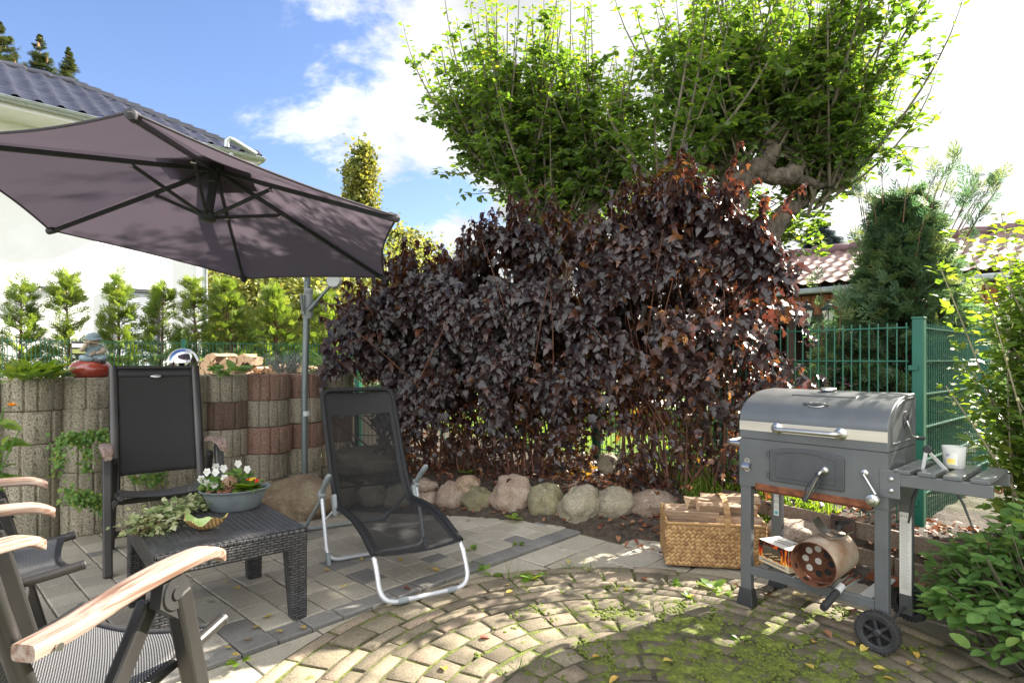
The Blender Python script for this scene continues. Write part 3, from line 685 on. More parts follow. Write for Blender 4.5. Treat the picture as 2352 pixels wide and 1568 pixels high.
# ------------------------------------------------------------------ white house
HW = Vector((.709, .705, 0)); HI = Vector((-.705, .709, 0)); E1 = Vector((-5.42, 12.4, 5.5)); TP = .555
def house():
    root = empty('white_house', (E1.x, E1.y, 0)); tag(root, 'white rendered house with a dark tiled hip roof', 'house'); O = Vector((E1.x, E1.y, 0))
    def hp(s, i, z): return E1*1-O+HW*s+HI*i+Vector((0, 0, z-5.5))          # s along eave (negative to the left), i inward
    ov = .75; c0 = hp(-ov, ov, 0)
    b = MB(); A = [hp(-ov, ov, -.2), hp(-14, ov, -.2), hp(-14, 5.5-ov, -.2), hp(-ov, 5.5-ov, -.2)]; T = [p+Vector((0,0,5.62)) for p in A]
    b.add(A+T, [(0,1,5,4), (1,2,6,5), (2,3,7,6), (3,0,4,7), (4,5,6,7)]); b.build('wall', M_RENDER, root, smooth=0)
    b = MB(); b.slab(lambda u, v: (hp(-14*u, 5.5*v, 5.36), (0,0,1)), 2, 2, .04); b.build('soffit', M_SOFFIT, root, smooth=0)
    b = MB()
    for (p, q) in ((hp(0,.03,5.385), hp(-14,.03,5.385)), (hp(-.02,.0,5.385), hp(-.02,5.5,5.385))): b.bar(p, q, .03, .14)
    b.build('fascia', M_SOFFIT, root, smooth=0)
    # front roof face, tiles pressed into its height field; clipped along the hip line
    tw, tl = .30, .34; n_up = int(2.75*math.hypot(1, TP)/tl)+1
    def tile_h(s, up):
        k = up/tl; return .050*(1-(k-math.floor(k)))+.055*max(0, math.sin(2*math.pi*s/tw))**1.5*1.0
    up_len = 2.75*math.hypot(1, TP); cs, sn = 1/math.hypot(1, TP), TP/math.hypot(1, TP)
    def roof_face(S, I, L_, hip0, hip1, lab):
        b = MB(); nv = n_up*6
        def fn(u, v):
            up = up_len*v; inn = up*cs; lo = inn if hip0 else 0.0; hi = L_-(inn if hip1 else 0.0); s = lo+(hi-lo)*u
            p = S(s, inn)+Vector((0, 0, 5.46+up*sn+tile_h(s, up))); return p
        b.sheet(fn, int(L_/.05), nv); b.build('roof_tiles', M_SLATE, root, smooth=60)
    roof_face(lambda s, i: hp(.05-s, i-.06, 0), None, 14.0, True, False, '')
    roof_face(lambda s, i: hp(.05-i, s, 0), None, 5.5, True, True, '')
    b = MB(); b.sheet(lambda u, v: hp(-2.75*v-(14-2.75*v)*u, 5.5-2.75*v, 5.44+2.75*TP*v), 2, 2); b.build('back_slope', M_SLATE, root, smooth=0)
    hip = [hp(0-2.75*t, 2.75*t, 5.49+2.75*TP*t) for t in np.linspace(-.01, 1, 15)]
    b = MB()
    for i in range(14):
        p, q = hip[i], hip[i+1]; b.tube([p+Vector((0,0,.02)), p.lerp(q, .12)+Vector((0,0,.05)), q+Vector((0,0,.035))], [.085,.095,.08], 10)
    for i in range(28):
        p = hp(-2.75-.4*i, 2.75, 5.49+2.75*TP); q = hp(-2.75-.4*(i+1), 2.75, 5.49+2.75*TP); b.tube([p+Vector((0,0,.02)), p.lerp(q, .12)+Vector((0,0,.05)), q+Vector((0,0,.035))], [.085,.095,.08], 10)
    b.build('ridge_tiles', M_SLATE, root, smooth=60)
    def gut(p, q, nm='gutter'):
        b = MB(); d = (q-p).normalized(); side = d.cross(Vector((0,0,1)))
        for k in range(9):
            a = math.pi*k/8; a2 = math.pi*(k+1)/8
            if k == 8: break
            f = lambda a_, r: side*(math.cos(a_)*r)+Vector((0,0,-math.sin(a_)*r))
            b.add([p+f(a,.075), q+f(a,.075), q+f(a2,.075), p+f(a2,.075), p+f(a,.07), q+f(a,.07), q+f(a2,.07), p+f(a2,.07)], [(0,1,2,3), (7,6,5,4), (0,4,5,1), (3,2,6,7), (0,3,7,4), (1,5,6,2)])
        b.tube([p+side*.078, q+side*.078], .011, 8); b.tube([p-side*.078, q-side*.078], .008, 8)
        return b.build(nm, M_ZINC, root, smooth=50)
    gut(hp(.12,-.07,5.47), hp(-14,-.07,5.47)); gut(hp(.10,5.55,5.47), hp(.10,-.1,5.47))
    b = MB(); q0 = hp(-.55,-.07,5.44); q1 = hp(-.55,-.07,5.28); q2 = hp(-.82,ov-.09,4.86); q3 = hp(-.82,ov-.09,.2)
    b.tube([q0, q1, q1.lerp(q2,.12)+Vector((0,0,-.02)), q1.lerp(q2,.9), q2+Vector((0,0,-.08)), q3], .055, 14); b.build('downpipe', M_ZINC, root, smooth=60)
    b = MB(); b.tube([hp(-.66,-.14,5.50), hp(-.66,-.16,5.62), hp(-.62,-.17,5.68), hp(-.54,-.17,5.66), hp(-.08,-.14,5.50)], .055, 14); b.build('pipe_elbow', M_ZINC, root, smooth=60)
    # window with closed roller shutter
    s0, s1 = -ov-1.676, -ov-.926; z0, z1 = 1.05, 2.55; n_ = -HI
    win = MB()
    for (a, c) in (((s0-.05,z0),(s1+.05,z0)), ((s0-.05,z1),(s1+.05,z1))): win.bar(hp(a[0],ov-.02,a[1]), hp(c[0],ov-.02,c[1]), .09, .07)
    for s in (s0-.02, s1+.02): win.bar(hp(s,ov-.02,z0), hp(s,ov-.02,z1), .09, .07)
    w = win.build('window', M_GREYPAINT, root, smooth=0)
    sh = MB(); z = z0+.035
    while z < z1-.03: sh.tube([hp(s0+.01,ov-.012,z), hp(s1-.01,ov-.012,z)], .021, 8); z += .04
    sh.build('roller_shutter', M_SHUT, w, smooth=60)
    return root, hp
HROOT, HP = house()
def wall_lamp():
    p = HP(-.75-2.64, .75, 2.48)+Vector((E1.x, E1.y, 0)); root = empty('wall_lamp', p, math.atan2(HW.y, HW.x)); tag(root, 'flat grey wall lamp on the white house wall above the young thujas', 'lamp')
    m = plain('lamp_grey', (.16,.17,.18), None, 5, .4, .5)
    b = MB(); b.box((0,-.012,-.02), (.10,.02,.10)); b.build('back_plate', m, root, smooth=0, bevel=.003)
    b = MB(); b.box((.10,-.12,0), (.16,.20,.035)); b.box((-.10,-.12,0), (.16,.20,.035)); b.build('lamp_head', m, root, smooth=0, bevel=.006)
    b = MB(); b.box((0,-.055,-.005), (.06,.07,.025)); b.build('arm', m, root, smooth=0, bevel=.003)
wall_lamp()

# ------------------------------------------------------------------ shed with red pantile roof
def shed():
    A = Vector((4.56, 9.0, 0)); du = Vector((.69,-.72,0)); dv = Vector((.72,.69,0)); root = empty('garden_shed', A); tag(root, 'wooden garden shed with a sunlit red pantile roof behind the big thuja', 'shed')
    q = lambda s, v, z: du*s+dv*v+Vector((0,0,z)); tan = math.tan(R_(22)); L0, L1 = -1.9, 2.6
    def fn(u, v):
        s = L0+(L1-L0)*u; w = 1.95*v; k = w/.30; kk = s/.20
        return q(s, w, 2.32+w*tan+.035*(1-(k % 1))+.035*(.5+.5*math.sin(2*math.pi*kk))**1.4)
    b = MB(); b.sheet(fn, 210, 44); b.build('roof_tiles', M_REDTILE, root, smooth=60)
    b = MB(); b.sheet(lambda u, v: q(L0+(L1-L0)*u, 1.95+1.95*v, 2.32+1.95*tan*(1-v)), 2, 2); b.build('back_slope', M_REDTILE, root, smooth=0)
    b = MB()
    for i in range(14):
        s = L0+(L1-L0)*i/14; s2 = L0+(L1-L0)*(i+1)/14; b.tube([q(s,1.95,2.36+1.95*tan), q(s+.05,1.95,2.39+1.95*tan), q(s2,1.95,2.37+1.95*tan)], [.09,.10,.085], 10)
    b.build('ridge_tiles', plain('ridge_clay', (.10,.05,.055), (.17,.09,.09), 5, .55), root, smooth=60)
    b = MB(); b.bar(q(L0,-.06,2.24), q(L1,-.06,2.24), .11, .09); b.build('gutter', M_ZINC, root, smooth=0, bevel=.02)
    b = MB(); s = L0+.3
    while s < L1-.3: b.box(q(s,.28,2.03), (.125,.03,.34), Matrix.Rotation(math.atan2(du.y, du.x), 3, 'Z')); s += .135
    b.build('fascia_boards', M_ORWOOD, root, smooth=0)
    b = MB(); b.bar(q(L0+.3,.26,1.84), q(L1-.3,.26,1.84), .10, .12)
    for s in (L0+.35, -.35, 1.0, L1-.35): b.bar(q(s,.27,0.1), q(s,.27,1.80), .11, .11, up=(0,1,0))
    b.build('timber_frame', M_DARKWOOD, root, smooth=0)
    b = MB(); b.add([q(L0+.3,1.6,0), q(L1-.3,1.6,0), q(L1-.3,1.6,2.9), q(L0+.3,1.6,2.9), q(L0+.3,3.5,0), q(L1-.3,3.5,0), q(L1-.3,3.5,2.3), q(L0+.3,3.5,2.3)], [(0,1,2,3), (4,7,6,5), (0,4,5,1), (0,3,7,4), (1,5,6,2)])
    b.build('back_wall', M_DARKWOOD, root, smooth=0)
    b = MB(); b.bar(q(-1.1,.31,.1), q(-1.1,.31,1.8), .75, .03, up=(dv.x, dv.y, 0)); b.build('side_panel', M_ORWOOD, root, smooth=0)
    M = Matrix.Rotation(math.atan2(du.y, du.x), 3, 'Z'); 
    for s in (L0+.32, L1-.32): b = MB(); b.box(q(s,.95,1.2), (.06,1.35,2.2), M); b.build('end_wall', M_DARKWOOD, root, smooth=0)
shed()
def lamp_post():
    p = at(1878, 900, 7.3); root = empty('lamp_post', (p.x, p.y, .28)); tag(root, 'black lamp post with two frosted lanterns in front of the shed', 'lamp post')
    mk = plain('black_iron', (.012,.013,.014), (.03,.03,.032), 8, .45, .4); mg = plain('frosted_glass', (.75,.74,.68), (.8,.79,.74), 4, .35)
    b = MB(); b.lathe([(.07,0), (.07,.05), (.035,.1), (.028,.3), (.022,.5), (.022,1.30), (.035,1.33), (.02,1.36), (.012,1.44), (0,1.46)], 14); b.build('post', mk, root)
    for s in (-1, 1):
        c = Vector((s*.135, 0, 1.40)); b = MB(); b.tube([(0,0,1.22), (s*.05,0,1.18), (s*.12,0,1.2), (s*.135,0,1.27), (s*.135,0,1.33)], .010, 8); o = b.build('lantern_arm', mk, root)
        b = MB(); b.lathe([(.042,-.06), (.085,.13)], 6, c); b.build('lantern_glass', mg, o, smooth=0)
        b = MB(); b.lathe([(.02,-.085), (.05,-.075), (.05,-.058), (.0,-.058)], 6, c); b.lathe([(.105,.128), (.10,.14), (.055,.185), (.05,.20), (.02,.215), (.012,.24), (.016,.255), (0,.27)], 6, c)
        for k in range(6):
            a = k*math.pi/3; b.tube([c+Vector((.043*math.cos(a), .043*math.sin(a), -.06)), c+Vector((.087*math.cos(a), .087*math.sin(a), .13))], .006, 6)
        b.build('lantern_frame', mk, o, smooth=30)
lamp_post()

# ------------------------------------------------------------------ low board edging beside the grill
def edging():
    a = Vector((1.465, 3.99, 0)); b_ = Vector((2.58, 2.24, 0)); d = (b_-a).normalized(); L = (b_-a).length; root = empty('board_edging', a, math.atan2(d.y, d.x)); tag(root, 'low edging of weathered wooden boards and short posts behind the grill', 'edging')
    for (x0, x1, z0, z1, y) in ((.02,.80,.205,.296,0), (.815,1.5,.20,.290,.004), (1.515,L,.20,.287,0), (.02,1.05,.03,.150,.004), (1.06,L,.03,.147,0)):
        b = MB(); b.box(((x0+x1)/2, y, (z0+z1)/2), (x1-x0, .024, z1-z0), Matrix.Rotation(R_(rng.normal()*.25), 3, 'Y')); b.build('board', M_BOARD, root, smooth=0, bevel=.003)
    for x in (.06, .80, 1.50):
        b = MB(); b.box((x, -.030, .155), (.13, .022, .32)); b.build('edging_post', M_POSTW, root, smooth=0, bevel=.004)
edging()
# ------------------------------------------------------------------ foliage materials
L_OVAL = leaf_oval(.30, .06, .14); L_OVALW = leaf_oval(.36, .07, .10); L_LOBE = leaf_lobed(.42, .42, .16); L_SERR = leaf_serrate(.34, .16, .06); L_BLADE = leaf_blade(.03, .3); L_THIN = leaf_oval(.14, .02, .1)
ML_APPLE = leafmat('apple_leaf', [(.055,.095,.03), (.08,.13,.04), (.11,.165,.05), (.19,.20,.05)], [(.18,.34,.025), (.26,.45,.03), (.40,.58,.04), (.75,.68,.06)], .34, .38)
ML_PURPLE = leafmat('purple_leaf', [(.012,.009,.010), (.024,.018,.019), (.042,.032,.034), (.065,.028,.022), (.13,.05,.018)], [(.16,.04,.03), (.22,.06,.03), (.32,.11,.03), (.62,.27,.035), (.9,.5,.05)], .34, .27, .6)
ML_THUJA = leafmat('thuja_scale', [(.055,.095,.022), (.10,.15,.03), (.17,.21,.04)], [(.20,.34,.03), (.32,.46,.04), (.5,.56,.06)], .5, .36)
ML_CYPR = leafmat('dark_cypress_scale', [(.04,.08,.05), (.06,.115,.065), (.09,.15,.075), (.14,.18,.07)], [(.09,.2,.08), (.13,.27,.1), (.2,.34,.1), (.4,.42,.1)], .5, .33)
ML_HIB = leafmat('light_green_leaf', [(.065,.125,.028), (.10,.17,.036), (.14,.215,.042), (.23,.25,.05)], [(.20,.36,.02), (.30,.47,.03), (.42,.56,.03), (.75,.68,.05)], .45, .38)
ML_LOW = leafmat('mid_green_leaf', [(.09,.175,.05), (.13,.24,.065), (.17,.29,.075), (.26,.31,.075)], [(.18,.38,.04), (.25,.47,.05), (.34,.55,.05), (.58,.58,.06)], .55, .34, .25)
ML_FAR = leafmat('far_yellow_leaf', [(.08,.10,.03), (.13,.15,.04), (.18,.19,.05), (.22,.18,.06)], [(.25,.32,.05), (.36,.42,.06), (.48,.48,.08), (.55,.42,.08)], .5, .35)
ML_POP = leafmat('poplar_leaf', [(.06,.08,.025), (.10,.12,.03), (.17,.17,.04), (.24,.20,.05)], [(.2,.26,.04), (.3,.34,.04), (.5,.46,.05), (.6,.46,.06)], .5, .3)
ML_SPR = leafmat('spruce_needle', [(.03,.05,.022), (.05,.075,.03), (.09,.10,.04)], [(.08,.12,.03), (.12,.16,.03), (.2,.2,.05)], .6, .25)
ML_BLUE = leafmat('blue_spruce_needle', [(.03,.05,.06), (.05,.075,.085), (.08,.105,.11)], [(.05,.08,.08), (.06,.1,.1), (.1,.12,.12)], .6, .12)
ML_GRASS = leafmat('grass_blade', [(.06,.12,.015), (.10,.18,.02), (.16,.23,.03)], [(.25,.42,.02), (.34,.52,.03), (.45,.55,.04)], .5, .4)
ML_FRESH = leafmat('fresh_green_leaf', [(.09,.17,.03), (.13,.22,.035), (.20,.27,.04)], [(.32,.52,.03), (.4,.6,.03), (.55,.62,.04)], .4, .38)
ML_LAV = leafmat('grey_green_leaf', [(.13,.16,.14), (.19,.22,.2), (.26,.28,.26)], [(.2,.26,.18), (.26,.3,.22), (.3,.32,.26)], .7, .2)
ML_PINK = leafmat('pink_petal', [(.38,.13,.28), (.5,.2,.38), (.62,.32,.5)], [(.5,.15,.35), (.6,.25,.45), (.7,.4,.55)], .6, .3)
ML_FALLY = leafmat('fallen_yellow_leaf', [(.48,.33,.06), (.55,.42,.10), (.50,.27,.05)], [(.6,.45,.05)]*2, .5, .2)
ML_FALLB = leafmat('fallen_brown_leaf', [(.16,.045,.03), (.25,.10,.05), (.33,.18,.09)], [(.4,.12,.03)]*2, .6, .2)

def V3(a): return np.asarray(a, float)
def jitter_dirs(n, base, s): return unit(np.asarray(base)+rng.normal(size=(n, 3))*s)

# ------------------------------------------------------------------ grass and ground litter (too many to count)
def grass():
    P = []
    while len(P) < 15000:
        x = rng.uniform(-2.6, 3.0, 8000); y = rng.uniform(5.0, 11.5, 8000); ok = (behind_fence(x, y) > .30+.2*rng.random(8000)) & ((x < 2.0) | (y > 7)); P += list(zip(x[ok], y[ok]))
    x = rng.uniform(1.25, 2.1, 9000); y = rng.uniform(3.7, 4.9, 9000); b = behind_fence(x, y); d = y-edge_y(x); ok = (b > -.42) & (b < .5) & (d > .14); P = P[:15000]+list(zip(x[ok], y[ok]))[:2600]
    P = np.array(P); Z = hgt(P[:,0], P[:,1]); n = len(P); P3 = np.stack([P[:,0], P[:,1], Z-.005], 1)
    near = P[:,1] < 5.2; S = np.where(near, rng.uniform(.06,.17,n), rng.uniform(.05,.11,n))
    D = jitter_dirs(n, (0,0,1), .38); c = LC().add(leaf_blade(.045, .3, 3), P3, D, rng.normal(size=(n,3)), S)
    tag(c.build('lawn_grass', ML_GRASS), kind='stuff')
    # dead leaves and bark bits on the soil
    n = 2600; x = rng.uniform(-1.5, 3.6, 30000); y = rng.uniform(2.2, 5.6, 30000); d = y-edge_y(x); b = behind_fence(x, y); ok = (d > .02) & (d < 1.4) & (b < .3); x, y = x[ok][:n], y[ok][:n]
    P3 = np.stack([x, y, hgt(x, y)+.012], 1); n = len(x); c = LC().add(leaf_oval(.34, .12, .2), P3, np.stack([rng.normal(size=n), rng.normal(size=n), rng.normal(size=n)*.2], 1), jitter_dirs(n, (0,0,1), .4), rng.uniform(.02,.055,n))
    tag(c.build('leaf_litter', ML_FALLB), kind='stuff')
grass()

# ------------------------------------------------------------------ purple hedge (ninebark) along the fence
def hedge():
    root = empty('purple_hedge', (.25, 5.05, .15)); tag(root, 'tall dark purple leaved hedge with orange leaf undersides, standing in the stone edged bed', 'hedge'); O = V3((.25, 5.05, .15))
    # the outline of the top, read from the photograph as height over position along the hedge
    topx = np.array([-1.62,-1.4,-1.12,-.82,-.62,-.25,.09,.4,.65,1.04,1.34,1.6,1.72,1.87,2.0,2.12]); topz = np.array([1.45,1.62,1.8,1.97,2.02,2.22,2.36,2.24,2.24,2.46,2.48,2.22,2.14,1.86,1.6,1.25])
    bx = np.array([(-1.0,5.15), (-.75,5.3), (-.35,5.3), (.10,5.05), (.25,5.1), (1.0,4.72), (1.25,4.55), (1.45,4.35)])
    stems = MB(); leaves = LC(); shoots = []
    def axis_y(x): return np.interp(x, [-1.65, -.9, .3, 1.2, 2.12], [5.2, 5.25, 5.0, 4.55, 3.95])
    # arching canes from each plant
    for (px, py) in bx:
        for k in range(15):
            a = rng.uniform(0, 6.28); r = rng.uniform(.02, .20); x0 = px+r*math.cos(a); y0 = py+r*math.sin(a)*.6; z0 = float(hgt(x0, y0))-.03
            tx = px+rng.normal()*.55; ty = axis_y(tx)+rng.normal()*.32; tz = np.interp(tx, topx, topz)*rng.uniform(.62, 1.0)
            m = V3((x0*.6+tx*.4+rng.normal()*.05, y0*.6+ty*.4+rng.normal()*.05, z0*.45+tz*.55)); pts = [V3((x0,y0,z0)), V3((x0+(tx-x0)*.12, y0+(ty-y0)*.12, z0+.3)), m, V3((tx,ty,tz))]
            cv = [(1-t)**3*pts[0]+3*t*(1-t)**2*pts[1]+3*t*t*(1-t)*pts[2]+t**3*pts[3] for t in np.linspace(0, 1, 9)]
            stems.tube([c-O for c in cv], list(np.linspace(.011, .003, 9)), 6, rnd=rng.random())
    # the leafy body: points filling the volume, thick in the outer shell and thinning out low down
    n = 17000; X = rng.uniform(-1.62, 2.0, n*5); ay = axis_y(X); T = np.interp(X, topx, topz)
    zz = rng.uniform(.15, 1.0, n*5)**.85; Z = T*zz
    half = (.44-.08*sstep((X-1.1)/.8))*np.sqrt(np.clip(1-((zz-.52)/.62)**2, .05, 1)); side = rng.uniform(-1, 1, n*5); side = np.sign(side)*np.abs(side)**.55
    Y = ay+side*half; lump = np.array([mnoise.noise(Vector((a*3.6, b*3.6, c*2.8))) for a, b, c in zip(X, Y, Z)])
    low = sstep((Z-.5)/.7)
    endf = sstep((X+1.62)/.25)*sstep((2.0-X)/.35); zlow_end = np.where(X < -1.15, sstep((Z-.95)/.35), 1.0)*np.where(X > 1.8, sstep((Z-.6)/.3), 1)
    keep = rng.random(n*5) < np.clip(.30+1.5*lump, .03, 1)*(.10+.90*low)*endf*zlow_end*1.5*(1-.68*sstep((X-.35)/.5)*sstep((1.5-Z)/.3))
    X, Y, Z, side = X[keep][:n], Y[keep][:n], Z[keep][:n], side[keep][:n]; n = len(X)
    out = np.stack([(X-np.interp(X, [-2,2.7], [-1.2,1.8]))*.25, np.sign(side)*(.4+np.abs(side)), rng.normal(size=n)*.2+.15], 1)
    D = unit(out*.55+np.stack([rng.normal(size=n)*.55, rng.normal(size=n)*.45, -.75+rng.normal(size=n)*.35], 1))   # drooping blades
    U = unit(out+np.stack([rng.normal(size=n)*.4, rng.normal(size=n)*.3, .55+rng.normal(size=n)*.3], 1))
    r = np.clip(rng.beta(1.5, 3.6, n)+.5*sstep((X+.2)/1.8)*rng.random(n)**2.2+.42*(1-sstep((Z-.3)/.9))*rng.random(n), 0, 1)
    r = r*(1-.45*sstep((X-1.25)/.4))
    leaves.add(L_LOBE, np.stack([X,Y,Z],1)-O, D, U, rng.uniform(.042, .125, n)*(.62+.38*sstep((Z-.35)/.6)), r)
    # small reddish leaves low down among the canes
    n = 11500; X = rng.uniform(-1.15, 1.9, n); Z = rng.uniform(.22, 1.25, n); Y = axis_y(X)+rng.normal(size=n)*.26; lump = np.array([mnoise.noise(Vector((a*3.2, b*3.2, c*3.2+5))) for a, b, c in zip(X, Y, Z)]); ok = (lump > -.08) & ((X > .35) | (rng.random(n) < .55)); X, Y, Z = X[ok], Y[ok], Z[ok]; n = len(X)
    leaves.add(L_LOBE, np.stack([X,Y,Z],1)-O, rng.normal(size=(n,3))*V3((.8,.8,.5))+V3((0,-.2,-.45)), V3((0,-.3,.8))+rng.normal(size=(n,3))*.5, rng.uniform(.030,.068,n), np.clip(.30+.7*rng.random(n)**1.4, 0, 1)*(1-.4*sstep((X-1.4)/.3)))
    # shoots that stick out of the outline
    for k in range(230):
        x = rng.uniform(-1.5, 1.72) if k > 14 else rng.uniform(-1.55, -.9); y = axis_y(x)+rng.normal()*.25; z = np.interp(x, topx, topz)*rng.uniform(.88, .99); L = rng.uniform(.18, .50)
        d = unit(V3((rng.normal()*.35+(-.45 if x < -1.1 else 0), rng.normal()*.3, 1.0 if x > -1.2 else .5))); cv = [V3((x,y,z))+d*L*t+V3((0,0,-.10*t*t*L)) for t in np.linspace(0, 1, 6)]
        stems.tube([c-O for c in cv], list(np.linspace(.004, .0015, 6)), 5)
        m = int(L/.019); tt = rng.uniform(.05, 1, m); P = V3((x,y,z))+d*L*tt[:,None]; P[:,2] -= .10*tt*tt*L
        a = rng.uniform(0, 6.28, m); o = np.stack([np.cos(a), np.sin(a), np.full(m, -.35)], 1); leaves.add(L_LOBE, P-O, o*V3((1,1,1.9))+rng.normal(size=(m,3))*.25, np.stack([np.cos(a)*.6, np.sin(a)*.6, np.ones(m)], 1), rng.uniform(.05, .105, m)*(1.1-.45*tt), np.clip(rng.beta(1.6,3.6,m)+.2*(x > .6)*rng.random(m)**2, 0, 1)*(.6 if x > 1.3 else 1))
    stems.build('stems', M_STEM, root, smooth=60); leaves.build('foliage', ML_PURPLE, root)
hedge()

# ------------------------------------------------------------------ apple trees pollarded into fans of upright shoots
def bez(p, k=9): return [((1-t)**3)*p[0]+3*t*(1-t)**2*p[1]+3*t*t*(1-t)*p[2]+t**3*p[3] for t in np.linspace(0, 1, k)]
def apple(name, label, base, limbs, nshoot, spread, lean, Lr, fill, seed, low, skirt, leafs=(.062,.108)):
    """limbs: list of (points, radii); the last point of each limb with head=True is a pollard head that throws shoots"""
    global rng
    keep, rng = rng, np.random.default_rng(seed)
    root = empty(name, base); tag(root, label, 'tree', 'apple trees behind the hedge'); O = V3(base)
    tr = MB(); shoots = MB(); lv = LC(); heads = []
    for pts, rad, head in limbs:
        pts = [V3(p) for p in pts]; pp = []; rr = []
        for i in range(len(pts)-1):
            for t in np.linspace(0, 1, 5)[:-1]: pp.append(pts[i]*(1-t)+pts[i+1]*t+rng.normal(size=3)*.012); rr.append((rad[i]*(1-t)+rad[i+1]*t)*rng.uniform(.94,1.1))
        pp.append(pts[-1]); rr.append(rad[-1]); tr.tube([p-O for p in pp], rr, 12)
        if head: 
            heads.append((pts[-1], head)); tr.lathe([(0,-1), (.6,-.8), (1,-.1), (.8,.55), (.35,.9), (0,1)], 10, pts[-1]-O, Matrix.Scale(rad[-1]*.98, 3))
    wts = np.array([h[1] for h in heads], float); wts /= wts.sum()
    for k in range(nshoot):
        hp, _ = heads[rng.choice(len(heads), p=wts)]
        az = rng.uniform(0, 6.28); tilt = R_(min(66, spread*math.sqrt(rng.random())*1.05+abs(rng.normal())*4)); L = rng.uniform(*Lr)*(1-.30*(tilt/1.4))
        d0 = V3((math.sin(tilt)*math.cos(az)+lean[0], math.sin(tilt)*math.sin(az)*.8+lean[1], math.cos(tilt)*.75+.12)); d0 = d0/np.linalg.norm(d0); st = hp+rng.normal(size=3)*.06
        end = st+d0*L*.55+V3((d0[0]*.30, d0[1]*.30, .85))*L*.5
        cv = bez([st, st+d0*L*.3, st+d0*L*.62+V3((0,0,.05)), end], 10); shoots.tube([c-O for c in cv], list(np.linspace(.016*min(1.3, L/1.6), .0028, 10)), 5)
        m = int(L/.036); tt = np.sort(rng.uniform(low[0], 1.0, m)**.85); idx = tt*9; i0 = np.minimum(idx.astype(int), 8); f = (idx-i0)[:,None]; cv = np.array(cv); P = cv[i0]*(1-f)+cv[i0+1]*f; tan = unit(cv[i0+1]-cv[i0])
        a = np.arange(m)*2.4+rng.uniform(0, 6.28); side = np.stack([np.cos(a), np.sin(a), np.zeros(m)], 1); D = unit(side*.95+tan*.30+np.stack([np.zeros(m), np.zeros(m), rng.normal(size=m)*.25-.10], 1)); U = unit(tan*.9-side*.1+V3((0,0,.6))+rng.normal(size=(m,3))*.28)
        P = P+side*.02; lv.add(L_OVAL, P-O, D, U, rng.uniform(leafs[0], leafs[1], m)*(1-.25*tt), np.clip(rng.beta(2, 3.2, m)+.12*(tt > .85), 0, 1))
        # short spur twigs carry leaf clusters in the inner crown
        for q in range(int(L*fill)):
            t = rng.uniform(low[1], .74); i = t*9; j = min(int(i), 8); c = cv[j]*(1-(i-j))+cv[j+1]*(i-j); dd = unit(rng.normal(size=3)*V3((1,1,.5))+V3((0,0,.25))); l = rng.uniform(.12, .42); e = c+dd*l
            shoots.tube([c-O, (c+e)/2-O+V3((0,0,.01)), e-O], [.005, .004, .0018], 4)
            m2 = int(l/.028)+2; t2 = rng.uniform(.2, 1, m2); P2 = c+(e-c)*t2[:,None]; a2 = rng.uniform(0, 6.28, m2); lv.add(L_OVAL, P2-O, np.stack([np.cos(a2), np.sin(a2), rng.normal(size=m2)*.35-.15], 1), V3((0,0,1))+rng.normal(size=(m2,3))*.4, rng.uniform(leafs[0], leafs[1], m2), rng.beta(2, 3.5, m2))
    # leafy twigs growing out low round the fork and behind it
    for (sp, cnt, Ls) in skirt:
        sp = V3(sp)
        for q in range(cnt):
            d = unit(rng.normal(size=3)*V3((1,.8,.6))+V3((0,.45,.15))); L = rng.uniform(.4,1.0)*Ls; s0 = sp+rng.normal(size=3)*.12; cv = np.array(bez([s0, s0+d*L*.4, s0+d*L*.75+V3((0,0,.06)), s0+d*L+V3((0,0,.10*L))], 8)); shoots.tube([c-O for c in cv], list(np.linspace(.007,.002,8)), 4)
            m = int(L/.026); tt = rng.uniform(.1,1,m)*7; i0 = np.minimum(tt.astype(int), 6); f = (tt-i0)[:,None]; P = cv[i0]*(1-f)+cv[i0+1]*f+rng.normal(size=(m,3))*.03; a = rng.uniform(0,6.28,m); lv.add(L_OVAL, P-O, np.stack([np.cos(a),np.sin(a),rng.normal(size=m)*.3-.1],1), V3((0,0,1))+rng.normal(size=(m,3))*.4, rng.uniform(leafs[0],leafs[1],m), rng.beta(2,3,m))
    tr.build('trunk', M_APBARK, root, smooth=60); shoots.build('branches', M_TWIG, root, smooth=60); lv.build('crown', ML_APPLE, root)
    rng = keep
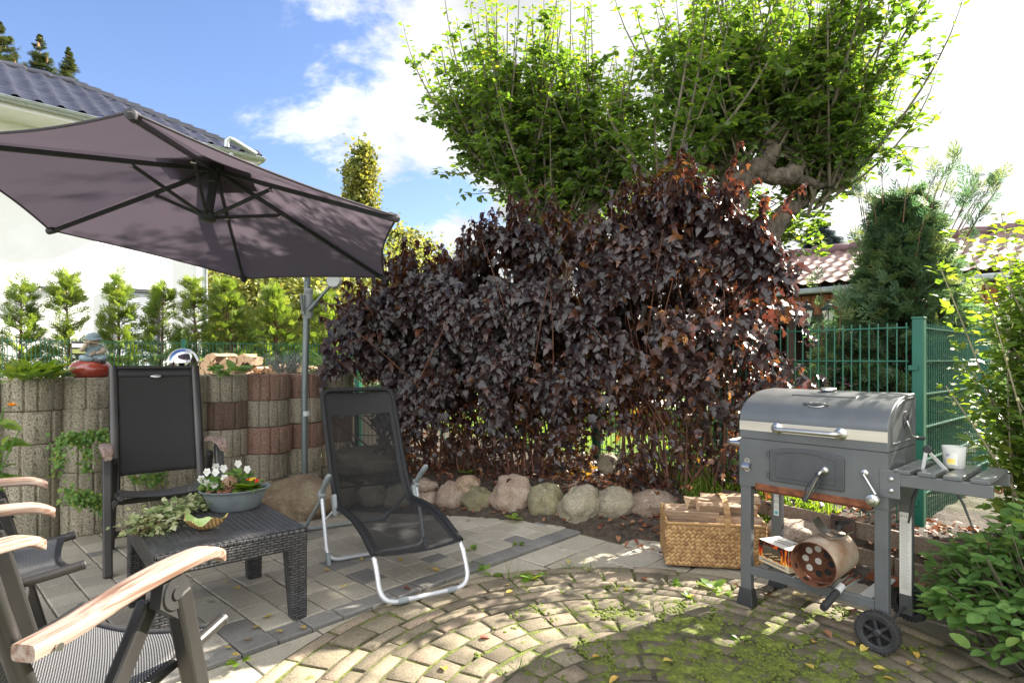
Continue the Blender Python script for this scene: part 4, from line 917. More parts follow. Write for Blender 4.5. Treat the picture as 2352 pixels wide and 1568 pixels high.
def apples():
    Y = 6.45; T = lambda x, y, dy=0: at(x, y, Y+dy)
    base = (at(1700, 1000, Y).x, Y, .18)
    apple('apple_tree', 'right apple tree with a bare gnarled forked trunk and a fan of upright shoots', base, [
        ([(base[0]-.02, Y, .10), (base[0]-.06, Y, 1.2), T(1668,560), T(1678,470), T(1690,420), T(1700,385)], [.23,.19,.185,.175,.17,.12], 3),
        ([T(1690,420), T(1715,395,-.05), T(1750,382,-.1), T(1772,352,-.12), T(1765,320,-.12)], [.13,.115,.10,.095,.075], 5),
        ([T(1722,402,-.05), T(1765,402,-.08), T(1812,408,-.08), T(1828,388,-.05), T(1840,362,0)], [.10,.095,.095,.10,.07], 5),
        ([T(1690,420), T(1660,395,.15), T(1612,372,.3)], [.12,.10,.08], 2.4), ([T(1680,470), T(1600,455,-.25), T(1540,430,-.4)], [.09,.07,.05], 1.6), ([T(1812,408,-.05), T(1860,420,.05), T(1905,425,.1)], [.07,.05,.03], 2.2),
        ([(base[0]+.1,Y+.3,.3), T(1748,575,.25), T(1775,530,.2), T(1800,490,.2), T(1850,465,.25)], [.15,.13,.12,.10,.05], 4),
        ([T(1700,385), T(1690,340,.3), T(1640,310,.45)], [.1,.08,.06], 3)],
        230, 50, (.05, 0), (1.3, 2.95), 5.4, 11, (.08, .14), [(T(1790,520,.55), 34, .75), (T(1700,470,.8), 30, .8), (T(1600,460,.6), 34, .8), (T(1885,440,.3), 14, .8), (T(1740,560,.7), 26, .8), (T(1540,420,.3), 24, .8)])
    Y2 = 6.9; T2 = lambda x, y, dy=0: at(x, y, Y2+dy); b2 = (at(1300, 900, Y2).x, Y2, .18)
    apple('apple_tree', 'left apple tree, its trunk hidden behind the hedge, a broom of upright shoots', b2, [
        ([(b2[0], Y2, .1), (b2[0]-.03, Y2, 1.3), T2(1280,560)], [.2,.17,.14], 2),
        ([T2(1280,560), T2(1240,490), T2(1210,430)], [.12,.10,.06], 4), ([T2(1280,560), T2(1290,500,.2), T2(1285,440,.3)], [.11,.09,.06], 4),
        ([T2(1280,560), T2(1350,500,-.1), T2(1375,450,-.1)], [.11,.09,.06], 3.4), ([T2(1240,490), T2(1180,440,.2), T2(1150,405,.2)], [.07,.06,.045], 3.2)],
        225, 44, (-.04, 0), (1.2, 2.55), 5.6, 12, (.02, .02), [(T2(1170,420,.2), 26, .7), (T2(1270,450,.4), 34, .8), (T2(1400,440,.3), 34, .8)])
apples()

# ------------------------------------------------------------------ conifers
SPR = [spray_thuja(10, .030, s) for s in range(4)]
def thuja(name, label, base, h, r, n, mat, group=None, slen=(.16,.34), power=.8, droop=.0, cat='shrub', wisps=0, trunkcol=None, seed=None, tiers=None):
    root = empty(name, base); tag(root, label, cat, group); lv = LC(); tr = MB()
    lean = rng.normal(size=2)*.03*h; top = V3((lean[0], lean[1], h)); tr.tube([V3((0,0,-.05)), top*.5+V3((.02,0,0)), top*.98], [.012*h+.012, .008*h+.006, .003], 7)
    m = int(n*.30); per = max(4, n//m)
    for k in range(m):
        t = rng.random()**.75*.97; z = h*t; L = r*(1-t)**power*rng.uniform(.75, 1.15)+.10; az = rng.uniform(0, 6.28); up = rng.uniform(.25, .75)-droop; d = unit(V3((math.cos(az), math.sin(az), up)))
        st = top*t; e = st+d*L; tr.tube([st, st+d*L*.5, e], [.006+.003*r, .004, .0015], 4)
        q = per; tt = rng.uniform(.15, 1.0, q); P = st+(e-st)*tt[:,None]; s_ = rng.choice([-1,1], q); sd = unit(np.cross(d, (0,0,1)))
        D = unit(d+sd*s_[:,None]*.75*(1.1-tt)[:,None]+rng.normal(size=(q,3))*.22+V3((0,0,.22-droop*1.3))); U = unit(V3((0,0,1))*.6+np.cross(D, sd)*.4+rng.normal(size=(q,3))*.55)
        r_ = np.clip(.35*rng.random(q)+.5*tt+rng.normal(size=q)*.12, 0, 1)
        for i, S in enumerate(SPR):
            w = np.arange(q) % 4 == i; lv.add(S, P[w], D[w], U[w], rng.uniform(slen[0], slen[1], w.sum())*(1-.35*t), r_[w])
    q = 8+int(6*h); tt = rng.uniform(.78, 1, q); P = top*tt[:,None]; lv.add(SPR[0], P, unit(rng.normal(size=(q,3))*.4+V3((0,0,1))), rng.normal(size=(q,3)), rng.uniform(slen[0]*.7, slen[1]*.8, q), rng.uniform(.3,1,q))
    for k in range(wisps):
        a = rng.uniform(0, 6.28); st = V3((math.cos(a)*r*.45, math.sin(a)*r*.45, h*rng.uniform(.72,.95))); d = unit(V3((math.cos(a)*.35+.2, math.sin(a)*.3, 1))); L = rng.uniform(.3,.75); tr.tube([st, st+d*L*.5, st+d*L+V3((.04,0,0))], [.006,.004,.0015], 4)
        q = 12; tt = rng.uniform(.3,1,q); lv.add(leaf_blade(.02,.3,3), st+d*L*tt[:,None], unit(d+rng.normal(size=(q,3))*.55), rng.normal(size=(q,3)), rng.uniform(.06,.18,q)); lv.add(SPR[1], (st+d*L*tt[:,None])[:5], unit(d+rng.normal(size=(5,3))*.5), rng.normal(size=(5,3)), rng.uniform(.10,.2,5))
    tr.build('trunk', trunkcol or M_STEM, root, smooth=60); lv.build('crown', mat, root); return root
def thujas():
    off = np.array((-.546, .837)); g = 'young thujas planted along the fence by the house'
    for x, top, r, lab in ((-60,660,.36,'young thuja cut off by the edge of the photo'), (38,652,.38,'first full young thuja from the photo edge, with two forked tips'), (160,628,.44,'tall young thuja behind the boy figurine'), (268,632,.38,'young thuja in front of the edge of the roller shutter window'),
                            (362,655,.33,'slender young thuja in front of the shutter, next to the fence post'), (452,640,.38,'young thuja just in front of the house corner'), (540,650,.7,'dense thuja right of the house corner'), (640,665,.7,'dense thuja left of the umbrella pole'), (745,672,.7,'dense thuja right of the umbrella pole, partly behind hedge shoots')):
        k = (x-1176)/F_; A = LF0+off*.75; t = (k*A[1]-A[0])/(LFD[0]-k*LFD[1]); p = A+LFD*t; z = CAM_H-(top-825)/F_*p[1]
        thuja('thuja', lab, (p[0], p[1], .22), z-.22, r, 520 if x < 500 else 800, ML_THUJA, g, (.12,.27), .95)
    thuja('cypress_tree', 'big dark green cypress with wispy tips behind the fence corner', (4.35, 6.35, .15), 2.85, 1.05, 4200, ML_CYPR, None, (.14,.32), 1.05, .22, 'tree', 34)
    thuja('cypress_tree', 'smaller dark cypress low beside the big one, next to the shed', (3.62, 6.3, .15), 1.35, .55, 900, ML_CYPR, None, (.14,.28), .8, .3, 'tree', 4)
thujas()

def spruce(name, label, base, h, r, mat, n=2600, cones=0, tiers=26, group=None):
    root = empty(name, base); tag(root, label, 'tree', group); lv = LC(); tr = MB(); tr.tube([(0,0,0), (0,0,h*.5), (0,0,h)], [.02*h, .012*h, .01], 8); cn = []
    for k in range(tiers*9):
        t = rng.random()**1.7; z = h*(1-t); z = max(z, .05*h); L = r*t**.85*rng.uniform(.6,1.1)+.02; az = rng.uniform(0, 6.28); d = unit(V3((math.cos(az), math.sin(az), .25-.5*t))); st = V3((0,0,z)); e = st+d*L+V3((0,0,.12*L)); tr.tube([st, (st+e)/2-V3((0,0,.05*L)), e], [.02,.014,.005], 4)
        q = int(n/tiers/9*6*(.4+t)); tt = rng.uniform(.1, 1, q); P = st+(e-st)*tt[:,None]; sd = unit(np.cross(d, (0,0,1))); s_ = rng.choice([-1,1], q)
        D = unit(d*.7+sd*s_[:,None]*.8+rng.normal(size=(q,3))*.3+V3((0,0,.05))); lv.add(SPR[k % 4], P, D, V3((0,0,1))+rng.normal(size=(q,3))*.4, rng.uniform(.13,.30,q)*min(1, .25+t*7), np.clip(tt*.8+rng.normal(size=q)*.15, 0, 1))
        if cones and t < .55 and rng.random() < .8: cn.append(st+(e-st)*rng.uniform(.5,1))
    tr.build('trunk', M_BARK, root); lv.build('crown', mat, root)
    mc = plain('spruce_cone', (.24,.13,.06), (.36,.22,.11), 30, .8)
    for c in cn[:cones]:
        b = MB(); b.lathe([(0,0), (.035,-.05), (.045,-.14), (.03,-.24), (0,-.28)], 8, c); b.build('cone', mc, root)
def broadleaf(name, label, base, h, r, mat, n, trunk_h=.3, leaf=.12, shape='round', seed=0, group=None, cat='tree', cl=26, spread=.16):
    root = empty(name, base); tag(root, label, cat, group); tr = MB(); lv = LC(); tr.tube([(0,0,-.1), (.03*h*.3,0,h*trunk_h), (0,0,h*.8)], [.022*h+.02, .016*h+.01, .01], 8)
    C = []
    for k in range(cl*3):
        while True:
            p = rng.uniform(-1, 1, 3)
            if np.linalg.norm(p) < 1 and np.linalg.norm(p) > .35: break
        if shape == 'column':
            z = rng.random(); w = r*(math.sin(math.pi*min(1, z*.93+.05))**.55)*(1-.55*z); a = rng.uniform(0, 6.28); q = math.sqrt(rng.random()); c = V3((w*q*math.cos(a), w*q*math.sin(a), h*(.06+.92*z)))
        else: c = V3((p[0]*r, p[1]*r, h*(trunk_h+(1-trunk_h)*(.5+.5*p[2]))))
        C.append(c); st = V3((0,0,max(h*.12, c[2]-h*(.25 if shape == 'column' else .3)))); tr.tube([st, (st+c)/2+V3((0,0,.03*h)), c], [.010*h*.6+.006, .008, .004], 4)
    C = np.array(C); m = n//len(C)
    for c in C:
        s = spread*r*rng.uniform(.7, 1.5)+ (.12 if shape == 'column' else 0); P = c+rng.normal(size=(m,3))*V3((s, s, s*(1.5 if shape == 'column' else .8))); D = jitter_dirs(m, (0,0,-.1), 1.0); lv.add(L_OVALW, P, D, V3((0,0,1))+rng.normal(size=(m,3))*.7, rng.uniform(leaf*.7, leaf*1.25, m), np.clip(rng.random(m)*.6+rng.random()*.4, 0, 1))
    tr.build('trunk', M_BARK, root); lv.build('crown', mat, root); return root
def far_trees():
    p = at(12, 120, 21.0); spruce('spruce_tree', 'spruce top full of brown cones above the house roof, tallest of three tips', (p.x-.2, p.y, 0), 1.2+(825-52)/F_*21, 4.4, ML_SPR, 3000, 16, group='spruces behind the house')
    p = at(92, 120, 22.0); spruce('spruce_tree', 'middle spruce tip above the house roof', (p.x, p.y, 0), 1.2+(825-82)/F_*22, 3.2, ML_SPR, 2200, 12, group='spruces behind the house')
    p = at(158, 120, 22.0); spruce('spruce_tree', 'lowest spruce tip above the house roof, beside the ridge', (p.x, p.y, 0), 1.2+(825-112)/F_*22, 2.2, ML_SPR, 2000, 8, group='spruces behind the house')
    p = at(835, 600, 62); broadleaf('poplar_tree', 'tall column shaped poplar turning yellow, against the blue sky', (p.x, p.y, 0), 1.2+(825-345)/F_*62, 2.3, ML_POP, 16000, .1, .42, 'column', cl=60)
    p = at(803, 600, 66); broadleaf('poplar_tree', 'shorter poplar leaning on the left flank of the tall one', (p.x, p.y, 0), 1.2+(825-375)/F_*66, 1.5, ML_POP, 6000, .1, .42, 'column', cl=34)
    p = at(945, 600, 40); broadleaf('round_tree', 'far pale tree between the umbrella tip and the hedge', (p.x, p.y, 0), 1.2+(825-515)/F_*40, 2.2, ML_POP, 9000, .25, .30)
    G = 'yellowing trees behind the thujas'
    for i, (x, Y, top, r, lab) in enumerate([(520,15.5,590,2.0,'yellowing tree directly right of the house corner'), (610,16.5,560,2.3,'yellowing tree behind the thujas under the umbrella rim'), (705,15.5,575,2.0,'yellowing tree behind the umbrella pole'), (800,16.0,585,2.2,'yellowing tree where the umbrella canopy meets the hedge'), (900,19,560,2.4,'yellowing tree showing through the left end of the purple hedge'), (1010,22,600,2.6,'yellowing tree far behind the purple hedge')]):
        p = at(x, 700, Y); broadleaf('garden_tree', lab, (p.x, p.y, .1), 1.1+(825-top)/F_*Y, r, ML_FAR, 7000, .12, .13, group=G)
    p = at(1880, 600, 19); spruce('blue_spruce', 'dark blue spruce behind the ridge of the shed roof', (p.x, p.y, 0), 1.2+(825-505)/F_*19, 2.6, ML_BLUE, 4200, tiers=30)
    p = at(1985, 600, 24); broadleaf('round_tree', 'far orange tinged tree between the blue spruce and the cypress', (p.x, p.y, 0), 1.2+(825-545)/F_*24, 1.8, ML_FAR, 5000, .2, .2)
    # a wood far off that closes the horizon
    b = LC(); n = 26000; a = rng.uniform(-1.25, 1.25, n); d = rng.uniform(48, 60, n); hh = 6.0*(.65+.35*np.sin(a*23)*np.sin(a*9+1)); z = rng.random(n)**.8*hh
    P = np.stack([np.sin(a)*d, np.cos(a)*d, z], 1); b.add(L_OVALW, P, jitter_dirs(n, (0,0,0), 1), rng.normal(size=(n,3)), rng.uniform(.7,1.3,n)); tag(b.build('far_woods', ML_POP), kind='stuff')
far_trees()

# ------------------------------------------------------------------ hibiscus and low shrub at the right edge
def hibiscus():
    base = (2.98, 3.02, .15); root = empty('hibiscus_shrub', base); tag(root, 'tall light green shrub with upright pale stems beside the green fence', 'shrub'); O = V3(base); st = MB(); lv = LC(); buds = MB()
    for k in range(150):
        a = rng.uniform(0, 6.28); L = rng.uniform(.75, 1.98)*(1 if k > 14 else .75); tl = min(.34, abs(rng.normal())*.20+.04)+(.25 if L < 1.1 else 0); x0 = rng.normal()*.10; y0 = rng.normal()*.12
        dx, dy = math.cos(a)*tl, math.sin(a)*tl; s0 = V3((x0,y0,-.05)); e = s0+V3((dx*L+.06, dy*L, L)); cv = bez([s0, s0+V3((dx*.2*L, dy*.2*L, .35*L)), s0+V3((dx*.55*L, dy*.55*L, .68*L)), e], 10); st.tube(cv, list(np.linspace(.009,.0025,10)), 5)
        m = int(L*96); tt = rng.uniform(.12, 1, m); cvn = np.array(cv); i = tt*9; j = np.minimum(i.astype(int), 8); f = (i-j)[:,None]; P = cvn[j]*(1-f)+cvn[j+1]*f; an = np.arange(m)*2.4+a; rad = rng.uniform(.02,.13,m)*(1.1-.6*tt)
        side = np.stack([np.cos(an), np.sin(an), np.full(m,.15)], 1); P = P+side*rad[:,None]; lv.add(L_LOBE if False else leaf_lobed(.36,.12,.09), P, side+rng.normal(size=(m,3))*.3+V3((0,0,.15)), V3((0,0,1))+side*.2+rng.normal(size=(m,3))*.35, rng.uniform(.055,.098,m)*(1-.3*tt), np.clip(rng.beta(2,2.6,m), 0, 1))
        for q in range(3):
            if rng.random() < .45:
                c = cvn[int(rng.integers(5,10))]+rng.normal(size=3)*.02; buds.lathe([(0,-.012), (.009,-.004), (.008,.006), (0,.015)], 7, c)
    st.build('stems', plain('pale_stem', (.22,.18,.11), (.36,.31,.2), 9, .8), root); lv.build('foliage', ML_HIB, root); o = buds.build('buds', plain('pale_bud', (.42,.40,.2), (.55,.48,.26), 20, .7), root)
    o['kind'] = 'stuff'
hibiscus()
def low_shrub():
    root = empty('leafy_shrub', (2.20, 2.26, 0)); tag(root, 'low bushy plant with serrated mid green leaves beside the grill wheel', 'shrub'); st = MB(); lv = LC()
    for k in range(680):
        a = rng.uniform(0, 6.28); rr = math.sqrt(rng.random())*.60; x = math.cos(a)*rr*.80; y = math.sin(a)*rr*1.0; top = (.56*(1-(rr/.72)**2)+.04)*rng.uniform(.45,1.05)*(1+.5*max(0, x)); s0 = V3((x*.45,y*.45,-.02)); e = V3((x,y,max(.05, top)))
        st.tube([s0, (s0+e)/2+V3((0,0,.05)), e], [.004,.003,.0018], 4); d = unit(V3((math.cos(a),math.sin(a),.25))+rng.normal(size=3)*.35)
        # a compound leaf: end leaflet plus two pairs
        sd = unit(np.cross(d, (0,0,1))); L = rng.uniform(.045,.085); fr = [(0,0,1.0), (-.05,-1,.82), (-.05,1,.82), (-.11,-1,.72), (-.11,1,.72)]
        for (o_, s_, q) in fr:
            P = e+d*o_*.8; D = d*(1 if s_ == 0 else .55)+sd*s_*.9; lv.add(L_SERR, [P], [D+rng.normal(size=3)*.12], [V3((0,0,1))+d*.35+rng.normal(size=3)*.22], [L*q], [float(np.clip(rng.beta(2,3.5), 0, 1))])
    st.build('stems', M_TWIG, root); lv.build('foliage', ML_LOW, root)
low_shrub()
def aster():
    p = at(1905, 880, 5.15); root = empty('aster_plant', (p.x, p.y, .18)); tag(root, 'pink flowering aster behind the green fence, in front of the cypress', 'flowering plant'); st = MB(); lv = LC(); fl = LC()
    for k in range(90):
        a = rng.uniform(0, 6.28); r = math.sqrt(rng.random())*.26; h = rng.uniform(.55,.98)*(1-.5*(r/.3)**2); e = V3((math.cos(a)*r, math.sin(a)*r, h)); st.tube([e*V3((.2,.2,0)), e*V3((.7,.7,.6)), e], [.004,.003,.0015], 4)
        m = 14; tt = rng.uniform(.15,.95,m); P = e*V3((.7,.7,1))*tt[:,None]; lv.add(L_THIN, P, rng.normal(size=(m,3))*V3((1,1,.4)), V3((0,0,1))+rng.normal(size=(m,3))*.4, rng.uniform(.04,.07,m))
        for q in range(2):
            c = e+rng.normal(size=3)*V3((.03,.03,.04)); m = 9; aa = np.linspace(0, 6.28, m, endpoint=False); fl.add(L_THIN, np.repeat([c], m, 0), np.stack([np.cos(aa), np.sin(aa), np.full(m,.3)], 1), np.tile((0,0,1.), (m,1)), np.full(m,.022))
    st.build('stems', M_TWIG, root); lv.build('foliage', ML_LOW, root); o = fl.build('flowers', ML_PINK, root)
aster()

# ------------------------------------------------------------------ plants on top of the planting rings
def rosette(name, label, base, n, L, h, mat, leaf, group=None, cat='plant', up=.8, spread=.06, lean=(0,0)):
    root = empty(name, base); tag(root, label, cat, group); lv = LC(); a = rng.uniform(0, 6.28, n); t = rng.random(n)
    P = np.stack([np.cos(a)*spread*t, np.sin(a)*spread*t, rng.random(n)*h], 1); D = np.stack([np.cos(a)+lean[0], np.sin(a)+lean[1], up*(1.2-t)+rng.normal(size=n)*.2], 1); U = np.stack([-np.cos(a)*.3, -np.sin(a)*.3, np.ones(n)], 1)+rng.normal(size=(n,3))*.25
    lv.add(leaf, P, D, U, rng.uniform(L*.6, L*1.15, n)); lv.build('leaves', mat, root); return root
def wall_plants():
    z = 1.065; g = None
    for i, (x, Y, lab) in enumerate([(50,3.62,'bright green leafy perennial at the left end of the planter wall'), (100,3.78,'bushy green perennial next to the boy figurine')]):
        p = at(x, 860, Y); r = rosette('leafy_perennial', lab, (p.x, p.y, z), 80 if i == 0 else 110, .105, .06, ML_FRESH, leaf_oval(.24,.05,.22), up=1.9, spread=.10)
    p = at(528, 850, 4.58); root = rosette('broadleaf_plant', 'plant with broad green leaves spilling over the planter behind the high back chair', (p.x, p.y, z), 34, .10, .07, ML_LOW, leaf_serrate(.42,.2,.06), up=.5, spread=.10, lean=(.1,-.3))
    p = at(606, 850, 4.86); root = empty('young_shrub', (p.x, p.y, z-.01)); tag(root, 'tall thin young plant with toothed leaves in front of the firewood', 'plant'); st = MB(); lv = LC(); st.tube([(0,0,0), (.005,0,.2), (0,0,.42)], [.005,.004,.002], 6)
    m = 26; tt = rng.uniform(.08,1,m); a = rng.uniform(0,6.28,m); lv.add(L_SERR, np.stack([np.zeros(m), np.zeros(m), tt*.42], 1), np.stack([np.cos(a), np.sin(a), np.full(m,.25)], 1), np.tile((0,0,1.), (m,1))+rng.normal(size=(m,3))*.2, rng.uniform(.06,.11,m)*(1.15-.5*tt)); st.build('stem', M_TWIG, root); lv.build('leaves', ML_FRESH, root)
    p = at(655, 850, 5.3); root = empty('lavender_plant', (p.x, p.y, z-.02)); tag(root, 'silvery grey lavender in the planting ring left of the umbrella pole', 'plant'); lv = LC(); m = 620; a = rng.uniform(0,6.28,m); r = np.sqrt(rng.random(m)); D = np.stack([np.cos(a)*r*.9, np.sin(a)*r*.9, np.full(m,.9)], 1); P = unit(D)*rng.uniform(.03,.20,m)[:,None]*1.0; lv.add(leaf_blade(.05,.2,3), P+np.stack([np.cos(a)*.05*r, np.sin(a)*.05*r, np.zeros(m)],1), D+rng.normal(size=(m,3))*.35, rng.normal(size=(m,3)), rng.uniform(.04,.09,m)); lv.build('leaves', ML_LAV, root)
    p = at(765, 850, 5.66); rosette('grassy_plant', 'clump of strappy grass like leaves at the right end of the planter wall', (p.x, p.y, z-.02), 130, .42, .03, ML_LOW, leaf_blade(.030,-.75,6), up=1.1, spread=.07, lean=(.25,-.3))
    p = at(690, 850, 5.5); rosette('grassy_plant', 'small tuft of fine grass just right of the umbrella pole', (p.x+.12, p.y, z-.02), 70, .20, .03, ML_LAV, leaf_blade(.025,-.5,5), up=1.2, spread=.06)
    # creeper trailing down between the rings
    root = empty('creeper', (-3.12, 3.80, .3)); tag(root, 'small leaved green creeper trailing out of the joints of the planter wall', 'creeper'); O = V3((-3.12,3.80,.3)); lv = LC(); st = MB()
    def trail(pts, n):
        pts = np.array([at(x, y, Y) for x, y, Y in pts])-O; st.tube(list(pts), .0025, 5); t = rng.random(n)*(len(pts)-1); i = np.minimum(t.astype(int), len(pts)-2); f = (t-i)[:,None]; P = pts[i]*(1-f)+pts[i+1]*f+rng.normal(size=(n,3))*V3((.022,.018,.022)); lv.add(leaf_oval(.42,.05,.1), P, rng.normal(size=(n,3))*V3((1,.5,.6))+V3((.2,-.3,-.5)), V3((.35,-.8,.4))+rng.normal(size=(n,3))*.35, rng.uniform(.018,.032,n))
    trail([(140,1003,3.68), (180,1006,3.78), (215,1000,3.86), (262,996,3.96)], 330); trail([(196,1006,3.80), (195,1045,3.77), (196,1080,3.76)], 120); trail([(245,1000,3.9), (243,1040,3.86)], 110); trail([(144,1003,3.68), (133,1040,3.64), (128,1085,3.62)], 110)
    trail([(150,1120,3.66), (180,1150,3.72), (215,1150,3.78), (235,1165,3.8)], 200); trail([(155,1150,3.64), (190,1135,3.7), (228,1140,3.78)], 160); trail([(305,1095,4.05), (350,1100,4.12), (372,1092,4.15)], 150); lv.build('leaves', ML_LOW, root); st.build('stems', M_STEM, root)
    # marigold leaning in from the left
    b = (-2.62, 2.86, 0); root = empty('marigold_plant', b); tag(root, 'marigold with one orange flower head and pale green leaves at the left edge', 'flowering plant'); lv = LC(); st = MB(); O = V3(b)
    for (x, y) in ((10,935), (45,985), (20,1010), (-20,960), (5,1060), (-30,1000)):
        e = V3(at(x, y, 2.9))-O; st.tube([(0,0,0), e*.5+V3((-.05,0,.1)), e], [.006,.005,.003], 6); m = 12; tt = rng.uniform(.35,.95,m); P = e*tt[:,None]+V3((-.03,0,.05)); lv.add(leaf_oval(.2,.04,.2), P, rng.normal(size=(m,3))*V3((1,1,.4))+V3((.4,0,0)), V3((0,-.3,1))+rng.normal(size=(m,3))*.3, rng.uniform(.07,.13,m))
    st.build('stems', ML_LOW, root); lv.build('leaves', ML_FRESH, root); fl = LC(); c = V3(at(28,932,2.86))-O; aa = np.linspace(0,6.28,22,endpoint=False); fl.add(L_THIN, np.repeat([c],22,0), np.stack([np.cos(aa),np.sin(aa)*.4,np.abs(np.sin(aa*3))*.5+.2],1), np.tile((0,-.6,1.),(22,1)), np.full(22,.025)); fl.build('flower', leafmat('orange_petal', [(.75,.26,.02),(.8,.36,.03)], [(.9,.4,.03)]*2, .5, .3), root)
wall_plants()

# ------------------------------------------------------------------ weeds in the joints, fallen leaves
def weeds():
    G = 'weeds growing in the paving joints'; lab = 'small green weed growing out of a paving joint'
    proto = None
    def leafy(n, L): 
        lv = LC(); a = rng.uniform(0,6.28,n); lv.add(L_SERR, np.zeros((n,3))+np.stack([np.cos(a)*.01,np.sin(a)*.01,np.full(n,.004)],1), np.stack([np.cos(a),np.sin(a),rng.uniform(.1,.9,n)],1), np.stack([-np.cos(a)*.4,-np.sin(a)*.4,np.ones(n)],1), rng.uniform(L*.6,L,n)); return lv
    def grassy(n, L):
        lv = LC(); lv.add(leaf_blade(.02,.35,4), rng.normal(size=(n,3))*V3((.03,.012,0)), jitter_dirs(n,(0,0,1),.5), rng.normal(size=(n,3)), rng.uniform(L*.4,L,n)); return lv
    for i, (x, y, k, s) in enumerate([(1222,1330,'l',.085), (1130,1322,'l',.055), (1115,1310,'l',.045), (1640,1352,'l',.09), (1660,1362,'l',.06), (1350,1308,'g',.12), (1310,1306,'g',.09), (1180,1328,'g',.11), (1105,1300,'g',.07), (1545,1340,'l',.05), (1585,1372,'l',.045), (1260,1538,'g',.09), (1195,1535,'g',.10), (550,1522,'l',.05), (1178,1190,'l',.08), (1425,1318,'g',.06), (1190,1252,'l',.05), (1082,1262,'l',.05), (1490,1430,'g',.05), (1700,1470,'l',.04), (1505,1180,'l',.10), (1480,1195,'l',.08), (1530,1200,'l',.09), (1075,1082,'l',.10), (1275,1115,'l',.08), (1340,1120,'l',.07)]):
        inbed = y < 1205; 
        if inbed: p = at(x, y, 1608/(y+8-825) if y > 1150 else 5.0); p.z = float(hgt(p.x, p.y))+.01 if y < 1150 else .02
        else: p = gp(x, y)
        o = (leafy(7 if k == 'l' else 0, s) if k == 'l' else grassy(16, s)).build('weed', ML_FRESH if k == 'l' else ML_GRASS); o.location = (p.x, p.y, p.z)
        if inbed: tag(o, 'small green weed sprouting from the soil between boulders and hedge', 'weed', 'weeds growing in the flower bed')
        elif k == 'l': tag(o, 'small broad leaved weed growing out of a paving joint', 'weed', 'leafy weeds in the paving joints')
        else: tag(o, 'tuft of thin grass growing out of a paving joint', 'weed', 'grass tufts in the paving joints')
    def fallen(nm, mat, lab, grp, spots, L, shape):
        base = [LC().add(shape, [(0,-.5*L,0)], [(0,1,0)], [(0,0,1)], [L], [r]).build(nm, mat) for r in (.1,.45,.8)]
        for b in base: COL.objects.unlink(b)
        for i, (x, y) in enumerate(spots):
            p = gp(x, y, .006); o = base[i % 3].copy(); COL.objects.link(o); s = rng.uniform(.75,1.2); o.scale = (s, s, s*rng.uniform(.6,1.6)); o.location = (p.x, p.y, .010+.004*rng.random()); o.rotation_euler = (rng.normal()*.12, rng.normal()*.12, rng.uniform(0,6.28)); tag(o, lab, 'leaf', grp)
    fallen('fallen_leaf', ML_FALLY, 'yellow fallen leaf lying on the paving', 'yellow leaves fallen on the paving', [(590,1440),(615,1417),(570,1468),(640,1450),(525,1487),(695,1441),(540,1505),(600,1301),(520,1335),(545,1350),(790,1348),(750,1310),(920,1285),(985,1305),(1000,1310),(955,1260),(830,1285),(865,1270),(1165,1345),(1305,1290),(1370,1510),(1020,1535),(1535,1520),(1410,1562),(1590,1370),(1440,1355),(1775,1337),(1830,1365),(1858,1378),(1900,1380),(1955,1478),(1985,1490),(2040,1560),(2090,1525),(2020,1535),(1870,1475),(1760,1300),(1170,1360),(405,1285),(455,1150),(1860,1530),(2105,1505),(1930,1345),(1945,1352)], .045, leaf_oval(.30,.08,.10))
    fallen('fallen_leaf', ML_FALLB, 'reddish brown fallen leaf lying on the paving', 'brown leaves fallen on the paving', [(935,1352),(1480,1330),(1690,1345),(1710,1350),(1470,1255),(1500,1262),(1520,1270),(1440,1250),(1540,1275),(1490,1240),(1560,1280),(1420,1237),(1460,1243),(1530,1252),(1900,1455),(1115,1465),(1765,1368),(1778,1372),(1960,1400)], .05, leaf_oval(.34,.14,.25))
weeds()
# ------------------------------------------------------------------ furniture materials
M_ALU = plain('anthracite_aluminium', (.045,.043,.042), (.06,.057,.055), 5, .34, .55, .04, 300)
M_ALUD = plain('black_plastic', (.018,.018,.019), (.03,.03,.03), 9, .5)
M_TEAK = mat_wood('weathered_teak', (.10,.05,.033), (.17,.092,.062), (.23,.14,.10), .6, 3, (24,1.1,24), .75, (.32,.27,.235))
M_SLING = mat_weave('sling_fabric', (.006,.006,.006), (.085,.085,.085), 700, 700, .10, .75, 'uv', .82)
M_SLINGN = mat_weave('seat_fabric', (.020,.020,.021), (.30,.30,.31), 800, 800, .04, .5, 'uv', .70)
M_HEM = plain('black_hem', (.016,.016,.018), (.024,.024,.026), 60, .6, 0, .3, 300)
M_SHEER = mat_weave('sheer_black_mesh', (.004,.004,.0045), (.010,.010,.011), 1500, 1500, .17, .9, 'uv', .8)
M_BLACKF = plain('black_textile', (.006,.006,.007), (.011,.011,.012), 50, .7, 0, .3, 400)
M_SILVER = plain('silver_tube', (.52,.53,.55), (.60,.61,.63), 8, .34, .45, .03, 80)
M_GREYPL = plain('grey_plastic', (.20,.225,.23), (.26,.285,.29), 12, .45)
M_CHROME = plain('stainless_steel', (.46,.45,.43), (.56,.55,.53), 9, .34, 1.0, .02, 200, stretch=(1,1,8))
M_SCREW = plain('bolt_steel', (.55,.55,.55), None, 9, .3, 1.0)

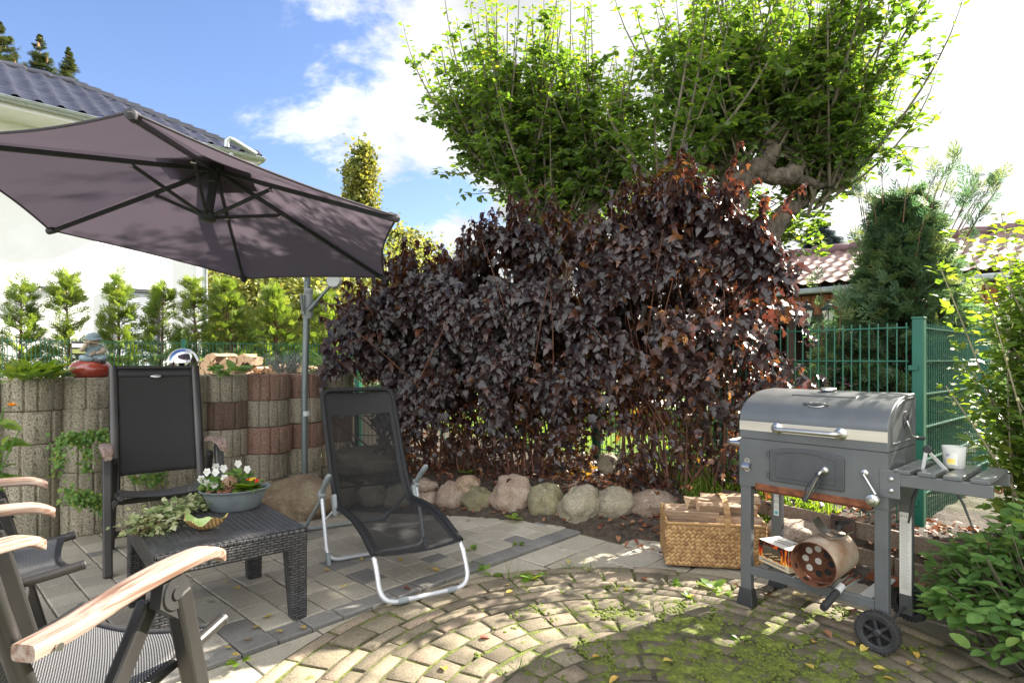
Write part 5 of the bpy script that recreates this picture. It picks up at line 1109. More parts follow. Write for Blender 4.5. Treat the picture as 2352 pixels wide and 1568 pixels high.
def sheet_uv(fn, nu, nv, name, mat, parent, W, H, thick=.0):
    me = bpy.data.meshes.new(name); vs = [tuple(fn(i/nu, j/nv)) for j in range(nv+1) for i in range(nu+1)]
    fs = [(j*(nu+1)+i, j*(nu+1)+i+1, (j+1)*(nu+1)+i+1, (j+1)*(nu+1)+i) for j in range(nv) for i in range(nu)]
    me.from_pydata(vs, [], fs); uv = me.uv_layers.new(name='UVMap')
    for p in me.polygons:
        for li in p.loop_indices:
            k = me.loops[li].vertex_index; uv.data[li].uv = (W*(k % (nu+1))/nu, H*(k//(nu+1))/nv)
    me.polygons.foreach_set('use_smooth', [True]*len(me.polygons)); me.materials.append(mat)
    o = bpy.data.objects.new(name, me); COL.objects.link(o); o.parent = parent
    if thick: s = o.modifiers.new('thick', 'SOLIDIFY'); s.thickness = thick
    return o
def arc(c, r, a0, a1, n, u, v): 
    c = Vector(c); return [c+Vector(u)*(r*math.cos(a0+(a1-a0)*i/n))+Vector(v)*(r*math.sin(a0+(a1-a0)*i/n)) for i in range(n+1)]
def rounded(path, r, n=6):
    """polyline with rounded corners"""
    P = [Vector(p) for p in path]; out = [P[0]]
    for i in range(1, len(P)-1):
        a, b, c = P[i-1], P[i], P[i+1]; d1 = (a-b); d2 = (c-b); q = min(r, d1.length*.49, d2.length*.49); s = b+d1.normalized()*q; e = b+d2.normalized()*q
        for k in range(n+1): t = k/n; out.append(s*(1-t)**2+b*2*t*(1-t)+e*t*t)
    out.append(P[-1]); return out

# ------------------------------------------------------------------ folding high back chairs
def chair():
    """local frame: +y is the way the sitter faces, origin on the ground between the front feet"""
    r = empty('folding_chair'); W = .235
    for s in (-1, 1):
        x = s*.290; b = MB()
        b.bar((x, -.155, .63), (x, -.005, 0.0), .046, .050, up=(0,1,0)); b.build('leg', M_ALU, r, smooth=0, bevel=.008)
        b = MB(); b.bar((x-s*.040, -.20, .615), (x-s*.040, -.60, 0.0), .034, .046, up=(0,1,0)); b.build('leg', M_ALU, r, smooth=0, bevel=.008)
        b = MB(); Mx = Matrix.Rotation(R_(90), 3, 'Y'); b.lathe([(.040,-.019), (.043,-.014), (.043,.014), (.040,.019)], 22, (x,-.178,.632), Mx); b.lathe([(.016,-.023), (.016,.023)], 16, (x,-.178,.632), Mx)
        b.prism([(-.05,-.02), (.03,-.085), (.075,-.085), (.045,.02), (.02,.035), (-.04,.035)], .030, Matrix(((0,1,0),(1,0,0),(0,0,1))), (x-.015,-.178,.632)); b.build('pivot', M_ALUD, r, smooth=40)
        # teak arm, bowed along its length
        def af(u, v, x=x): 
            y = .005-.545*u; z = .682+.018*math.sin(math.pi*min(1, u*1.15+.05))-.030*max(0, .14-u)**2/.0196*.8-.02*u; a = 2*math.pi*v; w = .029*(1-.35*max(0, (.10-u)/.10)**2)+.003*math.sin(u*5); h = .0165
            c, sn = math.cos(a), math.sin(a); k = 1/max(abs(c)**6+abs(sn)**6, 1e-6)**(1/6); return (x+w*c*k, y, z+h*sn*k)
        b = MB(); b.sheet(lambda u, v: af(u, v), 26, 24); e0 = [af(0, j/24) for j in range(24)]; e1 = [af(1, j/24) for j in range(24)]; b.add(e0, [tuple(range(24))]); b.add(e1, [tuple(reversed(range(24)))])
        arm = b.build('armrest', M_TEAK, r, smooth=50)
        b = MB(); b.lathe([(.008,-.002), (.008,.002)], 12, (x+s*.030,-.495,.655), Mx); b.build('screw', M_SCREW, arm)
        # back post, flat oval tube leaning back
        b = MB(); b.tube([(s*W,-.42,.34), (s*W,-.452,.45), (s*W,-.556,.78), (s*W,-.680,1.155)], [.024,.026,.026,.025], 16, ell=.62); b.build('back_post', M_ALU, r, smooth=50)
        b = MB(); b.tube(rounded([(s*W,-.46,.385), (s*W,-.2,.405), (s*W,.0,.43), (s*W,.085,.444)], .1), .0165, 14); o = b.build('seat_rail', M_ALU, r, smooth=50)
        b = MB(); b.lathe([(.0172,0), (.0172,.012), (.013,.016)], 14, (s*W,.082,.4435), Matrix.Rotation(R_(-81), 3, 'X')); b.build('end_cap', M_ALUD, o)
        b = MB(); b.lathe([(.012,-.003), (.012,.004), (.008,.007)], 14, (x+s*.014,-.068,.275), Matrix.Rotation(R_(90*s), 3, 'Y')); b.build('bolt', M_SCREW, r)
        b = MB(); b.bar((s*(W+.01),-.075,.405), (x-s*.01,-.085,.345), .02, .03); b.build('seat_bracket', M_ALUD, r, smooth=0, bevel=.004)
    b = MB(); b.bar((-.26,-.53,.10), (.26,-.53,.10), .022, .045); b.build('stretcher', M_ALU, r, smooth=0, bevel=.006)
    b = MB(); b.bar((-W,-.16,.375), (W,-.16,.375), .022, .03); b.build('crossbar', M_ALU, r, smooth=0, bevel=.006)
    b = MB(); b.tube([(-W,-.676,1.145), (W,-.676,1.145)], .011, 10); b.build('top_bar', M_ALU, r)
    def seat(u, v): x = (u-.5)*2*W; y = -.43+.495*v; k = (1-(2*u-1)**2); z = .392+.045*v-.034*k*(1-.2*v)+.012; return (x, y-.028*k*(v**6), z)
    sheet_uv(lambda u, v: seat(u, v), 14, 20, 'seat', M_SLINGN, r, .47, .44, .003)
    def hem(u, v): p = seat(u, .945+.055*v); return (p[0], p[1], p[2]+.0025)
    o = sheet_uv(hem, 14, 2, 'seat_hem', M_HEM, r, .47, .03, .003)
    def back(u, v): x = (u-.5)*2*(W-.005); z = .475+.665*v; y = -.462-.218*((z-.475)/.68); k = 1-(2*u-1)**2; return (x, y-.020*k*(1-v*.6), z)
    sheet_uv(back, 12, 22, 'backrest', M_SLING, r, .46, .665, .003)
    o = sheet_uv(lambda u, v: (lambda p: (p[0], p[1]+.003, p[2]))(back(u, .915+.075*v)), 12, 2, 'top_hem', M_HEM, r, .46, .04, .002)
    b = MB(); b.lathe([(.030,-.0015), (.032,0), (.028,.003), (0,.004)], 28, (0,-.652,1.088), Matrix.Rotation(R_(-72), 3, 'X'), sx=1, sy=.36); b.build('badge', M_CHROME, r)
    return r
def chairs():
    G = 'folding chairs with wooden arms'
    c = chair(); tag(c, 'high back folding chair standing in front of the planter wall, facing the camera', 'chair', G)
    spots = [(-1.985,3.375, (.60,-.80), None), (-1.80,2.27, (.76,.65), 'folding chair at the left edge whose dark mesh seat points toward the coffee table'), (-1.09,1.65, (.17,.985), 'nearest folding chair in the corner, with a sunlit wooden armrest across the table leg')]
    for i, (x, y, f, lab) in enumerate(spots):
        o = c if i == 0 else copy_tree(c); o.location = (x, y, 0); o.rotation_euler = (0, 0, math.atan2(-f[0], f[1])); o['group'] = G
        if lab: o['label'] = lab
chairs()

# ------------------------------------------------------------------ wicker look coffee table and what stands on it
def mat_rattan(name, top):
    m, nt, p, out = nodes(name); v = coords(nt); sp = nt.nodes.new('ShaderNodeSeparateXYZ'); nt.links.new(v, sp.inputs[0])
    if top: U, Vv = sp.outputs[0], sp.outputs[1]; su, sv = 26.0, 19.0
    else: U = mth(nt, 'ADD', sp.outputs[0], sp.outputs[1]); Vv = sp.outputs[2]; su, sv = 36.0, 19.0
    cb = nt.nodes.new('ShaderNodeCombineXYZ'); nt.links.new(U, cb.inputs[0]); nt.links.new(Vv, cb.inputs[1])
    br = nt.nodes.new('ShaderNodeTexBrick'); nt.links.new(cb.outputs[0], br.inputs['Vector']); br.inputs['Scale'].default_value = 1.0; br.offset = .5
    br.inputs['Brick Width'].default_value = su*.001; br.inputs['Row Height'].default_value = sv*.001*(.62 if not top else .75); br.inputs['Mortar Size'].default_value = .0028; br.inputs['Mortar Smooth'].default_value = 1.0
    br.inputs['Color1'].default_value = (.045,.045,.048,1); br.inputs['Color2'].default_value = (.085,.085,.09,1); br.inputs['Mortar'].default_value = (.003,.003,.0035,1)
    nt.links.new(br.outputs['Color'], p.inputs['Base Color']); p.inputs['Roughness'].default_value = .36
    w = mth(nt, 'SINE', mth(nt, 'MULTIPLY', U, 6.283/(su*.001)))
    h = mth(nt, 'ADD', mth(nt, 'MULTIPLY', br.outputs['Fac'], -1.0), mth(nt, 'MULTIPLY', w, .25)); bump(nt, p, h, 1.0, .007); return m
T_FR, T_FL, T_BL, T_BR = (Vector((-.985,2.735,0)), Vector((-1.395,2.31,0)), Vector((-1.90,2.87,0)), Vector((-1.40,3.235,0)))
TC = (T_FR+T_FL+T_BL+T_BR)/4; T_ANG = math.atan2(.415+.365, .41+.50)
TW, TD, TH = .62, .72, .42
def coffee_table():
    r = empty('coffee_table', TC, T_ANG); tag(r, 'dark grey wicker look coffee table with four square legs', 'table')
    mt, ms = mat_rattan('wicker_top', True), mat_rattan('wicker_side', False)
    b = MB(); b.box((0,0,TH-.012), (TW,TD,.024)); b.build('tabletop', mt, r, smooth=0, bevel=.010, seg=3)
    for nm, c, s in (('apron', (0,-TD/2+.012,TH-.058), (TW-.004,.020,.072)), ('apron', (0,TD/2-.012,TH-.058), (TW-.004,.020,.072)), ('apron', (-TW/2+.012,0,TH-.058), (.020,TD-.048,.072)), ('apron', (TW/2-.012,0,TH-.058), (.020,TD-.048,.072))):
        b = MB(); b.box(c, s); b.build(nm, ms, r, smooth=0, bevel=.004)
    for sx in (-1, 1):
        for sy in (-1, 1):
            b = MB(); x, y = sx*(TW/2-.045), sy*(TD/2-.045); k = .0; vs = []
            for z, h, o in ((0,.034,.010), (TH-.10,.044,.0), (TH-.022,.046,.0)):
                for (a, c) in ((-1,-1), (1,-1), (1,1), (-1,1)): vs.append((x+sx*o+a*h, y+sy*o+c*h, z))
            fs = [(i*4+j, i*4+(j+1) % 4, i*4+4+(j+1) % 4, i*4+4+j) for i in range(2) for j in range(4)]+[(3,2,1,0), (8,9,10,11)]; b.add(vs, fs); b.build('leg', ms, r, smooth=0, bevel=.008)
    return r
coffee_table()
TZ = TH+.0
def on_table(x, y, z=TZ): return gp(x, y, z)
def bowl_planting():
    c = on_table(536, 1180); c = at(536, 1168, c.y+.09); cx, cy = c.x, c.y+.02; mz = plain('zinc_bowl', (.20,.235,.25), (.29,.325,.335), 14, .5, .35, .15, 40)
    ang = R_(28); r = empty('zinc_bowl', (cx, cy, TZ), ang); tag(r, 'oval grey zinc bowl planted with spring flowers on the coffee table', 'bowl')
    b = MB(); b.lathe([(.0,.0), (.108,.0), (.118,.008), (.150,.085), (.157,.098), (.170,.104), (.172,.108), (.166,.110), (.152,.104), (.146,.090), (.13,.07)], 48, sx=1.0, sy=.78); b.build('shell', mz, r, smooth=60)
    b = MB(); b.sheet(lambda u, v: (1.0*.148*u*math.cos(6.2832*v), .78*.148*u*math.sin(6.2832*v), .090+.012*mnoise.noise(Vector((u*6*math.cos(6.28*v), u*6*math.sin(6.28*v), 2)))+.008), 12, 40); b.build('soil', M_SOIL, r)
    A = Matrix.Rotation(ang, 3, 'Z'); P = lambda x, y, z: Vector((cx, cy, TZ+z))+A @ Vector((x, y, 0))
    # bark chips
    mch = plain('bark_chip', (.09,.03,.018), (.20,.085,.05), 60, .8, 0, .4, 120)
    for k, (x, y) in enumerate([(-.115,-.045), (-.075,-.075), (-.04,-.085), (-.09,-.02), (-.125,.0)]):
        b = MB(); b.box((0,0,.008), (.045,.020,.012), Matrix.Rotation(rng.uniform(0,3), 3, 'Z') @ Matrix.Rotation(rng.normal()*.3, 3, 'X')); o = b.build('bark_chip', mch, smooth=0, bevel=.004); o.location = P(x, y, .100); tag(o, 'reddish brown bark chip on the soil of the zinc bowl', 'bark chip', 'bark chips in the zinc bowl')
    mw = leafmat('white_petal', [(.74,.73,.70), (.82,.81,.79)], [(.8,.8,.72)]*2, .5, .25); my = plain('yellow_eye', (.75,.50,.04), None, 5, .6)
    def pansy(base, n, spread, H, label, nf):
        r2 = empty('pansy_plant', base); tag(r2, label, 'flowering plant', 'white pansies in the zinc bowl'); lv = LC(); a = rng.uniform(0,6.28,n); t = np.sqrt(rng.random(n)); lv.add(leaf_serrate(.30,.2,.05), np.stack([np.cos(a)*spread*t*.8, np.sin(a)*spread*t*.8, rng.uniform(.0,H*.75,n)],1), np.stack([np.cos(a),np.sin(a),rng.uniform(-.1,.9,n)],1), np.stack([-np.cos(a)*.3,-np.sin(a)*.3,np.ones(n)],1)+rng.normal(size=(n,3))*.3, rng.uniform(.028,.050,n)); lv.build('leaves', ML_LOW, r2); st = MB()
        for (x, y, z) in nf:
            st.tube([(x*.3,y*.3,.0), (x*.8,y*.8,z*.7), (x,y,z)], .0015, 5); fl = LC(); aim = V3((-cx, -cy, .75)); aim = aim/np.linalg.norm(aim)+rng.normal(size=3)*.25; aim /= np.linalg.norm(aim); u = unit(np.cross(aim, (0,0,1.))); w = np.cross(u, aim)
            aa = R_(90)+np.array([0.55,-.55,1.75,-1.75,3.14]); Dn = np.cos(aa)[:,None]*u+np.sin(aa)[:,None]*w+aim*.18
            fl.add(leaf_oval(.46,.02,.12), np.repeat([V3((x,y,z))],5,0), Dn, np.repeat([aim],5,0), np.array([.021,.021,.020,.020,.024])); f = fl.build('flower', mw, r2); e = MB(); e.lathe([(0,-.002), (.0035,0), (0,.002)], 8, Vector((x,y,z))+Vector(aim)*.003); e.build('flower_eye', my, f)
        st.build('stems', ML_LOW, r2)
    pansy(P(-.085,.03,.095), 170, .075, .09, 'white pansy plant with a cluster of flowers on the left side of the zinc bowl', [(-.035,-.03,.105), (-.01,.01,.125), (.035,0,.118), (.012,-.035,.105), (-.06,-.04,.070), (-.075,.01,.05), (.06,-.04,.075), (.02,-.065,.045), (-.02,-.06,.055)])
    pansy(P(.02,.055,.095), 130, .07, .10, 'white pansy plant with one large flower at the back of the zinc bowl', [(.01,-.03,.135), (.045,.0,.10)])
    # primrose: broad yellow green rosette with red and yellow flowers
    pr = empty('primrose', P(.055,-.040,.097)); tag(pr, 'primrose with crinkled yellow green leaves and small red and yellow flowers', 'flowering plant'); lv = LC(); n = 34; a = rng.uniform(0,6.28,n); lv.add(leaf_oval(.34,.05,.28), np.stack([np.cos(a)*.012,np.sin(a)*.012,np.full(n,.004)],1), np.stack([np.cos(a),np.sin(a),rng.uniform(.1,1.1,n)],1), np.stack([-np.cos(a)*.5,-np.sin(a)*.5,np.ones(n)],1), rng.uniform(.055,.100,n)); lv.build('leaves', ML_FRESH, pr)
    for col, nm, offs in (((.62,.035,.012), 'red_flower', [(.0,.012,.052), (.045,.015,.05), (.052,-.005,.046)]), ((.80,.52,.03), 'yellow_flower', [(.018,.016,.056), (.03,.012,.058), (.022,-.004,.052)])):
        mf = leafmat(nm+'_petal', [col, tuple(min(1, q*1.2) for q in col)], [col]*2, .5, .25)
        for o_ in offs:
            fl = LC(); aa = np.linspace(0,6.28,6)[:5]; fl.add(leaf_oval(.45,.02,.05), np.repeat([V3(o_)],5,0), np.stack([np.cos(aa),np.sin(aa)*.7-.2,np.full(5,.35)],1), np.tile((0,-.6,.8),(5,1)), np.full(5,.012)); fl.build(nm, mf, pr)
    # twig ball
    tb = empty('twig_ball', P(-.030,-.028,.140)); tag(tb, 'small woven twig ball between the pansies and the primrose', 'twig ball'); b = MB()
    for k in range(16):
        n_ = Vector(rng.normal(size=3)).normalized(); u = n_.orthogonal().normalized(); w = n_.cross(u); o_ = n_*rng.uniform(-.012,.012); b.tube([o_+(u*math.cos(t)+w*math.sin(t))*.036*rng.uniform(.97,1.03) for t in np.linspace(0,6.283,17)[:-1]], .0014, 5, closed=True)
    b.build('twigs', plain('tan_twig', (.24,.12,.07), (.38,.23,.15), 30, .7), tb)
    return cx, cy
bowl_planting()
def ivy():
    ml = leafmat('variegated_ivy_leaf', [(.07,.13,.04), (.20,.27,.10), (.42,.46,.22), (.58,.58,.36)], [(.2,.32,.06), (.34,.42,.1), (.5,.52,.16), (.55,.52,.2)], .42, .28)
    r = empty('ivy_garland', on_table(400, 1190)); tag(r, 'variegated ivy trailing over the back left corner of the coffee table', 'plant'); O = V3(on_table(400,1190)); lv = LC(); st = MB(); lf = leaf_lobed(.52,.14,.06)
    spots = [(470,1166), (440,1168), (415,1176), (395,1186), (372,1196), (352,1206), (335,1214), (318,1220), (385,1205), (360,1216)]
    pts = [V3(on_table(x, y+6))-O+V3((0,0,.035+.012*math.sin(i*2))) for i, (x, y) in enumerate(spots)]
    st.tube(pts, .0025, 5)
    for i, p in enumerate(pts):
        m = 70; a = rng.uniform(0,6.28,m); P = p+rng.normal(size=(m,3))*V3((.034,.034,.019))*(1.25 if i > 3 else 1.0)+V3((0,0,.006)); P[:,2] = np.maximum(P[:,2], .008); lv.add(lf, P, np.stack([np.cos(a),np.sin(a),rng.uniform(-.5,.35,m)],1), V3((0,-.25,1))+rng.normal(size=(m,3))*.45, rng.uniform(.018,.038,m), np.clip(rng.beta(2,2,m)+(.15 if i > 4 else -.05), 0, 1))
        for k in range(5): e = p+rng.normal(size=3)*V3((.05,.05,.02)); st.tube([p, (p+e)/2+V3((0,0,.015)), e], .0016, 4)
    st.build('stems', M_STEM, r); lv.build('leaves', ml, r)
ivy()
def shell_bowl():
    p = on_table(460, 1222); mo = plain('glazed_orange_shell', (.58,.33,.11), (.74,.49,.22), 24, .3, 0, 0, spec=.6); nt = mo.node_tree; pb = [n for n in nt.nodes if n.type == 'BSDF_PRINCIPLED'][0]
    v = coords(nt); sp = nt.nodes.new('ShaderNodeSeparateXYZ'); nt.links.new(v, sp.inputs[0]); s = mth(nt, 'SINE', mth(nt, 'MULTIPLY', sp.outputs[0], 430)); bump(nt, pb, s, .8, .004)
    src = pb.inputs['Base Color'].links[0].from_socket; nt.links.new(mul(nt, src, ramp(nt, s, [(0.2, .55), (0.75, 1.15)])), pb.inputs['Base Color'])
    mg = plain('green_glaze', (.24,.36,.10), (.42,.52,.20), 30, .22)
    r = empty('shell_bowl', (p.x, p.y+.045, TZ), R_(8)); tag(r, 'shell shaped ceramic bowl, ribbed orange outside and green inside', 'bowl')
    def rim(t): return 1+.10*math.cos(t*2)+.05*math.sin(t*3+.6)
    def zr(t): return .050+.014*math.cos(2*t+.4)+.010*math.sin(5*t)
    def sh(ins):
        def f(u, v):
            t = 6.2832*v; q = u**.75; R = .076*rim(t)-ins; return (R*q*math.cos(t)*1.12, R*q*math.sin(t)*.72, (zr(t))*u**2.0+(.006 if ins else 0)*(1-u**4))
        return f
    b = MB(); b.sheet(sh(0), 16, 72); b.build('outside', mo, r, smooth=180); b = MB(); b.sheet(lambda u, v: sh(.004)(u, v), 16, 72)
    # rim closing the two skins
    b.build('inside', mg, r, smooth=180); b = MB(); n = 72; b.sheet(lambda u, v: Vector(sh(0)(1, v)).lerp(Vector(sh(.004)(1, v)), u)+Vector((0,0,.0006)), 1, 72); b.build('rim', mo, r, smooth=180)
shell_bowl()

# ------------------------------------------------------------------ sun lounger
def lounger():
    S = Vector((.854,.52,0)); org = Vector((-.84,3.62,0))
    r = empty('sun_lounger', org, math.atan2(S.y, S.x)); tag(r, 'folding sun lounger with black mesh fabric and silver tube frame', 'lounger')
    # local x = across the seat (towards picture right), local y = backwards; forward is -y
    W = .240; R = .0130; FY = -.80
    rail = [(-.005,.300), (-.17,.318), (-.34,.312), (-.50,.282), (-.70,.215)]
    path = [(-W,y,z) for y, z in rail]+[(-W,FY,.015), (W,FY,.015)]+[(W,y,z) for y, z in rail[::-1]]
    b = MB(); b.tube(rounded(path, .09, 7), R, 12); b.build('seat_frame', M_SILVER, r)
    for sx in (-1, 1):
        b = MB(); b.tube([(sx*.160,FY,.015), (sx*.105,FY,.015)], .0150, 14)
        for k in range(6): b.tube([(sx*(.152-.008*k),FY,.015), (sx*(.149-.008*k),FY,.015)], .0165, 14)
        b.build('foot_grip', M_GREYPL, r)
    path = [(-W,0,.300), (-W,.12,.44), (-W,.26,.71), (-W,.400,.995), (W,.400,.995), (W,.26,.71), (W,.12,.44), (W,0,.300)]
    b = MB(); b.tube(rounded(path, .075, 7), R+.0025, 12); b.build('back_frame', M_BLACKF, r)
    # base: a steep front U and a rear U leaning back, joined under the arm handles
    BW = .305; JY, JZ = .115, .375
    path = [(-BW,JY,JZ), (-BW,.06,.24), (-BW,-.035,.016), (BW,-.035,.016), (BW,.06,.24), (BW,JY,JZ)]
    b = MB(); b.tube(rounded(path, .075, 7), R, 12); b.build('base_frame', M_SILVER, r)
    path = [(-BW+.012,JY+.01,JZ-.01), (-BW+.012,.69,.016), (BW-.012,.69,.016), (BW-.012,JY+.01,JZ-.01)]
    b = MB(); b.tube(rounded(path, .05, 6), R-.001, 12); b.build('rear_frame', M_GREYPL, r)
    for sx in (-1, 1):
        for y in (-.035, .685):
            b = MB(); b.prism([(-.035,0), (.035,0), (.014,.062), (-.014,.062)], .022, Matrix.Rotation(R_(90), 3, 'Z'), (sx*BW+.011,y,.0)); b.build('foot_shoe', M_GREYPL, r, smooth=0, bevel=.003)
        b = MB(); b.box((sx*BW,JY,JZ), (.040,.055,.046), Matrix.Rotation(R_(35), 3, 'X')); j = b.build('arm_joint', M_GREYPL, r, smooth=0, bevel=.010)
        b = MB(); b.tube([(sx*BW,JY-.005,JZ+.01), (sx*BW,JY-.06,JZ+.06), (sx*BW,JY-.12,JZ+.105), (sx*BW,-.055,.515), (sx*BW,-.072,.525)], [.014,.0165,.0185,.0175,.006], 14); b.build('armrest', M_GREYPL, r)
        b = MB(); b.box((sx*(W+.014),.02,.345), (.024,.05,.085), Matrix.Rotation(R_(-20), 3, 'X')); b.box((sx*(W+.016),-.012,.298), (.028,.038,.055)); b.build('hinge', M_GREYPL, r, smooth=0, bevel=.006)
        b = MB(); b.tube([(sx*(W+.02),.0,.30), (sx*(BW-.005),.055,.235)], .007, 8); b.build('hinge_pin', M_SILVER, r)
    # cloth in one run from the top of the back to the end of the seat
    prof = [(.396,.992), (.26,.712), (.13,.452), (.045,.348), (0,.310), (-.17,.320), (-.34,.317), (-.50,.286), (-.695,.220)]
    d = [0]
    for i in range(len(prof)-1): d.append(d[-1]+math.hypot(prof[i+1][0]-prof[i][0], prof[i+1][1]-prof[i][1]))
    pd = np.array(d)/d[-1]; py = np.array([p[0] for p in prof]); pz = np.array([p[1] for p in prof])
    def cl(u, v):
        y = np.interp(v, pd, py); z = np.interp(v, pd, pz); k = (1-(2*u-1)**2)
        sag = .045*k if v < .52 else .05*k*(1-abs((v-.72)/.28)**2*.5)
        if v < .52: return ((u-.5)*2*W, y+sag*.6, z-sag*.35)
        return ((u-.5)*2*W, y, z-sag*.75)
    sheet_uv(cl, 18, 70, 'fabric', M_SHEER, r, .47, d[-1])
    for sx in (0, 1):
        def hem(u, v): p = cl((.085*u) if sx == 0 else 1-.085*u, v); return (p[0], p[1]-.001, p[2]+.0018)
        sheet_uv(hem, 3, 60, 'side_hem', M_BLACKF, r, .04, d[-1])
        b = MB(); P_ = [Vector(cl(sx, t)) for t in np.linspace(.47, .995, 22)]; b.tube(P_, R+.0035, 10); b.build('tube_sleeve', M_BLACKF, r)
    o = sheet_uv(lambda u, v: (lambda p: (p[0], p[1]-.0015, p[2]+.001))(cl(.085+.83*u, .005+.105*v)), 12, 4, 'head_hem', M_BLACKF, r, .4, .1)
    o = sheet_uv(lambda u, v: (lambda p: (p[0], p[1]-.0015, p[2]+.002))(cl(.085+.83*u, .972+.028*v)), 12, 2, 'front_hem', M_BLACKF, r, .4, .03)
    b = MB(); b.tube([(-W,.10,.41), (-.12,.15,.395), (0,.165,.39), (.12,.15,.395), (W,.10,.41)], .006, 8); b.build('crossbar', M_BLACKF, r)
lounger()

# ------------------------------------------------------------------ cantilever umbrella and the boulder that carries it
def umbrella():
    k = .83; C = lambda v: Vector((v[0]*k, v[1]*k, CAM_H+(v[2]-CAM_H)*k))
    rim = [C(v) for v in ((-1.79328,2.74279,2.36326), (-.74057,3.77853,2.12347), (-1.12999,5.21001,1.92939), (-2.57212,5.60575,1.97510), (-3.62483,4.57001,2.21489), (-3.23541,3.13854,2.40897))]
    apex = C((-2.14870,4.24543,2.62583)); low = C((-2.17951,4.18094,2.21195)); ctr = sum(rim, Vector())/6; nrm = (apex-ctr).normalized()
    px, py = -1.645, 4.63; r = empty('cantilever_umbrella', (px, py, .15)); O = Vector((px, py, .15)); tag(r, 'faded mauve cantilever umbrella with grey ribs, tilted over the chairs', 'umbrella'); L = lambda v: Vector(v)-O
    # canopy: six bellied panels, slightly hanging rim
    mc, nt, p, out = nodes('faded_mauve_canvas'); v = coords(nt)
    base = ramp(nt, tnoise(nt, v, 2.2, 4), [(0.32, (.052,.048,.056)), (0.7, (.072,.067,.077))])
    scr = mapping(nt, v, (3.5,26,9), (0,0,R_(35))); base = mul(nt, base, (.22,.20,.21), 'MIX', ramp(nt, tnoise(nt, scr, 2.4, 5, .7), [(0.70, 0.0), (0.80, .38)]))
    base = mul(nt, base, (.095,.066,.094), 'MIX', ramp(nt, tnoise(nt, v, 1.1, 4), [(0.52, 0.0), (0.72, .5)]))
    nt.links.new(base, p.inputs['Base Color']); p.inputs['Roughness'].default_value = .85; bump(nt, p, tnoise(nt, v, 500, 2), .15, .001)
    tn = nt.nodes.new('ShaderNodeBsdfTranslucent'); tn.inputs[0].default_value = (.18,.145,.185,1); mx = nt.nodes.new('ShaderNodeMixShader'); mx.inputs[0].default_value = .20; nt.links.new(p.outputs[0], mx.inputs[1]); nt.links.new(tn.outputs[0], mx.inputs[2]); nt.links.new(mx.outputs[0], out.inputs[0])
    b = MB()
    for i in range(6):
        A, B = rim[i], rim[(i+1) % 6]; nu, nv = 14, 16
        def fn(u, v, A=A, B=B):
            e = A.lerp(B, u); q = apex.lerp(e, v); w = 4*u*(1-u); inward = (apex-e); inward.normalize()
            q = q-nrm*(.030*w*v*(1-.3*v))+inward*(.055*w*v**6)
            f = 1.2*mnoise.noise(Vector((q.x*3.1, q.y*3.1, 1)))*.011; return L(q+nrm*f*v*(1-v)*4*w)
        b.sheet(fn, nu, nv)
    cn = b.build('canopy', mc, r, smooth=25)
    b = MB()
    for i in range(6):
        A, B = rim[i], rim[(i+1) % 6]
        pts = []
        for u in np.linspace(0, 1, 15): e = A.lerp(B, u); w = 4*u*(1-u); pts.append(L(e+(apex-e).normalized()*(.055*w)-nrm*.030*w*.7))
        b.tube(pts, .006, 6)
    b.build('hem', mc, cn)
    for i in range(6):                                                 # corner pockets
        d = (rim[i]-apex).normalized(); b = MB(); b.tube([L(rim[i]-d*.05-nrm*.012), L(rim[i]+d*.004-nrm*.010), L(rim[i]+d*.012-nrm*.002)], [.026,.022,.008], 10); b.build('corner_pocket', mc, cn)
    mv = apex+nrm*.05; b = MB()
    for i in range(6):
        A, B = apex.lerp(rim[i], .22)+nrm*.02, apex.lerp(rim[(i+1) % 6], .22)+nrm*.02; b.add([L(mv), L(A), L(B)], [(0,1,2)])
    b.build('vent_cap', mc, cn, smooth=0)
    mr = plain('dark_grey_rib', (.035,.043,.042), (.05,.058,.056), 12, .42, .4, .03, 90)
    hub = apex-nrm*.035
    for i in range(6):
        d = (rim[i]-hub); b = MB(); b.bar(L(hub+d*.03-nrm*.012), L(rim[i]-nrm*.020-d.normalized()*.02), .016, .026, up=nrm); rb = b.build('rib', mr, r, smooth=0, bevel=.003)
        m = hub+d*.335-nrm*.034; b = MB(); b.bar(L(low+(m-low)*.05), L(m), .014, .020, up=nrm); b.build('strut', mr, rb, smooth=0, bevel=.003)
        b = MB(); b.tube([L(m-nrm*.012+(d.cross(nrm)).normalized()*.014), L(m-nrm*.012-(d.cross(nrm)).normalized()*.014)], .006, 8); b.build('rivet', M_SCREW, rb)
    b = MB(); ax = (hub-low); q = ax.to_track_quat('Z', 'Y').to_matrix(); Lh = ax.length
    b.lathe([(.028,-.02), (.046,-.01), (.046,.028), (.024,.04), (.024,Lh*.70), (.031,Lh*.72), (.031,Lh*.93), (.048,Lh*.95), (.048,Lh+.02), (.02,Lh+.04)], 22, L(low), q); b.build('hub', mr, r, smooth=35)
    # pole, clamp, crank arm and boom
    mp = plain('grey_pole', (.125,.15,.155), (.16,.185,.19), 7, .36, .45, .03, 60); ml = plain('light_grey_plastic', (.40,.42,.42), (.46,.48,.48), 9, .5)
    b = MB(); b.tube([(0,0,.02), (.0,0,.8), (.035,0,2.25)], .0245, 20); b.build('pole', mp, r)
    b = MB(); b.lathe([(.0245,0), (.029,.004), (.029,.036), (.0245,.04)], 20, (.012,0,.60)); b.build('joint_collar', ml, r)
    P0 = lambda x, y, Y=4.60: L(at(x, y, Y))
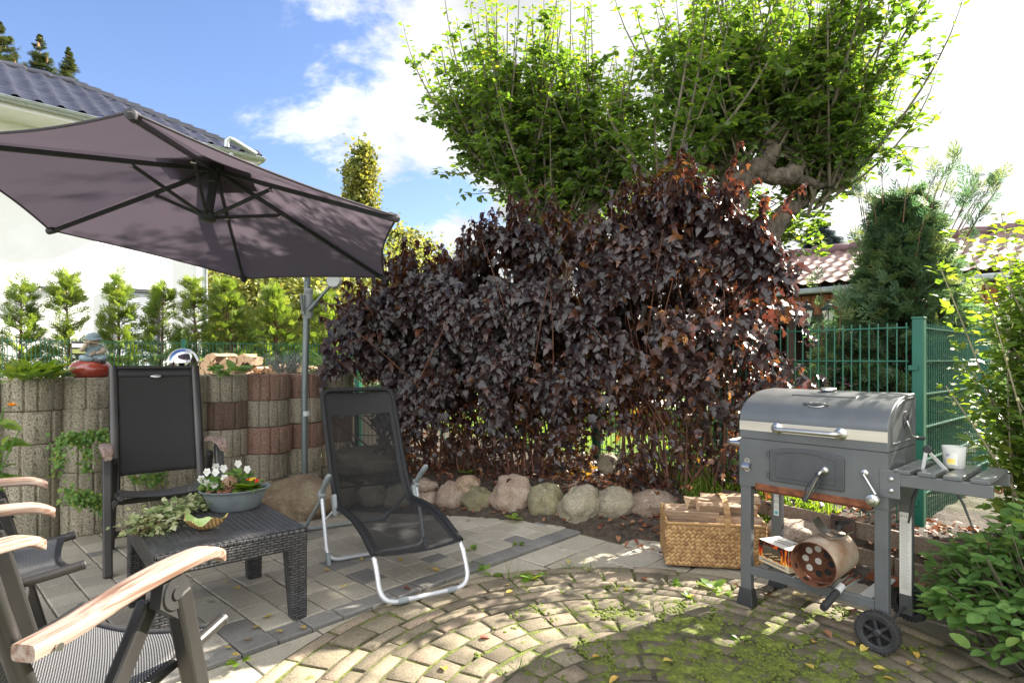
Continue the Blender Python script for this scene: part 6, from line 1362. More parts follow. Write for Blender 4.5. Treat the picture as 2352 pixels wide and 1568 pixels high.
    zc = P0(709, 720).z; b = MB(); b.lathe([(.030,0), (.034,.01), (.034,.16), (.030,.20), (.034,.205), (.034,.235), (.029,.24)], 20, (.03,0,zc-.04)); b.box((-.0,-.035,zc+.07), (.022,.02,.15)); cl_ = b.build('clamp', M_GREYPL, r, smooth=40)
    b = MB(); b.bar((.0,-.05,zc+.02), (-.01,-.06,zc+.15), .016, .012); b.build('lever', mp, cl_, smooth=0, bevel=.003)
    c0 = P0(716, 705); c1 = P0(762, 652); b = MB(); b.bar(c0+Vector((0,.0,0)), c1, .030, .018); b.tube([c0-(c1-c0)*.15, c0+(c1-c0)*.2], .022, 12); b.build('crank_arm', mp, r, smooth=30, bevel=.003)
    b = MB(); Mq = (c1-c0).to_track_quat('Z', 'Y').to_matrix() @ Matrix.Rotation(R_(90), 3, 'Y'); b.lathe([(.02,-.04), (.05,-.034), (.058,-.01), (.058,.012), (.05,.036), (.02,.042)], 22, c1+(c1-c0).normalized()*.03, Mq); b.build('crank_box', ml, r, smooth=40)
    top = Vector((.035,0,2.25)); e = L(apex+nrm*.02); b = MB(); b.tube([c1+(c1-c0).normalized()*.06, Vector((.16,.06,1.95)), Vector((.12,.04,2.2)), top+Vector((.01,0,.03)), (top+e)/2+Vector((0,0,.05)), e+nrm*.03, e-nrm*.06], .021, 14); b.build('boom', mp, r)
    b = MB(); b.tube([top-Vector((0,0,.06)), top+Vector((.005,0,.05))], .028, 14); b.build('mast_head', mp, r)
    return px, py
UX, UY = umbrella()
o = rock_obj('umbrella_boulder', (UX+.03, UY-.02, -.04), (.78,.58,.35), 91, mat_rock('brown_boulder', (.12,.085,.05), (.22,.16,.105), (.34,.28,.20), .25), rz=R_(12)); tag(o, 'big brown boulder carrying the grey umbrella pole', 'boulder')
# ------------------------------------------------------------------ charcoal grill
M_GRILL = plain('grey_powder_coat', (.095,.10,.104), (.125,.13,.134), 4, .36, .25, .06, 220, rvar=.10)
M_GRILL2 = plain('dark_grill_coat', (.055,.058,.062), (.075,.078,.082), 7, .45, .2, .06, 200)
M_STEELB = plain('pale_steel_band', (.55,.50,.42), (.66,.61,.53), 3, .38, .65, .03, 150, stretch=(1,1,14))
M_RUST = plain('rusty_steel', (.09,.025,.012), (.24,.085,.035), 26, .9, .1, .7, 90)
M_TYRE = plain('black_rubber', (.014,.014,.014), (.035,.034,.032), 30, .85, 0, .3, 90)
M_PAPER = plain('paper_sticker', (.62,.60,.54), (.70,.68,.62), 6, .7); M_INK = plain('black_ink', (.02,.02,.02), None, 5, .7); M_INKB = plain('blue_ink', (.05,.35,.42), None, 5, .6)
GE = Vector((.66,-.75,0)).normalized(); GORG = Vector((1.119,2.87,0)); GANG = math.atan2(GE.y, GE.x)
GM = Matrix.Rotation(GANG, 3, 'Z')
def gw(x, y, z): return GORG+GM @ Vector((x, y, 0))+Vector((0,0,z))
def grill():
    r = empty('charcoal_grill', GORG, GANG); tag(r, 'grey charcoal grill cart with domed lid, side shelf and two wheels', 'grill')
    W, D, zb, zs = .64, .385, .588, .815
    b = MB(); t = .006                                                 # firebox as an open tub
    b.box((W/2,.003,(zb+zs)/2), (W,.006,zs-zb)); b.box((W/2,D-.003,(zb+zs)/2), (W,.006,zs-zb)); b.box((.003,D/2,(zb+zs)/2), (.006,D-.012,zs-zb)); b.box((W-.003,D/2,(zb+zs)/2), (.006,D-.012,zs-zb)); b.box((W/2,D/2,zb+.012), (W-.014,D-.014,.006)); b.build('firebox', M_GRILL, r, smooth=0)
    b = MB(); b.box((W/2-.0,D/2,zb-.012), (W-.15,D-.05,.026)); b.box((W/2+.01,-.0015,zb+.004), (.50,.005,.030)); b.build('rusty_ash_tray', M_RUST, r, smooth=0, bevel=.003)
    # lid: quarter-oval front, flat top, upright back
    prof = [(0,zs+.004), (0,zs+.095)]+[(.30*(1-math.cos(a)), zs+.095+.135*math.sin(a)) for a in np.linspace(0, math.pi/2, 16)[1:]]+[(D-.02,zs+.232), (D,zs+.222), (D,zs+.004)]
    b = MB(); n = len(prof); vs = [(x, y, z) for x in (.0,W) for (y, z) in prof]; fs = [(i, i+1, n+i+1, n+i) for i in range(n-1)]+[tuple(reversed(range(n))), tuple(range(n, 2*n))]; b.add(vs, fs); lid = b.build('lid', M_GRILL, r, smooth=35, bevel=.004)
    b = MB(); b.box((W/2,-.0012,zs+.064), (W-.004,.003,.044)); b.build('steel_band', M_STEELB, lid, smooth=0)
    b = MB(); b.box((W/2,.006,zs+.001), (W-.02,.008,.006)); b.build('lid_gap', M_INK, lid, smooth=0)
    # raised panel on the lid following the curve
    def top_y(y): 
        if y < .30: a = math.acos(max(-1, min(1, 1-y/.30))); return zs+.095+.135*math.sin(a)
        return zs+.2305
    b = MB(); b.slab(lambda u, v: ((.19+.28*u, .15+.17*v, top_y(.15+.17*v)+.0035), (0,-.3,1)), 6, 10, .006); b.build('raised_panel', M_GRILL, lid, smooth=40)
    b = MB(); b.lathe([(.0,.012), (.030,.012), (.035,.009), (.036,.0), (.030,-.002)][::-1], 30, (.315,.255,top_y(.255)+.008)); b.build('vent_disc', M_CHROME, lid, smooth=40)
    yb = .062; zb_ = top_y(yb); sl_ = math.atan2(.135*math.cos(math.asin((zb_-zs-.095)/.135))*1, .30*math.sin(math.acos(1-yb/.30))) ; tilt = R_(90)-math.atan2(top_y(yb-.01)-top_y(yb+.01), -.02)
    ang = math.atan2(top_y(yb+.008)-top_y(yb-.008), .016)             # slope of the lid under the badge
    Mb = Matrix.Rotation(ang, 3, 'X'); bd = MB(); nrm = Mb @ Vector((0,0,1)); c = Vector((.335, yb, zb_))
    bd.lathe([(.030,0), (.032,.002), (.030,.004), (.026,.004), (.025,.0025), (0,.0025)], 36, c+nrm*.001, Mb, sx=1.3, sy=.68); bo = bd.build('badge', M_CHROME, lid, smooth=40)
    bd = MB(); bd.lathe([(.0255,.0026), (0,.0032)], 36, c+nrm*.001, Mb, sx=1.3, sy=.68); bd.build('badge_field', M_INK, bo)
    bd = MB(); bd.box(c+nrm*.004, (.112,.0155,.003), Mb); bd.build('badge_scroll', M_INK, bo, smooth=0, bevel=.001)
    bd = MB(); bd.add([c+nrm*.0045+Mb @ Vector(q) for q in ((-.013,.0095,0), (-.005,.014,0), (0,.0185,0), (.005,.014,0), (.013,.0095,0), (0,.0105,0))], [(0,1,5), (1,2,5), (2,3,5), (3,4,5)]); bd.build('badge_flame', M_CHROME, bo, smooth=0)
    text('JAMESTOWN', .0165, M_CHROME, bo, c+nrm*.0062, (ang, 0, 0), extrude=.0004, spacing=1.02)
    # handles
    b = MB(); hy = -.052; hz = zs+.063; b.tube(rounded([(.186,.0,hz), (.186,hy,hz), (.461,hy,hz), (.461,.0,hz)], .035, 8), .0105, 14); h = b.build('lid_handle', M_CHROME, lid)
    for x in (.186, .461): b = MB(); b.lathe([(.027,0), (.026,.006), (.019,.010), (.016,.012)], 22, (x,-.002,hz), Matrix.Rotation(R_(90), 3, 'X')); b.build('handle_rosette', M_CHROME, h, smooth=40)
    b = MB(); b.tube(rounded([(0,.02,zs-.03), (-.078,.02,zs-.03), (-.078,.20,zs-.03), (0,.20,zs-.03)], .035, 8), .0115, 14); b.build('side_handle', M_CHROME, r)
    # door
    dx0, dx1, dz0, dz1 = .152, .476, .630, .775
    def arch(x0, x1, z0, z1, rise, n=14): return [(x0,z0), (x1,z0)]+[(x1+(x0-x1)*i/n, z1+rise*(1-(2*i/n-1)**2)) for i in range(n+1)]
    b = MB(); b.prism(arch(dx0,dx1,dz0,dz1,.020), .010, None, (0,-.010,0)); dr = b.build('door', M_GRILL2, r, smooth=0, bevel=.004)
    for (a0, a1, z0, z1, rr) in ((dx0+.030, dx1-.034, dz0+.022, dz1-.016, .018),):
        o_ = arch(a0,a1,z0,z1,rr); b = MB(); pts = [Vector((x,-.0105,z)) for x, z in o_]; b.tube(pts, .0026, 6, closed=True); b.build('door_moulding', M_GRILL2, dr)
    b = MB()
    for z in (.655, .752): b.tube([(dx0-.006,-.008,z-.013), (dx0-.006,-.008,z+.013)], .006, 10)
    b.build('door_hinge', M_GRILL2, dr)
    kx, kz = .397, .712; b = MB(); b.lathe([(.020,0), (.019,.006), (.012,.012), (.008,.014), (.008,.03)], 20, (kx,-.010,kz), Matrix.Rotation(R_(90), 3, 'X')); b.tube(rounded([(kx,-.036,kz), (kx-.004,-.05,kz-.004), (kx-.055,-.072,kz-.125)], .02), .0075, 10); kn = b.build('door_handle', M_CHROME, dr)
    b = MB(); a = Vector((kx-.010,-.052,kz-.018)); e = Vector((kx-.055,-.072,kz-.125)); ax = (e-a).normalized(); u = ax.orthogonal().normalized(); w = ax.cross(u)
    for k in range(6): t = k*math.pi/3; o_ = u*math.cos(t)+w*math.sin(t); b.tube([a+o_*.008, a.lerp(e,.3)+o_*.019, a.lerp(e,.62)+o_*.021, e+o_*.009], .0024, 6)
    q = ax.to_track_quat('Z','Y').to_matrix(); b.lathe([(.012,-.006), (.013,0), (.012,.008)], 14, a, q); b.lathe([(.011,-.004), (.013,.004), (.011,.012), (0,.013)], 14, e, q); b.build('handle_cage', M_ALUD, kn)
    # crank for the charcoal tray
    cx, cz = .553, .722; b = MB(); b.lathe([(.016,0), (.015,.005), (.008,.008)], 18, (cx,0,cz), Matrix.Rotation(R_(90), 3, 'X')); b.tube(rounded([(cx,-.006,cz), (cx,-.022,cz), (cx+.052,-.040,cz-.075)], .01), .0055, 10); ck = b.build('crank', M_CHROME, r)
    q = Matrix.Rotation(R_(90), 3, 'X'); b = MB(); b.lathe([(.024,-.008), (.027,0), (.024,.008), (.012,.012), (.010,.016), (0,.017)], 22, (cx+.045,-.052,cz-.098), q); b.build('crank_knob', M_CHROME, ck, smooth=40)
    # bottle opener
    b = MB(); pl = [(.014*math.cos(t), .020+.014*math.sin(t)) for t in np.linspace(0, math.pi, 10)]+[(-.014*math.cos(t), -.020-.014*math.sin(t)) for t in np.linspace(0, math.pi, 10)]; b.prism(pl, .002, None, (.040,-.0025,.688)); op = b.build('bottle_opener', M_CHROME, r, smooth=0)
    b = MB(); b.slab(lambda u, v: ((.022+.036*u, -.004-.020*math.sin(v*2.2), .700-.030*v), (0,-.8,.4)), 4, 8, .002); b.build('opener_tongue', M_CHROME, op)
    b = MB(); b.lathe([(.003,0), (.0025,.002)], 10, (.040,-.003,.711), q); b.build('screw', M_INK, op); b = MB(); b.lathe([(.003,0), (.0025,.002)], 10, (.040,-.003,.665), q); b.build('screw', M_INK, op)
    # legs, feet, lower shelf
    lw = .052
    for (x, y, z0) in ((.028,.024,.06), (W-.028,.024,.075), (.028,D-.03,.0), (W-.028,D-.03,.05)):
        b = MB(); b.box((x,y,(z0+.60)/2), (lw,.036,.60-z0)); lg = b.build('leg', M_GRILL, r, smooth=0, bevel=.003)
        b = MB(); b.box((x,y-.0006*0,.592), (lw+.005,.041,.030)); b.build('leg_bracket', M_GRILL, lg, smooth=0, bevel=.003)
        if y < .1: b = MB(); b.lathe([(.005,0), (.004,.003)], 10, (x,y-.0206,.592), q); b.build('screw', M_SCREW, lg)
        if x < .1:
            b = MB(); vs = [(x+sx*h, y+sy*h*.75, z) for z, h in ((0,.040), (.010,.040), (.082,.030)) for sx, sy in ((-1,-1), (1,-1), (1,1), (-1,1))]; b.add(vs, [(i*4+j, i*4+(j+1) % 4, i*4+4+(j+1) % 4, i*4+4+j) for i in range(2) for j in range(4)]+[(3,2,1,0), (8,9,10,11)]); b.build('plastic_foot', M_ALUD, lg, smooth=0, bevel=.003)
    for y in (.012, D-.018): b = MB(); b.box((W/2,y,.178), (W-.108,.022,.042)); b.build('shelf_rail', M_GRILL if y < .1 else M_RUST, r, smooth=0, bevel=.002)
    for k in range(5): b = MB(); b.box((.095+k*.1125,D/2,.189), (.050,D-.075,.012)); b.build('shelf_slat', M_GRILL if k < 3 else plain('pale_slat', (.30,.30,.29), (.36,.36,.35), 5, .5), r, smooth=0, bevel=.002)
    # wheels
    Mx = Matrix.Rotation(R_(90), 3, 'Y')
    b = MB(); b.tube([(W-.028,-.03,.083), (W-.028,D+.03,.083)], .006, 10); b.build('axle', M_GRILL2, r)
    Mx0 = Mx; MW = Matrix.Rotation(R_(-90), 3, 'Z')
    for yc in (-.030, D+.032):
        c = Vector((W-.030,yc,.083)); rr = .083; wt = empty('wheel', c); wt.parent = r; wt.rotation_euler = (0, 0, R_(-90))
        b = MB(); b.lathe([(.060,-.016), (.074,-.019), (.080,-.014), (.081,0), (.080,.014), (.074,.019), (.060,.016), (.060,-.016)], 48, (0,0,0), Mx)
        for k in range(34):
            a = 2*math.pi*k/34
            for s_ in (-1, 1): a2 = a+(.09 if s_ > 0 else 0); M3 = Matrix.Rotation(a2, 3, 'X'); b.box(M3 @ Vector((s_*.009,0,.0805)), (.016,.0085,.008), M3)
        b.build('tyre', M_TYRE, wt, smooth=35)
        b = MB(); b.lathe([(.052,-.014), (.060,-.016), (.0605,.016), (.052,.014), (.051,.006), (.051,-.006), (.052,-.014)], 40, (0,0,0), Mx)
        for k in range(6): M3 = Matrix.Rotation(k*math.pi/3+.2, 3, 'X'); b.box(M3 @ Vector((.0,0,.033)), (.016,.012,.044), M3)
        b.lathe([(.016,-.016), (.018,-.008), (.018,.014), (.012,.020), (.006,.021), (.006,.025), (0,.026)], 20, (0,0,0), Mx); b.build('rim', M_ALUD, wt, smooth=35)
    # side: air wheel with cut-outs and lever
    b = MB(); b.lathe([(.040,0), (.040,.002)], 28, (W+.001,.235,zs+.120), Mx); v_ = b.build('air_vent', M_GRILL2, lid, smooth=40)
    for k in range(5):
        a = k*2*math.pi/5+.4; b = MB(); b.lathe([(.0095,0), (.0095,.0012)], 16, (W+.0032,.235+.024*math.cos(a),zs+.120+.024*math.sin(a)), Mx); b.build('vent_hole', M_INK, v_)
    b = MB(); b.tube(rounded([(W+.004,.235,zs+.118), (W+.012,.235,zs+.09), (W+.014,.262,zs+.050), (W+.03,.285,zs+.044)], .02), .0042, 8); b.build('vent_lever', M_CHROME, v_); b = MB(); b.box((W+.040,.300,zs+.040), (.03,.020,.012), Matrix.Rotation(R_(20), 3, 'X')); b.build('lever_grip', M_ALUD, v_, smooth=0, bevel=.003)
    b = MB(); b.tube([Vector((W+.0012, y, z)) for y, z in [(p[0]*.78+.045, zs+.03+(p[1]-zs)*.80) for p in prof]], .0022, 6, closed=True); b.build('side_moulding', M_GRILL, lid)
    # side shelf
    x0, x1, y1 = W+.006, W+.335, .335
    for y in (.014, y1): b = MB(); b.box(((x0+x1)/2,y,.711), (x1-x0,.024,.050)); b.build('shelf_beam', M_GRILL, r, smooth=0, bevel=.003)
    for k in range(4): xx = x0+.040+k*.0835; b = MB(); b.box((xx,y1/2+.007,.745), (.060,y1+.02,.016)); b.build('side_slat', M_GRILL, r, smooth=0, bevel=.003)
    b = MB(); b.box((W+.004,.0,.690), (.075,.006,.115)); br = b.build('shelf_bracket', M_GRILL, r, smooth=0, bevel=.008)
    for z in (.712, .665): b = MB(); b.lathe([(.009,0), (.009,.003), (.006,.006), (.0,.007)], 12, (W+.010,-.003,z), q); b.build('bolt', M_SCREW, br, smooth=30)
    b = MB(); b.tube(rounded([(x1+.002,.02,.72), (x1+.02,.02,.705), (x1+.024,.02,.73)], .01), .003, 8); b.build('tool_hook', M_RUST, r)
    # stickers on the rear legs
    b = MB(); b.box((.030,D-.0495,.455), (.026,.001,.15)); st = b.build('pictogram_sticker', M_PAPER, r, smooth=0)
    for k in range(4):
        z = .515-.030*k; P = [(-.008,-.007), (.008,-.007), (0,.009)] if k in (0, 3) else [(-.009,-.006), (.009,-.006), (.009,.002), (.004,.007), (-.004,.007), (-.009,.002)]
        b = MB(); b.tube([Vector((.030+x,D-.0505,z+zz)) for x, zz in P], .0009, 5, closed=True); b.build('pictogram', M_INK, st)
    b = MB(); b.lathe([(.009,0), (.009,.0006)], 20, (.030,D-.0503,.395), q); b.build('pictogram_disc', M_INKB, st)
    xs = W-.028; b = MB(); b.box((xs,D-.0495,.325), (.046,.001,.37)); st = b.build('instruction_sticker', M_PAPER, r, smooth=0)
    text('2112', .014, M_INK, st, (xs-.006,D-.0505,.492), (R_(90),0,0), extrude=.0002)
    b = MB()
    for k in range(46): w = rng.uniform(.024,.036); b.box((xs-.018+w/2,D-.0503,.472-.0068*k), (w,.0004,.0016))
    o = b.build('small_print', plain('grey_ink', (.30,.29,.27), None, 5, .7), st, smooth=0); o['kind'] = 'stuff'
grill()
def grill_things():
    # barbecue tongs hooked through the shelf
    r = empty('grill_tongs', gw(.737,.157,.755), GANG); tag(r, 'steel tongs straddling the slats of the grill side shelf', 'tongs'); p0 = Vector((0,0,.072))
    b = MB(); b.lathe([(.013,-.010), (.016,-.006), (.016,.006), (.013,.010)], 18, p0, Matrix.Rotation(R_(90), 3, 'X')); b.build('pivot', M_ALUD, r)
    for pts in ([(-.004,-.006,.06), (-.014,-.01,-.01), (-.032,-.01,-.09)], [(.004,.006,.06), (.064,.008,-.01), (.096,.01,-.09)]):
        b = MB(); P = [Vector(p) for p in pts]
        for i in range(2): b.bar(P[i], P[i+1], .014, .003, up=(0,1,0))
        a = b.build('tong_arm', M_CHROME, r, smooth=0, bevel=.001); d = (P[2]-P[1]).normalized(); b = MB(); b.tube([P[2], P[2]+d*.05+Vector((.004*(1 if pts[2][0] > 0 else -1),0,0)), P[2]+d*.15+Vector((.0,0,-.01))], [.006,.0085,.004], 8, ell=.6); b.build('tong_grip', M_ALUD, a)
    # candle glass
    r = empty('candle_glass', gw(.812,.228,.753), GANG); tag(r, 'frosted candle glass with a yellow printed label on the side shelf', 'candle')
    m, nt, p, out = nodes('frosted_candle_glass'); p.inputs['Base Color'].default_value = (.86,.86,.82,1); p.inputs['Roughness'].default_value = .35; p.inputs['Transmission Weight'].default_value = .55; p.inputs['IOR'].default_value = 1.3
    b = MB(); b.lathe([(.0,0), (.032,0), (.036,.005), (.042,.088), (.040,.088), (.034,.012), (0,.010)], 32); b.build('glass', m, r, smooth=40)
    b = MB(); b.lathe([(0,.011), (.0335,.011), (.0355,.045), (0,.046)], 28); b.build('wax', plain('white_wax', (.78,.76,.68), None, 5, .6), r)
    def curve(mb, a0, a1, z0, z1, dr, nm, mat, par): b = MB(); b.sheet(lambda u, v: ((.0362+.0058*((z0+(z1-z0)*v)-.005)/.083+dr)*math.cos(a0+(a1-a0)*u), (.0362+.0058*((z0+(z1-z0)*v)-.005)/.083+dr)*math.sin(a0+(a1-a0)*u), z0+(z1-z0)*v), 10, 4); return b.build(nm, mat, par)
    lb = curve(None, R_(-118), R_(-62), .016, .066, .0006, 'paper_label', M_PAPER, r); myl = plain('yellow_print', (.78,.55,.06), (.85,.68,.2), 60, .6)
    curve(None, R_(-112), R_(-72), .020, .040, .0010, 'flower_print', myl, lb); text('ja!', .016, plain('dark_blue_ink', (.02,.04,.16), None, 4, .6), lb, (-.012,-.0425,.057), (R_(90),0,R_(-16)), extrude=.0003)
    # lighter box
    a = gw(.045,.108,.200); e = gw(.225,.030,.200); d = (e-a); ang = math.atan2(d.y, d.x); r = empty('firelighter_box', a, ang); tag(r, 'cardboard box of wood wool firelighters with flame print on the lower shelf', 'box'); w, dp, h = d.length, .125, .108
    mb_ = plain('cream_card', (.55,.43,.28), (.62,.50,.34), 7, .7)
    b = MB(); b.box((w/2,dp/2,h/2), (w,dp,h)); b.build('carton', mb_, r, smooth=0, bevel=.0015)
    mf, nt, p, out = nodes('flame_print'); v = coords(nt); sp = nt.nodes.new('ShaderNodeSeparateXYZ'); nt.links.new(v, sp.inputs[0]); n = tnoise(nt, mapping(nt, v, (26,26,9)), 1.6, 5, .6, 1.8); k = mth(nt, 'ADD', n, mth(nt, 'MULTIPLY', mth(nt, 'SUBTRACT', sp.outputs[2], .07), -3.2)); nt.links.new(ramp(nt, k, [(.40,(.012,.006,.005)), (.48,(.30,.012,.008)), (.56,(.75,.11,.01)), (.64,(.85,.42,.03)), (.74,(.9,.75,.3))]), p.inputs['Base Color']); p.inputs['Roughness'].default_value = .4
    b = MB(); b.box((w/2,-.0008,.068), (w-.002,.001,.078)); fp = b.build('flame_front', mf, r, smooth=0); b = MB(); b.box((w+.0008,dp/2,.068), (.001,dp-.002,.078)); b.build('flame_side', mf, r, smooth=0)
    b = MB(); b.prism([(.030,.034), (.140,.034), (.152,.05), (.140,.090), (.040,.092), (.030,.084)], .0008, None, (0,-.0022,0)); wn = b.build('box_window', plain('dark_window', (.055,.045,.035), (.10,.08,.05), 30, .25), r, smooth=0)
    for k in range(5): c = Vector((.055+.020*k,-.003,.046+.008*(k % 2))); b = MB(); b.tube([c+Vector((-.016,0,-.002)), c+Vector((.016,0,.006))], .0075, 8, ell=.35); b.build('firelighter', plain('wood_wool', (.40,.24,.10), (.55,.36,.17), 60, .8), wn)
    text('KAMINOFEN- & GRILLANZÜNDER', .0102, M_INK, r, (w/2,-.0012,.016), (R_(90),0,0), extrude=.0002, spacing=1.0)
    b = MB(); b.box((w/2,dp/2,h+.0006), (w-.004,dp-.004,.001), Matrix.Rotation(R_(.6), 3, 'X')); tp = b.build('printed_top', M_PAPER, r, smooth=0); text('KAMINOFEN- &', .018, plain('brown_ink', (.12,.06,.03), None, 5, .7), tp, (w/2,dp*.60,h+.0022), (0,0,0), extrude=.0002); text('GRILLANZÜNDER', .018, MATS['brown_ink'], tp, (w/2,dp*.38,h+.0022), (0,0,0), extrude=.0002)
    b = MB(); b.box((w*.72,dp*.80,h+.0018), (.035,.016,.0006)); b.build('barcode_block', plain('barcode_grey', (.12,.12,.12), None, 5, .7), tp, smooth=0)
    # chimney starter lying on the shelf
    ax = (GM @ Vector((.04,1.0,.06))).normalized(); c = gw(.372,-.07,.306); q = ax.to_track_quat('Z', 'Y').to_matrix(); r = empty('chimney_starter', c); r.rotation_euler = q.to_euler(); tag(r, 'rusty charcoal chimney starter lying on its side on the lower shelf', 'chimney starter')
    md = plain('rusted_tin', (.10,.035,.018), (.22,.095,.05), 18, .7, .35, .3, 80); mo = plain('stained_tin', (.30,.17,.10), (.56,.47,.36), 9, .55, .35, .1, 40)
    b = MB(); n = 48; R0 = .096
    for zz in (0, 1): pass
    b.sheet(lambda u, v: (R0*math.cos(6.2832*u), R0*math.sin(6.2832*u), .24*v), n, 8); b.build('tin_body', mo, r, smooth=60); b = MB(); b.sheet(lambda u, v: ((R0-.0022)*math.cos(-6.2832*u), (R0-.0022)*math.sin(-6.2832*u), .238*v+.0005), n, 8); b.build('rusty_lining', md, r, smooth=60)
    b = MB(); b.tube([(R0*math.cos(t), R0*math.sin(t), 0) for t in np.linspace(0,6.2832,49)[:-1]], .0024, 6, closed=True); b.build('rolled_rim', md, r)
    b = MB(); b.lathe([(0,.055), (R0-.003,.055)], 40); g = b.build('grate_plate', md, r, smooth=0); mh = plain('grate_hole_light', (.50,.47,.42), (.60,.57,.52), 9, .6)
    for (x, y) in [(0,0)]+[(.055*math.cos(t), .055*math.sin(t)) for t in np.linspace(0,6.2832,9)[:-1]]: b = MB(); b.lathe([(.0,.0535), (.0145,.0535)], 20, (x,y,0)); b.build('grate_hole', mh if rng.random() < .75 else M_INK, g, smooth=0)
    for k in range(9):
        t = k*6.2832/9+.3; Mh = Matrix.Rotation(t, 3, 'Z'); b = MB(); b.lathe([(0,0), (.011,0)], 16, Mh @ Vector((R0-.0036,0,.026)), Mh @ Matrix.Rotation(R_(-90), 3, 'Y'), sx=.8, sy=1.2); b.build('air_hole', M_INK, r, smooth=0)
    # heat shield and handle on the upper side (found from world up)
    up = q.transposed() @ Vector((.25,-.1,1)); up.z = 0; up.normalize(); sd = Vector((0,0,1)).cross(up); hs = MB()
    hs.slab(lambda u, v: (up*(R0+.014+.045*(2*u-1)**2*1.0+.0)+sd*(.15*(u-.5))+Vector((0,0,.085+.075*v)), up), 14, 3, .002); sh = hs.build('heat_shield', M_CHROME, r)
    b = MB(); b.bar(up*(R0-.002)+Vector((0,0,.12)), up*(R0+.018)+Vector((0,0,.12)), .03, .02); b.build('shield_bracket', mo, r, smooth=0)
    b = MB(); b.tube([up*(R0+.012)+Vector((0,0,.20)), up*(R0+.055)+Vector((0,0,.205)), up*(R0+.062)+Vector((0,0,.16)), up*(R0+.055)+sd*.02+Vector((0,0,.235))], [.012,.016,.017,.014], 10, ell=.55); b.build('handle', M_ALUD, r)
    # wire brush
    a0 = gw(.450,-.165,.168); a1 = gw(.456,.02,.214); a2 = gw(.456,.30,.222); r = empty('grill_brush', a1); tag(r, 'wire grill brush with black handle poking out under the chimney starter', 'brush'); O = a1
    b = MB(); b.tube([a0-O, a0.lerp(a1,.08)-O, a0.lerp(a1,.6)-O, a0.lerp(a1,.72)-O], [.0145,.0165,.015,.0155], 16); b.build('handle', M_ALUD, r, smooth=50); b = MB(); b.tube([a0.lerp(a1,.72)-O, a1-O], .0158, 16); b.build('collar', plain('grey_collar', (.42,.43,.43), (.5,.5,.5), 9, .5), r)
    b = MB(); sdw = (a2-a1).cross(Vector((0,0,1))).normalized()
    for s in (-1, 1): b.tube([a1-O+sdw*.006*s, (a1+a2)/2-O+sdw*.015*s, a2-O+sdw*.012*s], .004, 8)
    b.build('wire_shaft', M_RUST, r); b = MB(); b.tube([a2-O-(a2-a1)*.35, a2-O], .030, 12, ell=.6); b.build('bristles', plain('bristle_black', (.02,.016,.012), (.06,.045,.035), 90, .9, 0, 1.0, 160), r)
grill_things()

